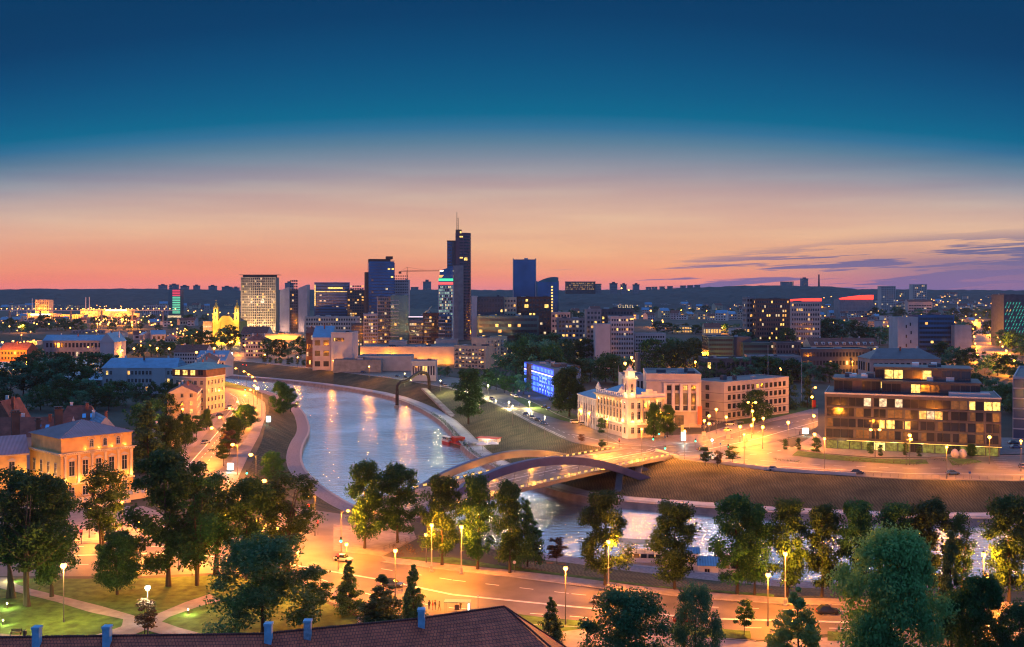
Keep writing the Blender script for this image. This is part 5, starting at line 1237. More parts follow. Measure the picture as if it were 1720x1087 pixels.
wn.windows('front', 1, 7, 1.4, 3.4, 8.0, 4, 0, 'pediment'); wn.windows('front', 1, 7, 1.4, 2.4, 2, 4, .3, 'sill'); wn.cornice(13.2, .6, .4, 'cream', 'f'); wn.gable(4.4, 'metal_roof', .6, 0, hip=0)
for k in range(5): point_light(wn.t, (wn.L - 2 - k * 6, -1.6, 7.2), 420, PAL, .3)
for px, py, hh, w in ((26, 690, 6.5, 2.3), (98, 684, 6.5, 2.3), (64, 703, 3.4, 1.3)):
    Y = 322 if w > 2 else 318; x = Wx(px, Y); zt = zat(py, Y); c = MB(); l = wn.t.location; rz = -wn.rz
    lx = (x - l.x) * math.cos(rz) - (Y - l.y) * math.sin(rz); ly = (x - l.x) * math.sin(rz) + (Y - l.y) * math.cos(rz); zt -= ZS
    c.box(lx - w / 2, lx + w / 2, ly - w / 2, ly + w / 2, 6, zt - .8); c.box(lx - w / 2 - .25, lx + w / 2 + .25, ly - w / 2 - .25, ly + w / 2 + .25, zt - .8, zt - .4)
    for q in (-1, 0, 1): c.box(lx + q * w * .3 - .15, lx + q * w * .3 + .15, ly - w * .35, ly + w * .35, zt - .4, zt + .1)
    c.box(lx - w / 2 - .1, lx + w / 2 + .1, ly - w / 2, ly + w / 2, zt + .1, zt + .22); wn.part('chimney', c, 'dbrick')
# ---- red roofed houses and blue gable behind the palace
for lab, xa, xb, Yf, dd, hh, rh, mt, wl, hp in (
  ('long red tiled house with two skylights behind the palace chimneys', -10, 104, 345, 14, 11.5, 6.0, 'tile_far', 'pink', 0),
  ('red tiled house with a white ridge chimney and two skylights', 96, 156, 362, 15, 13.0, 6.5, 'tile_far', 'pink', 3),
  ('steep red gabled house at the left edge', -20, 22, 372, 14, 12.5, 8.5, 'tile_far', 'brick', 0),
  ('blue grey gabled house behind the palace roof', 158, 190, 352, 22, 12.5, 5.0, 'blue_roof', 'lgrey', 0),
  ('small amber house half hidden by trees beside the avenue', 266, 289, 372, 10, 9, 3.0, 'tile_far', 'cream', 0)):
    h_ = B(lab, (Wx(xa, Yf), Yf), (Wx(xb, Yf), Yf + (4 if xb > 100 else 0)), dd, hh, wl, 'house', 'house'); h_.windows('front', 2, max(2, int(h_.L / 3.4)), 1.1, 1.7, 2.4, 4.4, .05, 'sill'); h_.gable(rh, mt, .4, 2, 'y' if 'gabled' in lab else 'x', hp)
    if 'skylight' in lab:
        for k in range(2):
            q = MB(); x = h_.L * (.55 if 'long' in lab else .6) + k * 2.6; zf = .45; y = dd / 2 * zf; z = hh + rh * zf; q.prism([(x, y - .8), (x + 1.2, y - .8), (x + 1.2, y + .8), (x, y + .8)], z - .3, z + .1, 0, top=[(x, y - .8, z - .45), (x + 1.2, y - .8, z - .45), (x + 1.2, y + .8, z + .95), (x, y + .8, z + .95)]); h_.part('skylight', q, mat('skylight_glass', (.2, .5, .8), .08, 0, metal=.8))
# ---- blue roofed school, its low wings, and the corner blocks of the riverside street
a, b_ = gpx(172, 662, 297, 662); sc = B('long grey school building with blue metal roof and rows of small windows', a, b_, 20, 15.4, 'lgrey', 'school', 'school_building')
sc.windows('front', 3, 19, 1.25, 2.2, 2.2, 4.6, .06, 'sill'); sc.cornice(14.9, .4, .45, 'lgrey', 'fr'); sc.gable(5.2, 'blue_roof', .5, 3, hip=2)
for x0 in (.24, .76): q = MB(); q.box(sc.L * x0 - 4, sc.L * x0 + 4, -.6, -.002, 0, 15.3); sc.part('bay', q, 'lgrey')
a, b_ = gpx(118, 658, 174, 660); B('low blue roofed link building left of the school', a, b_, 14, 7.5, 'lgrey', 'building').windows('front', 1, 8, 1.2, 1.6, 3.2, 3, 0).gable(3.2, 'blue_roof', .4, 1)
a, b_ = gpx(82, 655, 122, 661); B('small hall with a steep glazed white roof', a, b_, 16, 6, 'grey', 'hall', 'hall').gable(5.5, 'lgrey', .3, 0, 'y')
a, b_ = gpx(291, 695, 346, 697); cb = B('corner block with yellow lit attic windows and green copper roof', a, b_, 17, 18.4, 'cream', 'corner building'); cb.windows('front', 4, 5, 1.3, 1.9, 2.3, 4.1, .05, 'sill').windows('right', 4, 5, 1.2, 2.0, 2.3, 4.1, .1, 'sill').cornice(17.9, .5, .5, 'white_stucco', 'fr')
m = MB(); m.box(-.3, cb.L + .3, -.3, cb.d, 18.5, 22); atc = cb.part('attic', m, 'dbrick')
for k in range(4): link('window', win_mesh(2.6, 2.4, 'plain', YEL if k in (0, 1, 2) else M['glass'], 'dframe'), atc, (2.6 + k * 4.3, -.34, 19.2))
m = MB(); m.quad([(-1, -1, 22), (cb.L + 1, -1, 22), (cb.L * .75, 8, 24.6), (cb.L * .35, 8, 24.6)]); m.quad([(cb.L + 1, -1, 22), (cb.L + 1, 23, 22), (cb.L * .75, 14, 24.6), (cb.L * .75, 8, 24.6)]); m.quad([(-1, 23, 22), (-1, -1, 22), (cb.L * .35, 8, 24.6), (cb.L * .35, 14, 24.6)]); m.quad([(cb.L * .35, 8, 24.6), (cb.L * .75, 8, 24.6), (cb.L * .75, 14, 24.6), (cb.L * .35, 14, 24.6)]); cb.part('roof', m, 'teal_roof')
st_ = [((-143, 473), (-148, 496), 14, 'cream', 'ochre street house with arched ground floor, nearest on the riverside street', 4), ((-152.5, 523), (-160, 553), 16, 'pink', 'tall pink street house with many drainpipes, second on the riverside street', 5), ((-160.3, 554), (-168, 587), 18.5, 'cream', 'tallest cream street house, third on the riverside street', 5), ((-168.3, 588), (-176, 622), 18, 'white_stucco', 'pale street house, fourth on the riverside street', 5), ((-176.3, 623), (-186, 662), 18, 'pink', 'amber lit street house, last on the riverside street bend', 4)]
for (b0, a0, hh, wl, lab, nf) in st_:
    q = B(lab, b0, a0, 13, hh, wl, 'street house', 'street_house'); 
    q.windows('front', nf - 1, 10, 1.3, 2.0, 4.9, 3.6, .1, 'sill'); q.windows('front', 1, 10, 1.9, 2.6, .8, 3, .3, 'arch'); q.cornice(hh - .5, .5, .5, 'white_stucco', 'f'); q.windows('left', nf - 1, 3, 1.2, 1.8, 4.9, 3.6, .1, 'sill') if 'nearest' in lab else None; q.gable(3.4, ('blue_roof', 'tile_far', 'flat_roof')[nf % 3], .4, 3)
# ================================================================== TOWERS AND TOWN
def tw(label, x0, x1, yt, Y, dd, wl, cat='tower block', name='tower_block', yr=None, skew=0.0, z=ZS, **k):
    a = (Wx(x0, Y), Y); b = (Wx(x1, Y), Y + skew); return B(label, a, b, dd, zat(yt, Y) - z, wl, cat, name, z=z, **k)
t = tw('white gridded high rise with every storey floodlit warm from below', 405, 463, 466, 1500, 22, mat('tan_concrete', (.42, .34, .25), .8, .1, .2), 'high rise')
t.rows('front', 21, 18, 2.5, 3.75, 2.4, .2, fill=.72, pool=(PALE, DIM, DIM, YEL)); t.rows('left', 21, 5, 2.5, 3.75, 2.4, .2, fill=.7)
for f in range(22): q = MB(); q.box(-.6, t.L + .6, -1.0, -.06, 1.2 + f * 3.75, 1.95 + f * 3.75); t.part('floor_slab', q, 'cream')
q = MB()
for k in range(19): x = t.L * k / 18; q.box(x - .25, x + .25, -.9, -.06, .5, t.h)
t.part('mullion', q, 'cream'); q = MB(); q.box(-2, t.L + 3, -2, 24, t.h + 3.4, t.h + 4); q.box(2, t.L - 2, 2, 18, t.h, t.h + 3.4); t.part('roof', q, 'dgrey')
for k in range(5): point_light(t.t, (5 + k * (t.L - 10) / 4, -16, 6), 16000, (1, .66, .32), 2)
for k in range(3): point_light(t.t, (8 + k * (t.L - 16) / 2, -26, 46), 16000, (1, .68, .40), 3)
for k, (x0, x1, yt, y2) in enumerate(((470, 486, 488, 484), (501, 516, 484, 479))):
    q = tw(('left' if k == 0 else 'right') + ' blade like pale stone slab of the twin slab office block', x0, x1, yt, 1480, 20, 'lgrey', 'slab tower'); m = MB(); m.prism([(0, 0), (q.L, 0), (q.L, 20), (0, 20)], q.h, 0, 0, top=[(0, 0, q.h + .01), (q.L, 0, q.h + 5), (q.L, 20, q.h + 5), (0, 20, q.h + .01)]); q.part('roof', m, 'lgrey')
    point_light(q.t, (q.L / 2, -9, 8), 5000, (1, .5, .3), 1)
q = tw('dark glass middle of the twin slab office block', 486.5, 500.5, 487, 1486, 16, 'dgrey', 'office block'); q.rows('front', 18, 4, 6, 4, 2.6, .06).flat(par=.5, units=1)
q = tw('dark rectangular glass office with lit top storey and lit base', 528, 586, 476, 1500, 30, 'glass_blue', 'office tower', skew=8); q.rows('front', 17, 16, 5, 4.1, 1.6, .03, dark='glass', fill=.97); q.rows('left', 17, 6, 5, 4.1, 1.6, .03, fill=.97)
m = MB(); m.box(q.L * .38, q.L * .8, -.2, -.06, q.h - 8, q.h - 5.5); m.box(2, q.L - 2, -.2, -.06, q.h - 12.5, q.h - 11.6); m.box(2, q.L * .6, -.2, -.06, 4, 9.5); m.box(.3, 1.6, -.2, -.06, q.h * .55, q.h - 2); q.part('lit_strip', m, YEL); q.flat(par=1.5, units=2)
q = tw('brown concrete tower with scattered lit rooms behind the brick arcade', 583, 612, 488, 1330, 24, 'brown', 'tower block'); q.rows('front', 19, 7, 3, 3.5, 1.9, .26, pool=(WARM, PALE, DIM)).flat(units=2)
t = tw('tall blue glass tower with stepped top left of the crane', 619, 662, 441, 1300, 26, 'glass_blue', 'skyscraper', 'skyscraper', skew=6)
t.rows('front', 26, 12, 3, 3.7, 2.3, .02, fill=.98, dark='glass_blue', mull='dframe'); m = MB()
for f in range(27): m.box(-.15, t.L + .15, -.35, -.06, 1.9 + f * 3.7, 2.5 + f * 3.7)
t.part('floor_band', m, 'brown'); m = MB(); m.box(.5, t.L - 5, 2, 24, t.h, t.h + 4.5); m.box(t.L - 10, t.L - 2, 4, 20, t.h + 4.5, t.h + 8); t.part('roof', m, 'dbrick'); m = MB(); m.box(-4, -.01, 2, 24, -.5, t.h - 12); t.part('side_bay', m, 'brown')
for x, z in ((t.L * .78, t.h - 9), (t.L * .93, t.h - 9), (t.L * .9, t.h - 19), (t.L * .67, t.h - 52), (t.L * .76, t.h - 52)): m = MB(); m.box(x - 1.4, x + 1.4, -.5, -.36, z, z + 2); t.part('lit_window', m, YEL)
q = tw('plain grey tower behind the crane foot', 661, 686, 471, 1360, 20, 'lgrey', 'tower block'); q.rows('front', 22, 8, 4, 3.6, 1.5, .0, fill=.6, dark='glass').flat(units=1)
# stacked glassy apartments
for lab, x0, x1, yt, Y, wl, lp in (('lower left glassy flats with amber top corner', 611, 634, 528, 985, 'lgrey', .34), ('stepped middle part of the glassy apartment stack', 634, 657, 500, 990, 'grey', .22), ('tallest dark teal part of the glassy apartment stack', 656, 686, 497, 978, 'glass_teal', .08), ('balconied lower flats right of the apartment stack', 687, 712, 538, 985, 'grey', .26), ('dark flats under the slanted glass roof', 712, 738, 527, 975, 'dbrick', .3), ('blue grey flats at the end of the apartment row', 737, 759, 530, 965, 'glass_blue', .2)):
    q = tw(lab, x0, x1, yt, Y, 18, wl, 'apartment block', 'apartment_block', skew=2); nf = int(q.h / 3.35)
    q.rows('front', nf, 6, 1.4, 3.35, 2.0, lp, fill=.82, dark='glass_teal' if wl == 'glass_teal' else 'glass').flat(units=2, par=.5)
    m = MB()
    for f in range(1, nf, 1): m.box(-.3, q.L * .45, -1.2, -.07, 1.0 + f * 3.35, 1.3 + f * 3.35)
    q.part('balcony_slab', m, 'white')
# europa tower
t = tw('tallest dark skyscraper with rounded side and mast, above everything', 765, 790, 391, 1300, 24, 'dgrey', 'skyscraper', 'skyscraper', walls=False)
q = MB(); w = t.L; n = 10; poly = [(0, 0)] + [(w * .55 + w * .45 * math.sin(math.pi * k / (2 * n)), -0.0 + 9 * (1 - math.cos(math.pi * k / (2 * n)))) for k in range(n + 1)] + [(w, 22), (0, 22)]
q.prism(poly, -.5, t.h); t.part('shaft', q, mat('tower_cladding', (.10, .085, .12), .4, .15, .1, metal=.3))
for f in range(34):
    m = MB(); z = 4 + f * 3.75
    for k in range(1, len(poly) - 3):
        a_, b2 = Vector(poly[k]), Vector(poly[k + 1]); nn = Vector((b2.y - a_.y, a_.x - b2.x)).normalized() * .06
        m.quad([(a_.x + nn.x, a_.y + nn.y, z), (b2.x + nn.x, b2.y + nn.y, z), (b2.x + nn.x, b2.y + nn.y, z + 1.7), (a_.x + nn.x, a_.y + nn.y, z + 1.7)])
    m.quad([(w * .28, -.08, z), (w * .5, -.08, z), (w * .5, -.08, z + 1.7), (w * .28, -.08, z + 1.7)], 1 if f in (5, 9, 26, 33, 17) else 0); t.part('window_row', m, ['glass', YEL])
for z, x0, x1 in ((100, .62, .92), (100, .62, .92), (18, .3, .6), (20, .75, .98), (134, .32, .45)): m = MB(); m.box(w * x0, w * x1, -.4, -.1, z, z + 2); 
m = MB(); m.box(w * .58, w * .8, -.4, .5, 99, 102.5); m.box(w * .3, w * .4, -.4, .5, 133, 135.5); t.part('lit_window', m, YEL)
m = MB(); m.box(.2, w * .4, .5, 10, t.h, t.h + 4); m.cyl(1.6, 4, t.h + 4, t.h + 26, .42, .28, 8); m.cyl(3.2, 6, t.h + 4, t.h + 19, .35, .25, 8)
for k in range(5): m.box(1.2, 3.6, 3.9, 4.3, t.h + 6 + k * 3, t.h + 6.3 + k * 3)
t.part('mast', m, 'brown')
q = tw('slim dark fin tower attached left of the tallest skyscraper', 751, 764.6, 406, 1304, 18, 'dgrey', 'skyscraper', 'skyscraper'); q.rows('front', 32, 3, 4, 3.75, 1.8, .0, x0=0.4, x1=6, dark='glass_blue'); m = MB(); m.box(-.2, q.L, -.1, 18, q.h, q.h + 1.5); q.part('roof', m, 'brown')
q = tw('violet slab wall at the foot of the tallest skyscraper', 761, 778, 446, 1290, 10, 'grey', 'slab tower'); q.part('roof', MB().box(-.1, q.L + .1, -.1, 10.1, q.h, q.h + .4), 'dgrey')
# tower with yellow green red light bands
Y = 1250; x0, x1 = Wx(736, Y), Wx(761, Y); t = B('pale glowing tower with slanted glass top and yellow, green and red light bands', (x0, Y), (x1, Y), 18, zat(478, Y) - ZS, 'lgrey', 'tower', 'light_band_tower')
t.rows('front', 18, 9, 3, 3.6, 2.6, .7, fill=.74, pool=(lit('cool_office', (.62, .95, .80), .55), lit('cool_office_dim', (.5, .85, .8), .28), PALE)); h = t.h; w = t.L
m = MB(); m.prism([(.0, .0), (w, 0), (w, 18), (0, 18)], h, 0, 0, top=[(2.2, 1, h + 17), (w, 0, h + 22), (w, 17, h + 22), (2.2, 17, h + 17)]); t.part('glass_crown', m, 'glass_blue')
for z, c, e, s in ((0, 'red_light_band', (1, .06, .02), 1.5), (4.2, 'green_light_band', (.02, .85, .35), 1.2), (8.4, 'amber_light_band', (1, .42, .04), 1.3), (15.5, 'white_light_band', (1, .85, .45), 3.0)):
    m = MB(); sl = 0 if z < 3 else z / 17 * 2.2
    m.box(sl - .1, w + .1, -.25 + sl * .42, .9, h + z, h + z + (3.0 if z < 12 else 1.6)); t.part('light_band', m, mat(c, (.5, .5, .5), .5, 0, emis=e, es=s))
# twin blue towers
for lab, x0, x1, yt, yt2, Y in (('blue glass tower with pale corner fins', 862, 900, 436, 436, 1350), ('lower blue glass tower with curved roof and a line of yellow lights', 902, 938, 474, 468, 1300)):
    t = tw(lab, x0, x1, yt, Y, 26, 'glass_blue', 'glass tower', 'glass_tower'); nf = int(t.h / 3.8); t.rows('front', nf, 9, 2.5, 3.8, 3.1, .012, fill=.94, dark='glass_blue')
    m = MB(); m.box(-.5, .7, -.5, 26, 0, t.h + 1.4); m.box(t.L - .7, t.L + .5, -.5, 26, 0, t.h + 1.4); t.part('corner_fin', m, 'lgrey' if 'pale' in lab else 'glass_teal')
    if 'curved' in lab:
        m = MB()
        for k in range(10):
            xa, xb = t.L * k / 10, t.L * (k + 1) / 10; f = lambda u: 6.5 * math.sin(u / t.L * 2.0) ; m.prism([(xa, 0), (xb, 0), (xb, 26), (xa, 26)], t.h, 0, 0, top=[(xa, 0, t.h + f(xa)), (xb, 0, t.h + f(xb)), (xb, 26, t.h + f(xb)), (xa, 26, t.h + f(xa))])
        t.part('roof', m, 'glass_teal'); m = MB()
        for f_ in range(nf - 1): m.box(t.L * .66, t.L * .74, -.6, -.3, 4 + f_ * 3.8, 6.2 + f_ * 3.8)
        t.part('lit_stair_window', m, YEL)
    else:
        t.flat(par=0, units=1); m = MB(); m.box(t.L * .62, t.L * .84, -.4, -.1, 11, 17); t.part('lit_window', m, YEL)
# middle city blocks: label, x0, x1, top row, Y, depth, wall, floors, bays, lit, roof, kwargs
tb = [
 ('tall blank violet stair slab at the left end of the dark office complex', 792, 801, 499, 905, 26, 'lgrey', 0, 0, 0, 'flat', 'office slab'),
 ('dark office block with recessed top storeys beside the violet slab', 801.5, 846, 500, 915, 30, 'dgrey', 12, 9, .05, 'flat', 'office block'),
 ('teal glass office with stepped terrace roof in front of the dark complex', 801.5, 905, 532, 880, 24, 'glass_teal', 8, 18, .06, 'flat', 'office block'),
 ('tall dark brick block with two big yellow windows under its roof', 868, 926, 500, 930, 28, 'dbrick', 13, 9, .05, 'flat', 'brick block'),
 ('cream rooftop storey between the dark office and the brick block', 846.5, 867.5, 501, 922, 20, 'cream', 13, 4, .03, 'flat', 'office block'),
 ('pale low office behind the dark brick block', 926, 958, 526, 1000, 20, 'pink', 8, 6, .04, 'flat', 'office block'),
 ('grey office with trees glowing amber before it', 936, 986, 536, 905, 18, 'grey', 9, 8, .10, 'flat', 'office block'),
 ('olive grey tower block left of the blue slab block', 985, 1010, 521, 830, 22, 'grey', 12, 4, .04, 'flat', 'tower block'),
 ('dark set back office with white rooftop lettering', 1009, 1064, 521, 850, 26, 'dgrey', 11, 10, .03, 'flat', 'office block'),
 ('blank blue grey slab of the stepped office block', 1000, 1025, 546, 790, 20, 'lgrey', 0, 0, 0, 'flat', 'office slab'),
 ('blue grey stepped office block with dark square windows', 1025.5, 1065, 533, 800, 22, 'lgrey', 11, 9, .04, 'flat', 'office block'),
 ('lower banded office wing right of the stepped block', 1066, 1118, 562, 810, 18, 'lgrey', 9, 12, .02, 'flat', 'office wing'),
 ('brick and stucco arcade building below the dark glass office', 511, 600, 533, 1210, 22, 'pink', 6, 20, .05, 'flat', 'arcade building'),
 ('dark block squeezed between the museum wall and the apartment stack', 590, 613, 545, 1010, 20, 'dgrey', 8, 5, .14, 'flat', 'apartment block'),
 ('old rough stone house left of the windowless museum', 514, 527, 560, 830, 16, 'dbrick', 4, 3, .1, 'gable', 'house'),
 ('pink stucco museum wing with blue metal roof', 525, 556, 567, 800, 30, 'pink', 3, 2, 0, 'gable', 'museum wing'),
 ('windowless pale concrete museum block with one high strip window', 556, 592, 560, 795, 30, 'lgrey', 0, 0, 0, 'flat', 'museum block'),
 ('long low brick gallery lit amber along its whole front', 605, 764, 584, 860, 40, 'pink', 0, 0, 0, 'flat', 'gallery'),
 ('raised pink roof box at the right of the low gallery', 732, 768, 572, 905, 20, 'pink', 0, 0, 0, 'flat', 'gallery annex'),
 ('raised pink roof box at the left of the low gallery', 653, 680, 575, 880, 20, 'pink', 0, 0, 0, 'flat', 'gallery annex'),
 ('pale terrace pavilion with a glazed front below the gallery', 691, 732, 608, 700, 16, 'lgrey', 1, 9, .25, 'flat', 'pavilion'),
 ('long stone retaining terrace before the low gallery', 600, 690, 600, 790, 26, 'pink', 0, 0, 0, 'flat', 'terrace'),
 ('low stone terrace step in front of the museum forecourt', 560, 640, 606, 775, 12, 'concrete', 0, 0, 0, 'flat', 'terrace'),
 ('hall with a long glowing yellow roof band below the white high rise', 446, 506, 562, 1010, 30, 'cream', 3, 12, .35, 'flat', 'hall'),
 ('pink stucco house with red hipped roof by the church crossroads', 412, 446, 572, 950, 20, 'pink', 4, 8, .2, 'hip', 'house'),
 ('row of old red roofs between the church and the white high rise', 405, 448, 560, 1080, 24, 'pink', 4, 8, .05, 'gable', 'house'),
 ('dark glass cube with flat roof right of the theatre trees', 1190, 1232, 567, 760, 26, 'glass_teal', 8, 10, .0, 'flat', 'glass cube'),
 ('black windowless stair block joined to the dark glass cube', 1232.5, 1262, 568, 762, 24, 'dgrey', 0, 0, 0, 'flat', 'office block'),
 ('long low dark glass block behind the office wing', 1248, 1304, 577, 755, 20, 'glass_teal', 6, 16, .02, 'flat', 'office block'),
 ('dark flat roofed block with two yellow windows under the mansard roof', 1304, 1345, 577, 745, 18, 'dgrey', 6, 8, .03, 'flat', 'office block'),
 ('wide low blue roofed hall below the red mansard roof', 1345, 1462, 588, 740, 26, 'dgrey', 3, 20, .03, 'flat', 'hall'),
 ('low workshop roof with scattered skylights behind the office wing', 1185, 1262, 604, 690, 26, 'dgrey', 2, 9, .02, 'flat', 'workshop'),
 ('second low workshop with pale wall right of the first', 1262, 1345, 600, 700, 20, 'grey', 2, 12, .02, 'flat', 'workshop'),
 ('flat annex with clerestory behind the museum turret', 1045, 1082, 632, 500, 16, 'lgrey', 2, 6, .0, 'flat', 'annex'),
 ('long red mansard roofed house with white dormers', 1362, 1476, 581, 860, 22, 'cream', 2, 18, .05, 'gable', 'mansard house'),
 ('old dark hipped roof house just above the roof of the glass offices', 1462, 1580, 603, 610, 22, 'grey', 2, 12, .12, 'hip', 'house'),
 ('grey office with lit corner windows right of the dark complex, far', 1254, 1269, 500, 1100, 20, 'grey', 10, 3, .1, 'flat', 'tower block'),
 ('brown slab block with blank end wall and glowing balcony columns', 1270, 1327, 503, 1080, 22, 'brown', 11, 14, .14, 'flat', 'slab block'),
 ('pink slab block right of the one with the blank end wall', 1328, 1378, 508, 1150, 20, 'pink', 9, 12, .10, 'flat', 'slab block'),
 ('white end block with irregular slit windows left of the avenue', 1508, 1542, 534, 1000, 24, 'lgrey', 0, 0, 0, 'flat', 'office block'),
 ('dark banded middle of the white block left of the avenue', 1542.5, 1603, 531, 1004, 24, 'glass_blue', 8, 12, .02, 'flat', 'office block'),
 ('pale windowless hall beside the amber avenue', 1603.5, 1632, 548, 996, 24, 'pink', 0, 0, 0, 'flat', 'hall'),
 ('small cinema with bright yellow front in the northern quarter', 1135, 1164, 548, 1500, 20, 'cream', 2, 6, .5, 'flat', 'cinema'),
 ('amber lit pavilion with tent roof beside the starry lamp', 1184, 1212, 550, 1420, 20, 'cream', 1, 6, .4, 'gable', 'pavilion'),
]
blocks = {}
for (lab, x0, x1, yt, Y, dd, wl, nf, nb, lp, rf, cat) in tb:
    q = tw(lab, x0, x1, yt, Y, dd, wl, cat, cat.replace(' ', '_')); blocks[lab[:22]] = q
    if nf:
        dzz = (q.h - .6) / nf
        q.rows('front', nf, nb, dzz * .32, dzz, dzz * .5, lp * 1.7, fill=.62 if wl not in ('glass_teal', 'glass_blue') else .95, pool=(WARM, YEL, PALE), dark='glass' if wl != 'glass_teal' else 'glass')
        if Wx(x0, Y) > 60: q.rows('left', nf, max(2, int(dd / 4)), dzz * .32, dzz, dzz * .5, lp, fill=.6)
        if Wx(x1, Y) < -60: q.rows('right', nf, max(2, int(dd / 4)), dzz * .32, dzz, dzz * .5, lp, fill=.6)
    if rf == 'flat': q.flat(units=3 if q.L > 25 else 1, par=.8)
    elif rf == 'gable': q.gable(dd * .28, 'blue_roof' if 'blue' in lab else 'tile_far', .5, 3)
    else: q.gable(dd * .26, 'dgrey' if 'dark hipped' in lab else 'tile_far', .5, 3, hip=dd * .4)
q = blocks['windowless pale concre']; q.place(win_mesh(8.5, 2.6, 'band', M['glass'], 'dframe'), 'window', 'front', q.L * .35, q.h - 6, .03); q.place(win_mesh(1.1, 2.3, 'band', YEL, 'dframe'), 'window', 'front', q.L * .35 - 3, q.h - 5.9, .12)
q = blocks['hall with a long glowi']; q.part('light_band', MB().box(0, q.L, -.5, -.1, q.h - 5, q.h - 1.2), mat('glowing_roof_band', (.9, .6, .2), .5, 0, emis=(1, .55, .08), es=1.8)); point_light(q.t, (q.L / 2, -9, q.h), 12000, SODC, 1)
q = blocks['tall dark brick block ']
for x, z in ((q.L * .28, q.h - 9), (q.L * .86, q.h - 9)): q.part('lit_window', MB().box(x - 1.7, x + 1.7, -.3, -.07, z, z + 3), YEL)
q = blocks['white end block with i']
for x, z in ((.42, .72), (.62, .78), (.42, .45), (.66, .55), (.42, .2), (.64, .3), (.6, .08)): q.place(win_mesh(1.1, 3, 'band', M['glass'], 'dframe'), 'window', 'front', q.L * x, q.h * z, .03)
q = blocks['long low brick gallery']
for k in range(7): point_light(q.t, (q.L * (.08 + .14 * k), -5, 2.5), 4200, SODC, .4)
for k in range(14): q.place(win_mesh(2.2, 1.4, 'band', DIM if k % 3 else WARM, 'dframe'), 'window', 'front', 8 + k * 2.9, 4.0, .03)
q = blocks['dark set back office w']
m = MB()      # white rooftop lettering, too small in the photo to read: a row of letter-high strokes
for k in range(7): x = q.L * .55 + k * 1.9; m.box(x, x + .35, 4, 4.3, q.h + 1.8, q.h + 4.2); m.box(x + .35, x + 1.2, 4, 4.3, q.h + (3.85 if k % 2 else 1.8), q.h + (4.2 if k % 2 else 2.15))
q.part('rooftop_sign', m, PALE)
q = blocks['blue grey stepped offi']; q.part('lit_window', MB().box(q.L * .82, q.L * .99, -.3, -.07, q.h - 1.9, q.h - .9), YEL)
q = blocks['long red mansard roofe']
for k in range(9):
    x = 5 + (q.L - 10) * k / 8; m = MB(); m.box(x - 1.2, x + 1.2, 1.2, 6, q.h + .6, q.h + 3.0); d_ = q.part('dormer', m, 'white'); link('window', win_mesh(1.4, 1.5, 'plain', M['glass_blue'] if k % 2 else DIM), d_, (x, 1.17, q.h + 1.1))
# slanted glass roof fin
q = thing('glass_canopy', 'slanting blue glass roof rising like a wing behind the flats', 'canopy', (Wx(703, 1050), 1050, ZS)); z = zat(531, 1050) - ZS
m = MB(); m.prism([(-11, 0), (12, 0), (12, 14), (-11, 14)], -.3, z - .8, 0); m.build('hall', M['glass_teal'], q); m = MB(); m.prism([(2, 0), (5, 0), (5, 9), (2, 9)], z, 0, 0, top=[(2, 0, z), (13, 0, z + 10), (13, 9, z + 10), (0, 9, z)]); m.build('glass_roof', M['glass_blue'], q); MB().box(-11, 12, -.3, -.05, z - 1.2, z - .4).build('light_strip', mat('pink_light_strip', (.9, .8, .9), .5, 0, emis=(1, .75, .85), es=1.5), q)
# crane
q = thing('tower_crane', 'orange tower crane with long horizontal jib behind the blue tower', 'crane', (Wx(684, 1420), 1420, ZS)); z = zat(455, 1420) - ZS
m = MB()
for sx in (-.7, .7): m.bar((sx, 0, 0), (sx, 0, z), .35, .35)
for k in range(int(z / 3)): m.bar((-.7, 0, k * 3), (.7, 0, k * 3 + 3), .25, .25)
m.build('mast', M['rust'], q); m = MB(); m.bar((-11, 0, z - 1), (46, 0, z), .5, .5); m.bar((-6, 0, z + .2), (44, 0, z + 1.2), .3, .3)
for k in range(14): m.bar((-4 + k * 3.5, 0, z - .8), (-2.3 + k * 3.5, 0, z + 1.0), .22, .22)
m.bar((0, 0, z), (0, 0, z + 5), .5, .5); m.bar((0, 0, z + 5), (26, 0, z + .6), .2, .2); m.bar((0, 0, z + 5), (-9, 0, z - .6), .2, .2); m.box(-11.5, -8, -1, 1, z - 4, z - 1); m.build('jib', mat('crane_orange', (.35, .12, .05), .6, .1, 1), q)
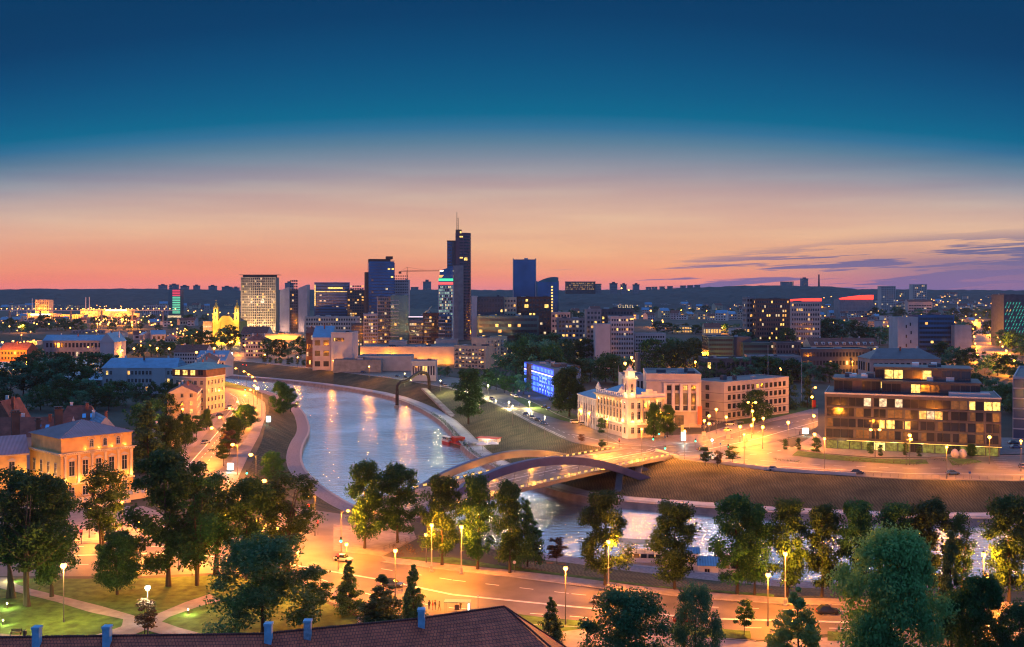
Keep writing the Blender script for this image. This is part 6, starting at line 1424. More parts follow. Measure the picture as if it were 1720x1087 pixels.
# yellow baroque church
Yc = 1180; x0, x1 = Wx(357, Yc), Wx(402, Yc); cw = x1 - x0
ch = thing('baroque_church', 'golden yellow floodlit baroque church with two bell towers', 'church', (x0, Yc, ZS)); GS = M['gold_stucco']; zb = zat(541, Yc) - ZS
m = MB(); m.box(0, cw, 0, 34, -.5, zb); m.box(-.4, cw + .4, -.4, 34, zb, zb + .8); m.build('wall', GS, ch)
m = MB(); m.prism([(6, 0), (cw - 6, 0), (cw - 6, 2), (6, 2)], zb + .8, 0, 0, top=[(11, 0, zb + 7), (cw - 11, 0, zb + 7), (cw - 11, 2, zb + 7), (11, 2, zb + 7)]); m.build('gable', GS, ch)
for xx in (3.2, cw - 3.2):
    m = MB(); h0 = zb + .8
    m.box(xx - 3, xx + 3, 0, 6, h0, h0 + 8.5); m.box(xx - 3.5, xx + 3.5, -.5, 6.5, h0 + 8.5, h0 + 9.1); m.box(xx - 2.3, xx + 2.3, .7, 5.3, h0 + 9.1, h0 + 15); m.box(xx - 2.8, xx + 2.8, .2, 5.8, h0 + 15, h0 + 15.5)
    t_ = m.build('bell_tower', GS, ch); m = MB(); m.lathe(xx, 3, [(2.3, h0 + 15.5), (2.6, h0 + 16.5), (1.6, h0 + 18), (.8, h0 + 18.8), (1.2, h0 + 20), (.5, h0 + 21.4), (.15, h0 + 22), (.1, h0 + 24.5)], 10); m.box(xx - .9, xx + .9, 2.9, 3.1, h0 + 23.3, h0 + 23.6); m.build('cupola', GS, t_)
    for z_ in (h0 + 2, h0 + 10): link('window', win_mesh(1.6, 3.4, 'arch', M['glass'], 'frame'), t_, (xx, -.03 if z_ < h0 + 9 else .67, z_))
    point_light(ch, (xx, -5, h0 + 3), 6000, (1, .62, .12), .5); point_light(ch, (xx, -3, h0 + 10), 2500, (1, .7, .25), .5)
for k in range(3): link('window', win_mesh(1.8, 4, 'arch', M['glass'], 'frame'), ch, (cw * (.3 + .2 * k), -.03, zb * .5))
m = MB()
for k in range(5): x = 1 + (cw - 2) * k / 4; m.box(x - .7, x + .7, -.5, -.002, 0, zb)
m.build('pilaster', GS, ch); m = MB(); m.quad([(0, 0, zb), (0, 34, zb), (cw / 2, 34, zb + 8), (cw / 2, 2, zb + 8)]); m.quad([(cw, 0, zb), (cw, 34, zb), (cw / 2, 34, zb + 8), (cw / 2, 2, zb + 8)]); m.build('roof', M['tile_far'], ch)
for k in range(4): point_light(ch, (2 + (cw - 4) * k / 3, -8, 4), 15000, (1, .60, .10), .8)
q = B('white lit church annex with bright horizontal bands, left of the church', (Wx(341, 1190), 1190), (Wx(356, 1190), 1190), 18, zat(541, 1190) - ZS, 'cream', 'annex'); q.rows('front', 4, 4, 4, 5, 2, 1, pool=(PALE,), fill=.97).flat(units=0)

# the lit strip in the west: shopping centre, halls
wst = [
 ('twin topped amber tower block on the left under the ridge', 59, 82, 504, 2450, 24, 'cream', 12, 7, .1),
 ('long pale hall with white roof sign under the amber tower block', 37, 96, 527, 2350, 24, 'pink', 4, 18, .08),
 ('long amber lit hall with tall pilasters left of the trees', 97, 140, 529, 2300, 24, 'cream', 4, 10, .2),
 ('brightly lit shopping centre box with amber front', 135, 160, 520, 2500, 24, 'cream', 3, 10, .9),
 ('long shopping centre with glowing white sign strip', 161, 226, 520, 2520, 24, 'cream', 3, 24, .9),
 ('low lit annex of the shopping centre', 186, 234, 527, 2440, 16, 'cream', 2, 16, .8),
 ('grey slab block left below the ridge', 15, 57, 513, 2700, 16, 'lgrey', 9, 14, .2),
 ('low blue roofed sheds at the left edge', 0, 33, 537, 1900, 16, 'grey', 3, 9, .05),
 ('pale block under the woods left of the red and green lit tower', 240, 282, 513, 2700, 14, 'lgrey', 7, 12, .1),
 ('white end house by the amber lamps left of the tree belt', 45, 62, 574, 1180, 14, 'pink', 2, 3, .0),
 ('long dark blue roofed house with one yellow window', 73, 180, 572, 930, 16, 'grey', 2, 16, .06),
 ('pale gabled fire wall beside the dark blue roofs', 168, 192, 575, 860, 26, 'lgrey', 0, 0, 0),
 ('low red roofs at the left edge below the amber lamps', 0, 45, 588, 900, 20, 'brick', 2, 8, .05),
 ('little pink gabled house between conifers', 277, 296, 568, 1150, 12, 'pink', 2, 4, .0),
 ('white tiered theatre pavilion beside the flagpoles of the riverside', 120, 176, 556, 1500, 20, 'grey', 2, 10, .1),
 ('violet roofed block at the riverside street bend', 292, 345, 592, 860, 20, 'lgrey', 3, 12, .05),
 ('old town roofs with many skylights before the crossroads', 330, 378, 606, 735, 22, 'lgrey', 3, 9, .05),
]
for (lab, x0, x1, yt, Y, dd, wl, nf, nb, lp) in wst:
    q = tw(lab, x0, x1, yt, Y, dd, wl, 'building', 'building')
    if nf: dzz = (q.h - .6) / nf; q.rows('front', nf, nb, dzz * .3, dzz, dzz * .5, lp, fill=.6, pool=(WARM, YEL, PALE))
    if 'roof' in lab and 'sign' not in lab or 'gable' in lab: q.gable(dd * .3, 'blue_roof' if ('blue' in lab or 'skylight' in lab) else 'tile_far', .6, 3, 'y' if 'gabled' in lab else 'x')
    else: q.flat(units=2)
    if 'shopping' in lab or 'amber' in lab:
        for k in range(2): point_light(q.t, (q.L * (.25 + .5 * k), -14, 10), 60000, SODC, 2)
    if 'white' in lab and ('sign' in lab): q.part('sign_strip', MB().box(q.L * .25, q.L * .8, -.6, -.1, q.h - 3.5, q.h - .5), mat('white_sign_strip', (.9, .9, .9), .5, 0, emis=(1, .92, .75), es=3.5))
    if 'skylights' in lab:
        for k in range(7): q.part('skylight', MB().prism([(2 + k * q.L / 8, 4), (3.6 + k * q.L / 8, 4), (3.6 + k * q.L / 8, 6), (2 + k * q.L / 8, 6)], q.h + 1, q.h + 4), 'lgrey')
t = tw('slim tower with red over green glowing storeys in the west', 283, 303, 488, 2400, 24, 'glass_teal', 'light tower', 'light_band_tower'); t.rows('front', 18, 4, 4, 3.9, 2.4, .0, x0=.5, x1=t.L * .3, dark='glass_teal')
for f in range(14): q = MB(); q.box(t.L * .34, t.L * .98, -.5, -.1, 10 + f * 4, 12.2 + f * 4); t.part('light_band', q, mat('red_storey_light', (.5, .1, .1), .5, 0, emis=(1, .06, .12), es=1.0) if f > 9 else mat('green_storey_light', (.1, .5, .3), .5, 0, emis=(.2, .9, .5) if f < 7 else (.2, .9, .5), es=.8))
t.part('lit_base', MB().box(-1, t.L + 2, -2, -.6, 0, 5), PALE); t.flat(units=0)
# white footbridge with lamps in the far west
fb = thing('footbridge', 'long white footbridge with a string of amber lamps in the west', 'footbridge', (-900, 1900, ZS)); Yb = 1900; m = MB()
xa, xb = Wx(-10, Yb) + 900, Wx(300, Yb) + 900; zb_ = zat(521, Yb) - ZS; m.box(xa, xb, -3, 3, zb_ - 1, zb_); m.build('deck', M['lgrey'], fb)
for k in range(6): m = MB(); x = xa + (xb - xa) * (k + .5) / 6; m.box(x - 1, x + 1, -2, 2, -9, zb_ - 1); m.build('pier', M['concrete'], fb)
for px in (54, 144, 150): m = MB(); x = Wx(px, Yb) + 900; m.cyl(x, 0, zb_, zb_ + (24 if px > 100 else 22), .9, .7, 8); m.build('pylon', M['white'], fb)
for k in range(34): x = xa + (xb - xa) * (k + .5) / 34; m = MB(); m.ball(x, -3, zb_ + 2.6, .95, 8); m.build('lamp', SODF, fb)

# ---- small far houses and blocks, in strips
def strip(x0, x1, b0, b1, hlo, hhi, wpx, n, where, grp, seed, lit_=.25, walls=('lgrey', 'grey', 'pink', 'cream', 'white_stucco'), roofs=('flat', 'gable'), hill=False):
    r = random.Random(seed)
    for i in range(n):
        px = x0 + (x1 - x0) * (i + r.random() * .8) / n; by = b0 + (b1 - b0) * (i / max(1, n - 1)) + (r.random() - .5) * 5; w = wpx * (.6 + .9 * r.random())
        if hill: Y = 3600 + (b0 - by) * 40 + r.random() * 900; z = hillz(px, Y) - 1; h = (hlo + (hhi - hlo) * r.random()) * Y / F
        else: Y = (CH - ZS) * F / (by - HY); z = ZS; h = (hlo + (hhi - hlo) * r.random()) * Y / F
        rf = r.choice(roofs); side = 'from the left' if i < n / 2 else 'from the right'; o = ORD[i if i < n / 2 else n - 1 - i]; kindw = 'flat roofed block' if rf == 'flat' else 'pitched roof house'
        wl = r.choice(walls)
        q = B(f'small {kindw}, {o} {side} {where}', (Wx(px, Y), Y), (Wx(px + w, Y), Y + (r.random() - .5) * 20), min(26, w * Y / F * .6 + 6), h, wl, 'building', 'building', grp, z=z)
        nf = max(1, int(h / 4.2)); nb = max(2, int(q.L / 5)); dzz = h / nf
        for f in range(nf): q.rows('front', 1, nb, dzz * (f + .3), dzz, dzz * .45, lit_, fill=.55, pool=(WARM, YEL, DIM))
        if rf == 'flat': q.part('roof', MB().box(-.3, q.L + .3, -.3, q.d + .3, q.h, q.h + .8), 'flat_roof')
        else: q.gable(min(8, q.d * .35), r.choice(('tile_far', 'blue_roof', 'tile_far')), .6, 1)
strip(0, 130, 519, 519, 4, 9, 9, 14, 'in the strip under the western ridge', 'small blocks under the western ridge', 1, .3)
strip(235, 400, 517, 520, 3, 8, 9, 14, 'under the woods west of the church', 'small blocks west of the church', 2, .25)
strip(0, 330, 540, 548, 5, 9, 10, 16, 'beside the far river in the west', 'small houses by the far river', 3, .15)
strip(190, 330, 568, 575, 7, 12, 14, 7, 'between the footbridge and the amber lamps', 'small houses before the footbridge', 4, .15)
strip(590, 760, 545, 550, 8, 14, 13, 9, 'between the towers', 'small blocks between the towers', 5, .15)
strip(940, 1260, 532, 540, 6, 13, 13, 20, 'in the northern quarter below the ridge', 'small blocks of the northern quarter', 6, .14)
strip(1000, 1300, 516, 520, 4, 8, 10, 20, 'at the foot of the northern ridge', 'small blocks at the ridge foot', 7, .3)
strip(1300, 1640, 516, 521, 4, 9, 10, 22, 'at the foot of the eastern hillside', 'small blocks at the eastern hill foot', 8, .3)
strip(1100, 1270, 556, 562, 7, 12, 14, 9, 'among the trees behind the theatre quarter', 'small houses behind the theatre', 9, .12)
strip(1380, 1510, 545, 552, 7, 12, 12, 9, 'in the trees beyond the mansard roof', 'small houses beyond the mansard roof', 10, .2)
strip(1440, 1715, 506, 506, 3, 7, 8, 26, 'on the eastern hillside', 'houses on the eastern hillside', 11, .35, hill=True)
strip(1380, 1700, 498, 498, 2, 5, 7, 18, 'near the crest of the eastern hill', 'houses near the eastern crest', 12, .35, hill=True)
# blocks standing on the skyline ridge
def crest(px, wpx, hpx, lab, Y=5460, nf=8, wl='grey', top=None, lp=.05):
    z = zat(hill_top(px), Y) - 14; q = B(lab, (Wx(px - wpx / 2, Y), Y), (Wx(px + wpx / 2, Y), Y), 30, hpx * Y / F + 14, wl, 'skyline block', 'tower_block', z=z)
    dzz = (q.h - 14) / nf; q.rows('front', nf, max(3, int(wpx)), 14 + dzz * .3, dzz, dzz * .4, lp, fill=.5).part('roof', MB().box(-1, q.L + 1, -1, 31, q.h, q.h + 3), 'dgrey'); 
    if top: q.part('roof_box', MB().box(q.L * .3, q.L * .7, 4, 20, q.h + 3, q.h + 3 + top), 'dgrey')
    return q
for i, (px, w, h) in enumerate([(272, 12, 6), (291, 13, 7), (309, 12, 5), (329, 9, 6), (356, 12, 6), (380, 15, 5), (395, 10, 4)]): crest(px, w, h, f'grey skyline block, {ORD[i]} from the left on the ridge before the white high rise', nf=4, top=5)
crest(485, 13, 11, 'skyline tower peeping between the twin slabs', nf=7, top=8); crest(717, 13, 13, 'stepped skyline tower right of the crane jib', nf=8, top=10); crest(696, 12, 4, 'low skyline block under the crane jib', nf=3)
q = crest(975, 50, 13, 'long glowing yellow office on the ridge', 3900, 4, 'brown', None, .8); q2 = crest(1004, 12, 9, 'grey block attached right of the glowing ridge office', 3950, 4)
for i, (px, w, h) in enumerate([(1031, 12, 10), (1048, 9, 8), (1069, 10, 8)]): crest(px, w, h, f'grey block, {ORD[i]} from the left, right of the glowing ridge office', 4000, 4, top=5)
for i, px in enumerate((1090, 1100, 1113, 1126, 1148, 1160, 1172)): crest(px, 8, 3.5, f'low crest house, {ORD[i]} from the left on the low ridge before the hill', nf=2)
crest(1323, 20, 6, 'long slab block on the crest left of the round topped tower', nf=3, lp=.15); crest(1352, 11, 12, 'round topped tower block with lit windows on the crest', nf=7, top=6, lp=.2)
q = thing('chimney_stack', 'tall thin chimney stack standing on the crest', 'chimney', D(1375.5, 481, 5400)); MB().cyl(0, 0, -10, 58, 5.5, 3.6, 10).build('shaft', M['brick'], q); MB().cyl(0, 0, 58, 61, 4.6, 4.6, 10).build('rim', M['dgrey'], q)
for px, w, yt, Y, lab in ((1492, 25, 481, 2900, 'broad pink tower block with lit windows on the eastern slope, left of its twin'), (1545, 24, 478, 2950, 'broad pink tower block on the eastern slope, taller right twin')):
    q = tw(lab, px - w / 2, px + w / 2, yt, Y, 26, 'pink', 'tower block'); nf = 13; q.rows('front', nf, 8, 8, (q.h - 8) / nf, 3, .2, fill=.5).flat(units=1)
q = tw('pale row of terraced gables below the twin tower blocks', 1525, 1566, 507, 2300, 20, 'pink', 'row of houses'); q.rows('front', 5, 9, 4, 6, 2.4, .08).gable(5, 'tile_far', .5, 5)
q = tw('black office with rows of slanting green lights at the right edge', 1686, 1735, 496, 1150, 30, 'dgrey', 'office tower', 'green_lit_office', yr=None); GE = mat('green_led', (.05, .3, .25), .5, 0, emis=(.04, .85, .55), es=.8)
m = MB()
for j in range(12):
    for k in range(9):
        if (j * 5 + k * 3) % 7 == 0: continue
        x = 1.2 + k * 3.4 + (j % 2) * 1.7; z = 3 + j * 3.9; m.quad([(x, -.1, z), (x + .55, -.1, z), (x + 1.9, -.1, z + 2.6), (x + 1.35, -.1, z + 2.6)], 1 if (j, k) in ((9, 0), (9, 1)) else 0)
q.part('slanting_lights', m, [GE, YEL]); q.flat(units=1)
q = B('grey framed glass office block cut by the right edge of the picture', (204, 424), (240, 405), 70, 24.5, 'glass_blue', 'office block', 'office_block')
for f in range(6): m = MB(); m.box(-.3, -.02, 0, q.d, f * 4.1, f * 4.1 + .5); m.box(-.3, q.L, -.3, -.02, f * 4.1, f * 4.1 + .5); q.part('floor_band', m, 'lgrey')
m = MB()
for k in range(24): m.box(-.25, -.02, k * 3, k * 3 + .35, 0, 24.5)
q.part('mullion', m, 'lgrey'); q.flat(units=3, par=1, pm=M['lgrey'])
strip(780, 1000, 545, 552, 9, 15, 14, 10, 'behind the dark office complex', 'small blocks behind the office complex', 13, .12)
strip(1240, 1500, 530, 540, 7, 13, 12, 16, 'in the middle of the eastern quarter', 'small blocks of the eastern quarter', 14, .18)
strip(400, 620, 552, 560, 8, 12, 15, 8, 'at the foot of the western towers', 'small blocks at the foot of the towers', 15, .2)
strip(1560, 1720, 540, 560, 8, 13, 13, 8, 'beside the straight avenue', 'small blocks beside the avenue', 16, .2)
strip(1480, 1620, 520, 532, 7, 12, 11, 10, 'below the twin pink tower blocks', 'small blocks below the twin towers', 17, .25)
# ================================================================== FOREGROUND ROOF
RZ = 24.0
def rp(px, py): return G(px, py, RZ)
ridge = [rp(-60, 1072), rp(440, 1065), rp(700, 1040), rp(847, 1019)]
ars = thing('tiled_roof_building', 'long red tiled building with pale blue chimneys, nearest thing below the camera', 'building', (-30, 125, ZS))
rf = MB(); front = []; back = []
for i, p in enumerate(ridge):
    t = (ridge[min(i + 1, 3)] - ridge[max(i - 1, 0)]).normalized(); n = Vector((t.y, -t.x, 0))
    front.append(p + n * 11 + Vector((0, 0, -8))); back.append(p - n * 10 + Vector((0, 0, -8)))
fe = G(1020, 1172, 16); be = G(951, 1088, 16); front[-1] = fe - Vector((1, 0, 0)); back[-1] = be
def strip_t(a0, a1, b0, b1, n=14):
    U0 = UO[0]; dl = (a1 - a0).length; UO[0] += dl; dh = (b0 - a0).length
    for k in range(n):
        u0, u1 = k / n, (k + 1) / n; rf.quad([a0.lerp(b0, u0), a1.lerp(b1, u0), a1.lerp(b1, u1), a0.lerp(b0, u1)]); UVs.append([(U0, u0 * dh), (U0 + dl, u0 * dh), (U0 + dl, u1 * dh), (U0, u1 * dh)])
UVs = []; UO = [0.0]
for i in range(3): strip_t(ridge[i], ridge[i + 1], front[i], front[i + 1]); rf.quad([ridge[i], back[i], back[i + 1], ridge[i + 1]]); UVs.append([(0, 0), (0, 12), (20, 12), (20, 0)])
rf.quad([ridge[3], front[3], be]); UVs.append([(8, 0), (0, 14), (18, 14)])
tm = bpy.data.materials.new('plain_tile_roof'); tm.use_nodes = True; t = tm.node_tree; b = t.nodes['Principled BSDF']; b.inputs['Roughness'].default_value = .7
g = t.nodes.new('ShaderNodeTexCoord'); mp = t.nodes.new('ShaderNodeMapping'); br = t.nodes.new('ShaderNodeTexBrick')
br.inputs['Scale'].default_value = 1.0; br.inputs['Brick Width'].default_value = .42; br.inputs['Row Height'].default_value = .5; br.inputs['Mortar Size'].default_value = .035; br.inputs['Mortar Smooth'].default_value = .3; br.offset = .5
br.inputs['Color1'].default_value = (.80, .15, .06, 1); br.inputs['Color2'].default_value = (.66, .11, .05, 1); br.inputs['Mortar'].default_value = (.08, .02, .02, 1)
nz = t.nodes.new('ShaderNodeTexNoise'); nz.inputs['Scale'].default_value = .5; nz.inputs['Detail'].default_value = 5; mx = t.nodes.new('ShaderNodeMix'); mx.data_type = 'RGBA'; mx.blend_type = 'MULTIPLY'; mx.inputs['Factor'].default_value = .7
t.links.new(g.outputs['UV'], mp.inputs[0]); t.links.new(mp.outputs[0], br.inputs['Vector']); t.links.new(g.outputs['Object'], nz.inputs['Vector'])
cr = t.nodes.new('ShaderNodeMapRange'); cr.inputs[1].default_value = .3; cr.inputs[2].default_value = .7; cr.inputs[3].default_value = .55; cr.inputs[4].default_value = 1.3; t.links.new(nz.outputs['Fac'], cr.inputs[0])
cc = t.nodes.new('ShaderNodeCombineColor')
for k in range(3): t.links.new(cr.outputs[0], cc.inputs[k])
t.links.new(br.outputs['Color'], mx.inputs['A']); t.links.new(cc.outputs[0], mx.inputs['B']); t.links.new(mx.outputs['Result'], b.inputs['Base Color'])
bp = t.nodes.new('ShaderNodeBump'); bp.inputs['Strength'].default_value = .8; bp.inputs['Distance'].default_value = .06; t.links.new(br.outputs['Fac'], bp.inputs['Height']); bp.invert = True; t.links.new(bp.outputs[0], b.inputs['Normal'])
roof = wbuild(rf, 'roof', tm, ars); uvl = roof.data.uv_layers.new(name='tiles')
for pg, uv in zip(roof.data.polygons, UVs):
    for li, q in zip(pg.loop_indices, uv): uvl.data[li].uv = q
rc = MB()
for a, b2 in zip(ridge, ridge[1:]):
    n = int((b2 - a).length / .42)
    for k in range(n): rc.tube([a.lerp(b2, k / n) + Vector((0, 0, .03)), a.lerp(b2, (k + .96) / n) + Vector((0, 0, .06))], .15, 6)
rc.tube([ridge[3] + Vector((0, 0, .04)), fe + Vector((0, 0, .1))], .14, 6); rc.tube([ridge[3] + Vector((0, 0, .04)), be + Vector((0, 0, .06))], .14, 6); wbuild(rc, 'ridge_tile', M['tile'], ars)
wl = MB(); fr2 = [p + Vector((0, 0, 0)) for p in front]
for A_, inn in ((front, .8), (back, .8)):
    for i in range(3): a, b2 = A_[i], A_[i + 1]; wl.quad([(a.x, a.y, ZS - .5), (b2.x, b2.y, ZS - .5), (b2.x, b2.y, 15.9), (a.x, a.y, 15.9)])
wl.quad([(fe.x - 1, fe.y, ZS - .5), (be.x, be.y, ZS - .5), (be.x, be.y, 15.9), (fe.x - 1, fe.y, 15.9)]); wbuild(wl, 'wall', M['white_stucco'], ars)
CHB = mat('pale_blue_lime_wash', (.22, .44, .62), .8, .2, 1.2)
for px, pt, pb in ((62, 1052, 1095), (180, 1051, 1095), (451, 1046, 1092), (517, 1041, 1084), (708, 1022, 1060)):
    i = 0 if px < 440 else 1 if px < 700 else 2; u = {62: .245, 180: .48, 451: .05, 517: .3, 708: .06}[px]
    p = ridge[i].lerp(ridge[i + 1], u); p.x = Wx(px, p.y - .9); y = p.y - .9; zt = zat(pt, y); s_ = .45
    c = MB(); c.box(p.x - s_, p.x + s_, y - .45, y + .45, 21.6, zt - .75); c.box(p.x - s_, p.x + s_, y - .45, y - .25, zt - .75, zt - .3); c.box(p.x - s_, p.x - s_ + .18, y - .25, y + .45, zt - .75, zt - .3); c.box(p.x + s_ - .18, p.x + s_, y - .25, y + .45, zt - .75, zt - .3)
    cl = ars.location; c.v = [(v[0] - cl.x, v[1] - cl.y, v[2] - cl.z) for v in c.v]; ch_ = c.build('chimney', CHB if px != 517 else mat('worn_lime_wash', (.26, .34, .42), .85, .35, 2.5), roof)
    c = MB(); c.box(p.x - s_ - .08, p.x + s_ + .08, y - .57, y + .57, zt - .3, zt); c.v = [(v[0] - cl.x, v[1] - cl.y, v[2] - cl.z) for v in c.v]; c.build('chimney_cap', CHB, ch_)
# ================================================================== VEHICLES
def car_mesh(colname, col, van=False):
    cm = mat('car_paint_' + colname, col, .25, .0, coat=.6, spec=.6); t = thing('parked_car', 'car', 'car'); L, Wd = (4.6, 1.85) if van else (4.3, 1.75); h1, h2 = (1.05, 1.85) if van else (.85, 1.42)
    m = MB(); n = 0
    secs = [(-L / 2, .35, h1 * .72, .86), (-L / 2 + .12, .25, h1 * .86, .95), (-L / 2 + .9, .22, h1, 1.0), (L / 2 - .9, .22, h1, 1.0), (L / 2 - .12, .26, h1 * .84, .95), (L / 2, .36, h1 * .68, .86)]
    for x, z0, z1, ws in secs:
        w = Wd / 2 * ws; m.v += [(x, -w * .94, z0), (x, w * .94, z0), (x, w, (z0 + z1) / 2), (x, w * .92, z1), (x, -w * .92, z1), (x, -w, (z0 + z1) / 2)]
    for i in range(5):
        for k in range(6): m.f.append((i * 6 + k, i * 6 + (k + 1) % 6, (i + 1) * 6 + (k + 1) % 6, (i + 1) * 6 + k)); m.mi.append(0)
    m.f += [tuple(range(5, -1, -1)), tuple(30 + k for k in range(6))]; m.mi += [0, 0]; m.build('body', cm, t)
    m = MB(); xa, xb, xc, xd = (-2.1, -1.9, .9, 1.6) if van else (-1.75, -1.05, .35, 1.15); w0, w1 = Wd / 2 * .9, Wd / 2 * .74; h1b = h1 - .05
    m.v = [(xa, -w0, h1b), (xd, -w0, h1b), (xd, w0, h1b), (xa, w0, h1b), (xb, -w1, h2), (xc, -w1, h2), (xc, w1, h2), (xb, w1, h2)]
    m.f = [(0, 1, 5, 4), (1, 2, 6, 5), (2, 3, 7, 6), (3, 0, 4, 7)]; m.mi = [0] * 4; m.build('windows_glass', M['glass'], t).name = 'glasshouse'
    MB().prism([(xb, -w1), (xc, -w1), (xc, w1), (xb, w1)], h2 + .002, h2 + .05).build('roof', cm, t)
    for sx in (-1, 1):
        for sy in (-1, 1):
            m = MB(); x, y = sx * L * .31, sy * Wd / 2 * .92
            for k in range(12): a, c = 2 * math.pi * k / 12, 2 * math.pi * (k + 1) / 12; m.quad([(x + .32 * math.cos(a), y - .11, .32 + .32 * math.sin(a)), (x + .32 * math.cos(c), y - .11, .32 + .32 * math.sin(c)), (x + .32 * math.cos(c), y + .11, .32 + .32 * math.sin(c)), (x + .32 * math.cos(a), y + .11, .32 + .32 * math.sin(a))])
            for yy in (-.11, .11): m.quad([(x + .32 * math.cos(2 * math.pi * k / 12), y + yy, .32 + .32 * math.sin(2 * math.pi * k / 12)) for k in range(12)])
            m.build('wheel', M['rubber'], t)
    for sy in (-1, 1):
        y = sy * Wd * .34; MB().box(L / 2 - .06, L / 2 + .02, y - .2, y + .2, .5, .66).build('headlight', M['white'], t); MB().box(-L / 2 - .02, -L / 2 + .06, y - .2, y + .2, .52, .68).build('tail_light', M['red'], t)
    return t
CP = {}
def car(px, py, ang, c, label, van=False, z=ZS + .06):
    cols = dict(silver=(.38, .39, .41), white=(.62, .62, .62), dark=(.03, .035, .05), blue=(.04, .09, .22), red=(.3, .03, .02), green=(.05, .12, .10))
    k = (c, van); loc = G(px, py, z)
    if k not in CP: t = CP[k] = car_mesh(c, cols[c], van); t.location = loc; t.rotation_euler = (0, 0, ang); tag(t, label)
    else: dup(CP[k], loc, ang, label)
ra = math.atan2(-55, 30)
for px, py, an, c, lab, v in [(826, 671, ra, 'silver', 'silver car alone on the north bank road near the big tree', 0), (862, 665, ra, 'white', 'white car parked farther along the kerb by the blue building', 0), (869, 668, ra, 'silver', 'silver car parked nearest to the blue building entrance', 0),
        (884, 698, ra, 'blue', 'dark blue car, farthest of the four parked in line on the bank road', 0), (894, 703, ra, 'silver', 'silver car, second of the four parked in line on the bank road', 0), (904, 707.5, ra, 'dark', 'dark car, third of the four parked in line on the bank road', 0), (914, 713, ra, 'blue', 'blue car, nearest of the four parked in line on the bank road', 0),
        (966, 711, .3, 'white', 'white van parked beside the museum wing', 1), (980, 714, .2, 'silver', 'silver car parked next to the white van', 0), (915, 685, 1.3, 'dark', 'dark car at the verge right of the blue building trees', 0), (922, 689, 1.3, 'silver', 'pale car behind the dark one at the verge', 0),
        (743, 646, -.9, 'dark', 'dark car at the junction behind the solitary big tree', 0), (749, 649, -.9, 'silver', 'silver car beside the dark one behind the solitary big tree', 0), (668, 633, -.8, 'blue', 'blue car parked left of the river arch', 0), (682, 635, -.8, 'dark', 'dark car parked right beside the river arch', 0),
        (535, 618, -.5, 'blue', 'blue car driving on the north bank street, farthest left', 0), (577, 622, -.5, 'white', 'white car driving on the north bank street', 0), (610, 626, -.6, 'blue', 'blue car driving under the clipped row of trees', 0),
        (369, 699, 1.2, 'dark', 'dark car parked on the old town street', 0), (380, 690, 1.2, 'white', 'white car parked farther up the old town street', 0), (386, 685, 1.25, 'silver', 'silver car parked farthest up the old town street', 0),
        (1226, 714, .15, 'white', 'white car parked by the office wing fence', 0), (1240, 711, .05, 'blue', 'blue car parked behind the white one at the office wing', 0), (1221, 724, .3, 'white', 'white car turning out onto the boulevard', 0),
        (1716, 785, 1.2, 'silver', 'silver car parked at the right edge of the plaza', 0), (1706, 753, 0, 'blue', 'blue car parked in the bays behind the glass offices', 0), (1702, 746, 0, 'dark', 'dark car parked in the bays behind the blue one', 0), (576, 942, -.35, 'white', 'white car waiting at the junction crossing', 0), (660, 985, -.35, 'dark', 'dark car on the near street left of the bus shelter', 0), (1010, 1012, -.2, 'silver', 'silver car driving on the near street below the split lime', 0), (1150, 1045, -.1, 'red', 'red car driving on the near street above the teal tree', 0), (1390, 1030, 0, 'dark', 'dark car on the near street beside the emerald tree', 0),
        (60, 935, 0, 'white', 'white car on the amber street behind the leftmost park trees', 0), (1300, 790, -.05, 'silver', 'silver car driving on the road above the hatched slope', 0), (1440, 796, -.05, 'dark', 'dark car driving in front of the glass offices', 0), (1600, 797, 0, 'blue', 'blue car driving past the stone eggs', 0), (1180, 757, .1, 'dark', 'dark car crossing the bridge junction', 0), (345, 745, 1.2, 'silver', 'silver car driving up the riverside street', 0), (405, 690, 1.3, 'dark', 'dark car at the bend of the riverside street', 0), (940, 795, .9, 'white', 'white car driving over the bridge', 0)]: car(px, py, an, c, lab, v)
# ================================================================== RIVER ARCH SCULPTURE, STATUE
Yp = 640; sc_ = thing('arch_sculpture', 'dark rusty pipe bent into an arch at the river bank', 'sculpture', (Wx(700, 600), 600, 2))
pts = [(667, 668, 612), (667, 655, 612), (668, 646, 613), (674, 641, 616), (682, 640, 620), (690, 635, 625), (698, 629, 632), (704, 625, 637), (710, 626, 641), (717, 627, 645), (720, 633, 648), (721, 645, 650), (721, 668, 650)]
P = [D(*p) for p in pts]; P[0].z = .5; m = MB()
for _ in range(1): P = [P[0]] + [q for a, b2 in zip(P, P[1:]) for q in (a.lerp(b2, .25), a.lerp(b2, .75))] + [P[-1]]
m.tube(P, 1.0, 10); wbuild(m, 'pipe', M['rust'], sc_); m = MB()
for p in (P[0], P[-1]): m.box(p.x - 1.5, p.x + 1.5, p.y - 1.5, p.y + 1.5, p.z - 1.5, p.z + .8)
wbuild(m, 'footing', M['concrete'], sc_)
def skin_body(name, joints, bones, m, loc, parent=None, rz=0, lv=1):
    me = bpy.data.meshes.new(name); me.from_pydata([j[0] for j in joints], bones, []); o = link(name, me, parent, loc, rz); sk = o.modifiers.new('skin', 'SKIN')
    for i, j in enumerate(joints): v = me.skin_vertices[0].data[i]; v.radius = (j[1], j[1]); v.use_root = (i == 0)
    sb = o.modifiers.new('sub', 'SUBSURF'); sb.levels = lv; sb.render_levels = lv; me.materials.append(m); return o
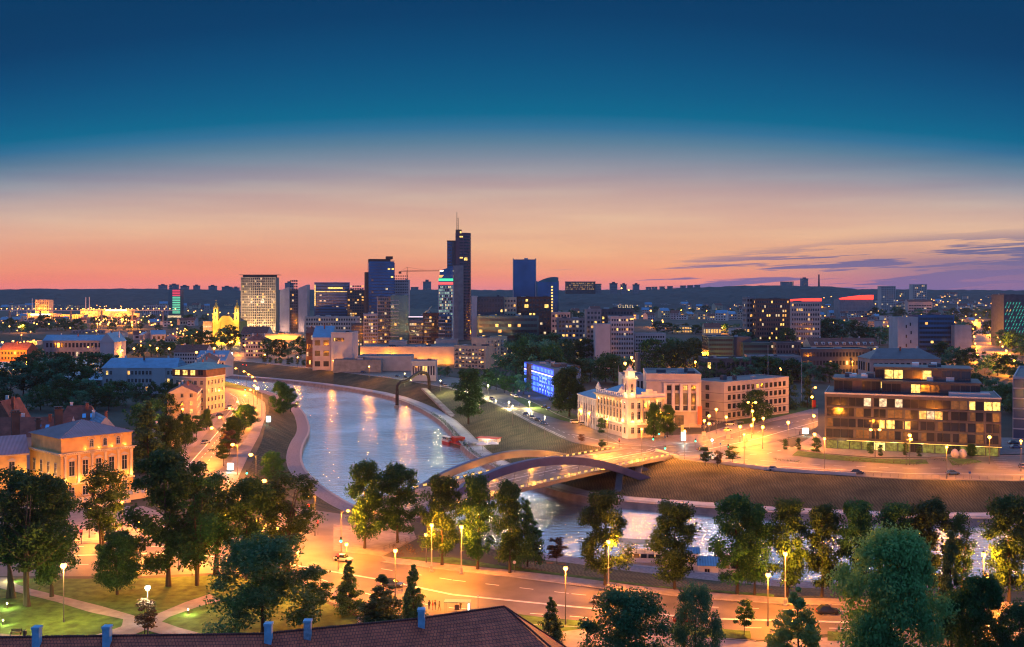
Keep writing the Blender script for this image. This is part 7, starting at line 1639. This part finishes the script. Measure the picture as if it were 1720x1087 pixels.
def person_mesh(pose, m, s=1.0):
    a = .18 if pose == 'walk' else .04
    J = [((0, 0, .95), .15), ((0, 0, 1.15), .14), ((0, 0, 1.38), .17), ((0, 0, 1.52), .06), ((0, .01, 1.62), .10), ((0, .02, 1.72), .085), ((-.09, 0, .9), .10), ((-.10, a, .5), .07), ((-.10, a * 1.1, .08), .05), ((-.10, a * 1.1 + .14, .04), .04),
         ((.09, 0, .9), .10), ((.10, -a * .6, .5), .07), ((.10, -a * 1.3, .08), .05), ((.10, -a * 1.3 + .14, .04), .04), ((-.2, 0, 1.42), .06), ((-.25, -a, 1.15), .05), ((-.24, -a + .08, .88), .035), ((.2, 0, 1.42), .06), ((.25, a, 1.15), .05), ((.24, a + .1, .88), .035)]
    Bn = [(0, 1), (1, 2), (2, 3), (3, 4), (4, 5), (0, 6), (6, 7), (7, 8), (8, 9), (0, 10), (10, 11), (11, 12), (12, 13), (2, 14), (14, 15), (15, 16), (2, 17), (17, 18), (18, 19)]
    return J, Bn
SKN = mat('skin', (.40, .22, .15), .6, .05, 3)
def person(px, py, pose, cloth, label, rz=0, hair=(.04, .03, .02)):
    t = thing('person', label, 'person', G(px, py, ZS + .14), rz); cm = mat('cloth_' + cloth, dict(dark=(.03, .03, .04), red=(.25, .04, .03), blue=(.05, .08, .18), pale=(.4, .38, .34), olive=(.10, .10, .05))[cloth], .9, .2, 4)
    J, Bn = person_mesh(pose, None); o = skin_body('body', J, Bn, cm, (0, 0, 0), t); o.data.materials.clear(); o.data.materials.append(cm)
    m = MB(); m.ball(0, .015, 1.68, .108, 10, 0, 1.15); m.box(-.018, .018, .11, .15, 1.655, 1.70); m.build('head', SKN, t)
    m = MB(); m.lathe(0, -.005, [(.112, 1.66), (.125, 1.72), (.11, 1.78), (.06, 1.82), (.005, 1.83)], 10); m.build('hair', mat('dark_hair', hair, .8, .1, 5), t)
    for s in (-1, 1):
        m = MB(); m.box(s * .24 - .035, s * .24 + .035, .05, .11, .76, .87)
        for f in range(4): m.tube([(s * .24 - .026 + f * .017, .085, .77), (s * .24 - .026 + f * .017, .10, .71), (s * .24 - .026 + f * .017, .09, .675 + .008 * abs(f - 1.5))], .009, 5)
        m.tube([(s * .24 - s * .03, .09, .83), (s * .24 - s * .055, .11, .78), (s * .24 - s * .055, .115, .745)], .010, 5); m.build('hand', SKN, t)
    return t
for px, py, po, c, lab, rz in [(721, 1024, 'stand', 'dark', 'person in dark clothes standing leftmost of the group waiting by the bus shelter', .4), (727, 1025, 'stand', 'red', 'person in dark red top standing in the middle of the waiting group', 2), (731, 1024, 'stand', 'dark', 'person in black beside the red one at the bus shelter', -1), (738, 1026, 'walk', 'olive', 'person in olive jacket standing between the group and the bus shelter', 1.2),
        (774, 1024, 'stand', 'olive', 'person waiting inside the bus shelter', 2.5), (379, 682, 'walk', 'pale', 'person in pale clothes walking on the old town pavement', 0), (377, 685, 'walk', 'dark', 'person in dark clothes walking on the old town pavement', .5), (873, 683, 'walk', 'dark', 'person crossing the bank road at the pale crossing', 1), (1343, 731, 'stand', 'dark', 'person waiting at the small bus stop by the glass offices', 1)]: person(px, py, po, c, lab, rz)
stl = D(1058, 634, 426.5); stt = thing('rooftop_statue', 'golden lit statue raising a lamp on the museum turret', 'statue', (stl.x, 426.5, stl.z - .3))
J = [((0, 0, 3.0), .5), ((0, 0, 3.9), .45), ((0, 0, 4.7), .5), ((0, 0, 5.1), .18), ((0, 0, 5.5), .30), ((0, 0, 5.85), .24), ((-.25, 0, 2.4), .45), ((-.35, 0, 1.2), .45), ((-.35, 0, .1), .5), ((.25, 0, 2.4), .45), ((.4, 0, 1.2), .4), ((.45, 0, .1), .45), ((.6, 0, 4.8), .2), ((1.1, 0, 5.5), .16), ((1.5, 0, 6.6), .12), ((-.6, 0, 4.7), .2), ((-1.1, .1, 4.0), .16), ((-1.0, .3, 3.3), .12)]
skin_body('figure', J, [(0, 1), (1, 2), (2, 3), (3, 4), (4, 5), (0, 6), (6, 7), (7, 8), (0, 9), (9, 10), (10, 11), (2, 12), (12, 13), (13, 14), (2, 15), (15, 16), (16, 17)], mat('gilded_bronze', (.45, .30, .12), .5, .2, 1, metal=.2), (0, 0, 0), stt)
MB().ball(1.55, 0, 7.0, .4).build('raised_lamp', SODF, stt); point_light(stt, (-.4, -3, 1.5), 420, (1, .6, .2), .3); point_light(stt, (2.5, -2, 1.0), 300, (1, .6, .2), .3)
q = thing('chimney_stack', 'slim grey steel chimney standing behind the museum turret', 'chimney', (Wx(1071, 520), 520, ZS)); MB().cyl(0, 0, 0, zat(592, 520) - ZS, 2.2, 1.3, 12).build('shaft', M['steel'], q); MB().cyl(0, 0, 0, 3, 3.2, 3.0, 12).build('base', M['concrete'], q)
# ================================================================== BOATS, CAFE, PONTOON
def hull(L, Wd, h, sheer=.3):
    m = MB(); n = 10; R0 = []
    for i in range(n + 1):
        u = i / n; x = -L / 2 + L * u; w = Wd / 2 * (1 - max(0, (u - .6) / .4) ** 2 * .95) * (.88 if u == 0 else 1); z = h + sheer * max(0, u - .5) * 2
        m.v += [(x, -w, z), (x, -w * .75, -.3), (x, w * .75, -.3), (x, w, z)]
    for i in range(n):
        for k in range(3): m.f.append((i * 4 + k, i * 4 + k + 1, (i + 1) * 4 + k + 1, (i + 1) * 4 + k)); m.mi.append(0)
        m.f.append((i * 4 + 3, i * 4, (i + 1) * 4, (i + 1) * 4 + 3)); m.mi.append(0)
    m.f.append((0, 1, 2, 3)); m.mi.append(0); return m
def boat(label, loc, rz, L, Wd, decks, canopy, hc='hull'):
    t = thing('river_boat', label, 'boat', loc, rz); hull(L, Wd, 1.1).build('hull', M[hc], t); z = 1.15
    for k in range(decks):
        c = MB(); x0, x1 = -L * .42 + k * 1.5, L * .28 - k * 2; c.box(x0, x1, -Wd * .4, Wd * .4, z, z + .9); c.box(x0, x1, -Wd * .38, Wd * .38, z + 1.9, z + 2.1); cb_ = c.build('cabin', M['hull'], t)
        for s in (-1, 1):
            for j in range(int((x1 - x0) / 1.8)): c = MB(); xx = x0 + .3 + j * 1.8; y = s * Wd * .385; c.box(xx, xx + 1.4, min(y, y - s * .1), max(y, y - s * .1), z + .9, z + 1.9); c.build('window', M['glass'] if (j + k) % 4 else DIM, cb_)
        z += 2.15
    if canopy:
        c = MB(); x0, x1 = -L * .42, L * .30
        for j in range(7):
            for s in (-1, 1): xx = x0 + (x1 - x0) * j / 6; c.box(xx - .05, xx + .05, s * Wd * .42 - .05, s * Wd * .42 + .05, z - .1, z + 2.3)
        for zz in (.5, 1.0):
            for s in (-1, 1): c.bar((x0, s * Wd * .42, z + zz), (x1, s * Wd * .42, z + zz), .05, .05)
        c.build('rail', M['steel'], t); MB().box(x0 - .3, x1 + .3, -Wd * .46, Wd * .46, z + 2.3, z + 2.45).build('canopy', M['teal_roof'], t)
    return t
W = G(1080, 955, .0); boat('white two deck boat with green canopy moored left of the pontoon hut', (W.x, W.y + 4, 0), 3.0, 17, 5.0, 1, True)
W = G(1222, 972, .0); boat('blue and white boat moored right of the pontoon hut', (W.x + 1, W.y + 3, 0), 2.95, 18, 4.6, 2, False)
W = G(1262, 985, .0); boat('small blue motor boat beside the quay', (W.x, W.y + 1, 0), 3.1, 8, 2.6, 0, False, 'blue')
W = G(1183, 974, 0); q = thing('pontoon_hut', 'white boat house hut with grey pitched roofs floating by the near bank', 'boat house', (W.x, W.y + 2.6, 0), -.12)
MB().box(-6, 5, -3, 4, -.3, .5).build('pontoon', M['concrete'], q); m = MB(); m.box(-1, 3.6, -2.2, 2.6, .5, 3.4); m.box(-4.6, -.9, .2, 3.4, .5, 5.6); w_ = m.build('wall', M['white'], q)
m = MB(); m.quad([(-1.4, -2.7, 3.3), (4, -2.7, 3.3), (4, .4, 4.9), (-1.4, .4, 4.9)]); m.quad([(-1.4, 3.1, 3.3), (4, 3.1, 3.3), (4, .4, 4.9), (-1.4, .4, 4.9)]); m.quad([(-5, -.2, 5.5), (-.5, -.2, 5.5), (-.5, 1.8, 6.7), (-5, 1.8, 6.7)]); m.quad([(-5, 3.8, 5.5), (-.5, 3.8, 5.5), (-.5, 1.8, 6.7), (-5, 1.8, 6.7)]); m.build('roof', M['blue_roof'], q)
link('window', win_mesh(1.1, 1.0, 'plain', M['glass']), q, (1, -2.23, 1.5)); link('window', win_mesh(1.2, 1.0, 'plain', WARM), q, (-2.7, .17, 3.4)); link('window', win_mesh(1.2, 1.0, 'plain', M['glass']), q, (-2.7, .17, 1.3))
p = G(750, 745, 0); boat('small dark excursion boat moored before the red river café', (p.x, p.y, 0), 2.1, 9, 3, 1, False, 'red')
p = G(786, 752, 0); q = thing('floating_cafe', 'red and blue floating café terrace on a pontoon at the far bank', 'floating café', (p.x - 1, p.y + 2, 0), 2.05); MB().box(-14, 12, -3.6, 3.6, -.3, .9).build('pontoon', M['dbrick'], q)
m = MB()
for k in range(13):
    for s in (-1, 1): m.box(-13.8 + k * 2.1, -13.7 + k * 2.1, s * 3.4 - .05, s * 3.4 + .05, .9, 2.0)
for s in (-1, 1): m.bar((-13.8, s * 3.4, 2.0), (11.6, s * 3.4, 2.0), .1, .1); m.bar((-13.8, s * 3.4, 1.45), (11.6, s * 3.4, 1.45), .3, .5)
m.build('railing', M['red'], q); m = MB(); m.box(-13, -3, -2.6, 2.6, 3.6, 3.75)
for x in (-12.6, -8, -3.4):
    for s in (-1, 1): m.box(x - .08, x + .08, s * 2.4 - .08, s * 2.4 + .08, .9, 3.6)
m.build('awning', M['path_blue'], q)
for k in range(9):
    m = MB(); x, y = -2 + (k % 5) * 2.6, -1.8 + (k // 5) * 3.2; m.cyl(x, y, .9, 1.6, .08, n=6); m.cyl(x, y, 1.6, 1.68, .6, n=8)
    for a in (0, 2.1, 4.2): m.box(x + math.cos(a) * .95 - .2, x + math.cos(a) * .95 + .2, y + math.sin(a) * .95 - .2, y + math.sin(a) * .95 + .2, .9, 1.4)
    m.build('table_set', M['red' if k % 2 else 'blue'], q)
MB().box(6, 11, -2.4, 2.4, .9, 3.4).build('bar_hut', M['red'], q)
p = G(818, 752, 2); q = thing('quay_kiosk', 'small white lit kiosk pavilion on the far quay', 'kiosk', (p.x, p.y + 5, 2), -.4); m = MB(); m.box(-4.5, 4.5, 0, 4, 0, 3.2); m.build('wall', M['white'], q); MB().box(-5, 5, -.8, 4.4, 3.2, 3.5).build('roof', M['red'], q)
for k in range(4): link('window', win_mesh(1.5, 1.5, 'plain', PALE), q, (-3.3 + k * 2.2, -.03, 1.0))
point_light(q, (0, -2.5, 3), 600, (1, .85, .65), .4)
for k, (px, py) in enumerate([(810, 757), (828, 756)]):
    p = G(px, py, 2); q = thing('garden_parasol', f'{("left", "right")[k]} one of two big white square parasols at the quay kiosk', 'parasol', (p.x, p.y, 2)); MB().cyl(0, 0, 0, 3.2, .06, n=6).build('pole', M['steel'], q); m = MB(); m.v = [(-2.4, -2.4, 2.7), (2.4, -2.4, 2.7), (2.4, 2.4, 2.7), (-2.4, 2.4, 2.7), (0, 0, 3.6)]; m.f = [(0, 1, 4), (1, 2, 4), (2, 3, 4), (3, 0, 4)]; m.mi = [0] * 4; m.build('canopy', M['white'], q)
# ================================================================== STREET FURNITURE
p = G(769, 1033, ZS); q = thing('bus_shelter', 'glass bus shelter with bright poster beside the street', 'bus shelter', (p.x, p.y, ZS + .13), -.08)
m = MB()
for x in (-2.3, -.1, 2.2):
    for y in (-.8, .8): m.box(x - .04, x + .04, y - .04, y + .04, 0, 2.4)
m.build('frame', M['steel'], q); MB().box(-2.5, 2.4, -1, 1, 2.4, 2.52).build('roof', M['teal_roof'], q); MB().box(1.95, 2.1, -.7, .7, .3, 2.1).build('poster', SCREEN, q); MB().box(-.5, .4, -.85, -.8, 1.0, 2.0).build('timetable', M['dframe'], q)
MB().box(-2, 1.6, .2, .6, .42, .48).build('bench', M['wood'], q); point_light(q, (2.6, -.4, 1.4), 120, (.9, 1, .85), .2)
def bench(px, py, lab, rz, z=ZS + .1, grp=None):
    p = G(px, py, z); t = thing('park_bench', lab, 'bench', (p.x, p.y, z), rz, grp); m = MB()
    for k in range(4): m.box(-.95, .95, -.22 + k * .12, -.13 + k * .12, .42, .46)
    m.build('seat', M['wood'], t); m = MB(); [m.box(-.95, .95, .26, .30, .55 + k * .14, .64 + k * .14) for k in range(3)]; m.build('backrest', M['wood'], t)
    for s in (-.8, .8): m = MB(); m.box(s - .04, s + .04, -.2, .28, 0, .42); m.box(s - .04, s + .04, .24, .28, .42, .95); m.build('leg', M['iron'], t)
bench(27, 1066, 'stone and wood bench at the left end of the lower park path', 0.05); bench(731, 940, 'bench under the amber trees by the steps', 2.8, 5); bench(905, 948, 'bench left of the single small riverside tree', 3.0, 3.2); bench(923, 951, 'bench right below the single small riverside tree', 3.0, 3.2); bench(944, 953, 'bench by the small round tree at the water', 3.0, 3.2); bench(1290, 996, 'bench beside the lit lime near the boat', 3.1, 4)
p = G(42, 1069, ZS); q = thing('litter_bin', 'dark cylindrical litter bin next to the bench on the lower park path', 'litter bin', (p.x, p.y, ZS + .1)); MB().cyl(0, 0, 0, .9, .27, .3, 12).build('body', M['iron'], q); MB().lathe(0, 0, [(.3, .9), (.33, .95), (.2, 1.05)], 12).build('lid', M['steel'], q)
def signal(px, py, h, lab, on='red', z=ZS):
    p = head(px, py, h, z); t = thing('traffic_light', lab, 'traffic light', (p.x, p.y, ZS)); MB().cyl(0, 0, 0, h, .08, .06, 8).build('pole', M['steel'], t); m = MB(); m.box(-.22, .22, -.3, .1, h - 1.15, h + .05); hs = m.build('housing', M['iron'], t)
    for k, c in enumerate(('red', 'amber', 'green')):
        m = MB(); m.cyl(0, 0, 0, .01, .01); m = MB(); zc = h - .18 - k * .36; r_ = .15 if c != on else .30
        m.quad([(r_ * math.cos(a * math.pi / 6), -.32, zc + r_ * math.sin(a * math.pi / 6)) for a in range(12)]); m.build('lens', (REDL if on == 'red' else GRNL) if c == on else M['glass'], hs)
for px, py, h, on, lab in [(519, 847, 6, 'red', 'red traffic light at the end of the riverside street'), (534, 875, 3.5, 'red', 'red traffic light on the lamp pole at the junction'), (573, 902, 4, 'green', 'green traffic light in the middle of the near junction'), (568, 930, 3.5, 'red', 'low red traffic light before the crossing'), (586, 944, 3.4, 'red', 'red traffic light next to the small pointed tree'),
        (137, 890, 3.4, 'red', 'red traffic light glowing beside the dark tree before the palace'), (1097, 734, 4, 'green', 'green traffic light left of the museum trees corner'), (1107, 725, 4, 'green', 'green traffic light in front of the museum trees'), (1117, 749, 4, 'green', 'green traffic light at the middle of the bridge junction'), (1168, 737, 4, 'green', 'green traffic light right of the lit advertising column'),
        (1223, 746, 4, 'green', 'green and red traffic light on the boulevard island'), (1040, 737, 4, 'red', 'traffic light at the museum corner'), (408, 612, 5, 'red', 'red traffic light at the church crossroads'), (414, 613, 5, 'red', 'second red traffic light at the church crossroads'), (412, 652, 4, 'green', 'green traffic light under the old town façades'), (415, 790, 3.5, 'green', 'green traffic light hidden at the poster box trees')]: signal(px, py, h, lab, on)
def board(px, pt, pb, w, lab, m_=SCREEN, pole=True, power=300, nm='advertising_box'):
    p = G(px, pb, ZS); h = (pb - pt) * p.y / F; t = thing(nm, lab, 'advertising box', (p.x, p.y, ZS)); MB().box(-w / 2, w / 2, -.25, .1, h * .25, h).build('screen', m_, t); m = MB(); m.box(-w / 2 - .1, w / 2 + .1, .1, .3, h * .2, h + .1); m.box(-.12, .12, -.1, .2, 0, h * .25); m.build('frame', M['steel'], t)
    if power: point_light(t, (0, -1.2, h * .6), power, (.7, 1, .85), .4)
board(387, 778, 793, 2.0, 'brightest white poster box beside the riverside pavement', power=900); board(451, 699, 712, 2.0, 'pale green poster box on the grass above the river', power=700); board(432, 650, 657, 2.2, 'small bluish poster box at the riverside street bend', power=0); board(431, 590, 600, 3, 'bluish poster box right of the red tail lights', power=0); board(388, 592, 602, 3, 'bluish poster box at the church crossroads', power=0)
board(1148, 726, 744, 1.8, 'bright white advertising column at the bridge junction', power=800); board(1353, 719, 732, 2.4, 'glowing poster wall of the small bus stop by the glass offices', power=700)
board(1175, 686, 716, 1.6, 'tall orange red banner column at the theatre corner', MATS['orange_red_banner'], power=0, nm='banner_column'); board(1367, 672, 688, 2, 'framed red poster at the end of the boulevard', M['red'], power=0, nm='poster_frame')
board(1146, 714, 738, 1.1, 'slender golden pillar sign behind the white advertising column', mat('gold_sign', (.5, .35, .1), .5, .1, 1, emis=(1, .5, .1), es=.4), power=0, nm='pillar_sign')
q = thing('bus_stop', 'small open bus stop roof left of the glowing poster wall', 'bus stop', (*G(1345, 730, ZS).xy, ZS + .13)); MB().box(-2.2, 2, -.9, .9, 2.4, 2.55).build('roof', M['lgrey'], q); m = MB(); [m.box(x - .05, x + .05, .6, .7, 0, 2.4) for x in (-1.9, 0, 1.7)]; m.build('post', M['steel'], q)
def sign(px, py, h, lab, c='blue', sh='disc', w=.35, z=ZS):
    p = head(px, py, h, z); t = thing('road_sign', lab, 'road sign', (p.x, p.y, z)); MB().cyl(0, 0, 0, h, .05, n=6).build('pole', M['steel'], t); m = MB()
    if sh == 'disc': m.quad([(w * math.cos(a * math.pi / 8), -.08, h - .3 + w * math.sin(a * math.pi / 8)) for a in range(16)])
    else: m.box(-w, w, -.1, -.06, h - 2 * w, h)
    m.build('plate', M[c], t)
for a_ in [(1358.5 + 270 - 0, 792, 2.6, 'small blue square sign on the verge of the road above the hatched slope', 'blue', 'sq'), (1196 + 14, 744, 3, 'blue round sign on the junction island', 'blue'), (1117, 733, 3, 'blue round sign on the lamp post at the museum corner', 'blue'), (1252, 735, 4, 'yellow board sign on the boulevard island', 'cream', 'sq', .9), (1223, 730, 4, 'yellow board sign left on the boulevard island', 'cream', 'sq', .9), (1182, 725, 4, 'pale board sign right of the advertising column', 'cream', 'sq', .8),
           (864, 942, 2.6, 'round white sign at the kerb by the stone tree pit', 'white'), (803, 1000, 3, 'slim grey sign post on the central line of the near street', 'lgrey', 'sq', .15), (872, 655, 3, 'yellow pedestrian sign on the bank road', 'cream', 'sq', .5), (889, 664, 3, 'second yellow pedestrian sign on the bank road', 'cream', 'sq', .5)]: sign(*a_)
for k, (px, py) in enumerate([(1604, 770), (1617, 770)]):
    p = G(px, py, ZS); q = thing('stone_egg', f'{("left", "right")[k]} of two pink stone egg sculptures on the plaza', 'sculpture', (p.x, p.y, ZS + .1)); MB().lathe(0, 0, [(.4, 0), (1.2, .6), (1.45, 1.4), (1.2, 2.4), (.7, 3.1), (.01, 3.4)], 14).build('egg', M['pink'], q); MB().cyl(0, 0, 0, .3, 1.3, 1.2, 12).build('plinth', M['concrete'], q)
def hedge(pts, h, w, lab, mt=LF_DARK, nm='hedge', z=ZS, dens=120):
    c = Vector((0, 0)); 
    for p in pts: c += Vector(p)
    c /= len(pts); t = thing(nm, lab, 'hedge', (c.x, c.y, z)); r = random.Random(len(lab)); m = MB()
    for a, b2 in zip(pts, pts[1:]):
        a, b2 = Vector(a) - c, Vector(b2) - c; n = int((b2 - a).length * dens / 10)
        for k in range(n):
            u = r.random(); p = a.lerp(b2, u); x, y = p.x + (r.random() - .5) * w, p.y + (r.random() - .5) * w; z_ = h * r.random() ** .5 * (.8 + .3 * math.sin(u * 30)); s = .14 + .12 * r.random(); v = [Vector((r.gauss(0, 1), r.gauss(0, 1), r.gauss(0, 1))).normalized() * s for _ in range(3)]
            m.quad([(x + q_.x, y + q_.y, z_ + q_.z) for q_ in v])
    m.build('foliage', mt, t)
hedge(gp((1560, 773), (1590, 776)), 1.2, 1.2, 'low hedge left of the stone eggs'); hedge(gp((1420, 775), (1500, 779)), 1.1, 1.6, 'low flowering hedge before the glass offices', LF_RED); hedge(gp((1300, 773), (1345, 778)), .8, 1.4, 'low hedge in front of the left clipped trees')
hedge(gp((690, 925), (706, 936)), 1.6, 3, 'dark round bush in the violet flower beds', LF_RED, 'bush'); hedge(gp((660, 918), (676, 936)), .7, 1.6, 'left violet flower bed strip by the river steps', LF_RED, 'flower_bed'); hedge(gp((680, 914), (694, 934)), .7, 1.6, 'right violet flower bed strip by the river steps', LF_RED, 'flower_bed')
hedge([tuple(p) for p in off(farC[16:30], -4.2)], 2.2, 2.2, 'band of wild green bushes between the far river path and the water', LF_DARK, 'bushes', 1.5, 160)
def fence(pts, h, lab, cat='fence', m_='steel', st=2.0, z=ZS, nm='fence'):
    c = Vector(pts[0]); t = thing(nm, lab, cat, (c.x, c.y, z)); m = MB(); rl_ = MB()
    for a, b2 in zip(pts, pts[1:]):
        a, b2 = Vector(a) - c, Vector(b2) - c; n = max(1, int((b2 - a).length / st))
        for k in range(n + 1): p = a.lerp(b2, k / n); m.box(p.x - .05, p.x + .05, p.y - .05, p.y + .05, 0, h)
        for zz in (h * .5, h - .04): rl_.bar((a.x, a.y, zz), (b2.x, b2.y, zz), .05, .06)
    m.build('post', M[m_], t)['kind'] = 'stuff'; rl_.build('rail', M[m_], t)
fence(gp((1490, 776), (1535, 782), (1556, 776)), 1.0, 'orange lit low railing at the left entrance ramp of the plaza'); fence(gp((1592, 774), (1610, 784), (1640, 778)), 1.0, 'orange lit low railing at the right entrance ramp of the plaza'); fence(gp((1140, 712), (1182, 720), (1218, 708)), 1.4, 'white fence with posts before the theatre entrance', m_='white'); fence(gp((645, 925), (690, 908), (730, 902)), 1.1, 'violet parapet rail above the river steps')
fence(gp((1145, 722), (1172, 718)), 2.2, 'white gate pillars before the theatre portal', 'gate', 'white', 5, nm='gate_pillars')
# thin poles
for px, pt, pb, lab in [(1290, 580, 668, 'tall thin flagpole behind the office wing'), (1346, 600, 680, 'second tall thin pole behind the office wing'), (440, 660, 700, 'pale concrete tram wire pole at the riverside street'), (1039, 614, 660, 'thin pole left of the museum turret')]:
    p = G(px, pb, ZS); q = thing('pole', lab, 'pole', p); MB().cyl(0, 0, 0, (pb - pt) * p.y / F, .16, .09, 8).build('shaft', M['lgrey'], q)
# ================================================================== DISTANT LAMPS
def glow(pts, lab, grp, r_=1.2, h=10, power=0, m_=None, hill=False):
    m_ = m_ or SODF; me = MB().ball(0, 0, h + r_, r_, 8).mesh('bulb', m_); pm = MB().cyl(0, 0, 0, h, .22, .15, 6).mesh('pole', M['steel'])
    for i, (px, py) in enumerate(pts):
        if hill: Y = 3500 + (515 - py) * 45; loc = Vector((Wx(px, Y), Y, zat(py, Y) - h)); loc.z = max(loc.z, hillz(px, Y) - 4)
        else: loc = head(px, py, h); 
        s = max(.5, loc.y / 2200); t = thing('distant_lamp', lab, 'street lamp', loc, 0, grp); link('pole', pm, t); b = link('bulb', me, t); b.scale = (s, s, 1) if False else (1, 1, 1)
        if power and i % 5 == 0: point_light(t, (0, -3, h - 1), power, SODC, 1)
r = random.Random(12)
def scat(x0, x1, y0, y1, n): return [(x0 + (x1 - x0) * r.random(), y0 + (y1 - y0) * r.random()) for _ in range(n)]
glow(scat(160, 290, 530, 548, 46), 'distant amber lamp among the trees before the shopping centre', 'distant lamps before the shopping centre', 1.0, power=50000)
glow(scat(0, 120, 530, 552, 18), 'distant amber lamp between the far western houses', 'distant lamps in the far west', 1.0, power=50000)
glow(scat(290, 345, 552, 566, 22), 'distant amber lamp in the car park left of the church', 'distant lamps left of the church', .8, power=40000)
glow([(5 + k * 12, 519 + .15 * k) for k in range(0)], 'x', 'x')
glow(scat(1122, 1260, 496, 506, 34), 'distant amber lamp in the string at the foot of the northern hill', 'distant lamps at the northern hill', 1.5)
glow(scat(1130, 1400, 505, 525, 26), 'distant amber lamp scattered over the northern quarter', 'distant lamps of the northern quarter', 1.2, power=50000)
glow(scat(950, 1120, 520, 548, 16), 'distant amber lamp behind the office blocks', 'distant lamps behind the office blocks', 1.0, power=50000)
glow(scat(1380, 1700, 497, 514, 60), 'distant amber lamp on the dark eastern hillside', 'distant lamps on the eastern hillside', 1.6, hill=True)
glow(scat(1380, 1640, 518, 545, 22), 'distant amber lamp among the trees below the hillside', 'distant lamps below the hillside', 1.0, power=40000)
glow(scat(0, 270, 512, 522, 22), 'distant amber lamp below the western ridge', 'distant lamps below the western ridge', 1.3)
glow(scat(370, 403, 500, 512, 7) + scat(310, 400, 522, 530, 10), 'distant amber lamp under the ridge left of the white high rise', 'distant lamps left of the white high rise', 1.3)
glow([(937 + k * 5.4, 556 + (k * 37 % 23)) for k in range(9)], 'golden lamp shining through the trees before the grey office', 'golden lamps in the trees before the grey office', .8, 9, 20000, YLED)
glow([(803 + k * 6, 556 + (k * 5 % 9)) for k in range(5)], 'golden lamp before the teal glass office', 'golden lamps before the teal glass office', .7, 9, 16000, YLED)
glow(scat(500, 780, 556, 590, 20), 'amber lamp in the streets at the foot of the towers', 'lamps at the foot of the towers', .7, power=16000)
glow(scat(790, 1000, 575, 612, 10) + scat(1180, 1480, 590, 625, 12), 'amber lamp shining between the dark trees of the quarter', 'lamps between the dark trees', .5, power=9000)
glow(scat(0, 340, 556, 585, 24), 'amber lamp between the old town roofs in the west', 'lamps between the western roofs', .7, power=20000)
# red light bands on two far halls
RB = mat('red_roof_band', (.6, .05, .03), .5, 0, emis=(1, .05, .03), es=2.4)
for x0, x1, py, Y, lab, up in ((1314, 1380, 500, 2300, 'far hall crowned with a wavy glowing red roof band', 5), (1410, 1467, 497, 2300, 'far stadium roof edged by a curved glowing red band', 9)):
    q = B(lab, (Wx(x0, Y), Y), (Wx(x1, Y), Y), 40, zat(py + 6, Y) - ZS, 'grey', 'hall', 'hall'); q.rows('front', 3, 12, 4, 5, 2.5, .3); m = MB()
    for k in range(16): a_, c_ = k / 16, (k + 1) / 16; f = lambda u: q.h + up * u * (2 - u) * .8; m.prism([(q.L * a_, -1), (q.L * c_, -1), (q.L * c_, 3), (q.L * a_, 3)], q.h, 0, 0, top=[(q.L * a_, -1, f(a_) + 2.6), (q.L * c_, -1, f(c_) + 2.6), (q.L * c_, 3, f(c_) + 2.6), (q.L * a_, 3, f(a_) + 2.6)])
    for v in range(len(m.v)): pass
    q.part('red_band', m, RB); q.flat(units=0)
# ================================================================== HAZE
hz = MB(); hz.box(-7000, 7000, -60, 6600, -2, 340); ho = hz.build('haze', None); tag(ho, kind='stuff')
hm = bpy.data.materials.new('evening_haze'); hm.use_nodes = True; t = hm.node_tree
for n in list(t.nodes): t.nodes.remove(n)
v = t.nodes.new('ShaderNodeVolumePrincipled'); v.inputs['Density'].default_value = 3.0e-5; v.inputs['Color'].default_value = (.62, .74, .98, 1); v.inputs['Anisotropy'].default_value = .1
om = t.nodes.new('ShaderNodeOutputMaterial'); t.links.new(v.outputs[0], om.inputs['Volume']); ho.data.materials.clear(); ho.data.materials.append(hm)
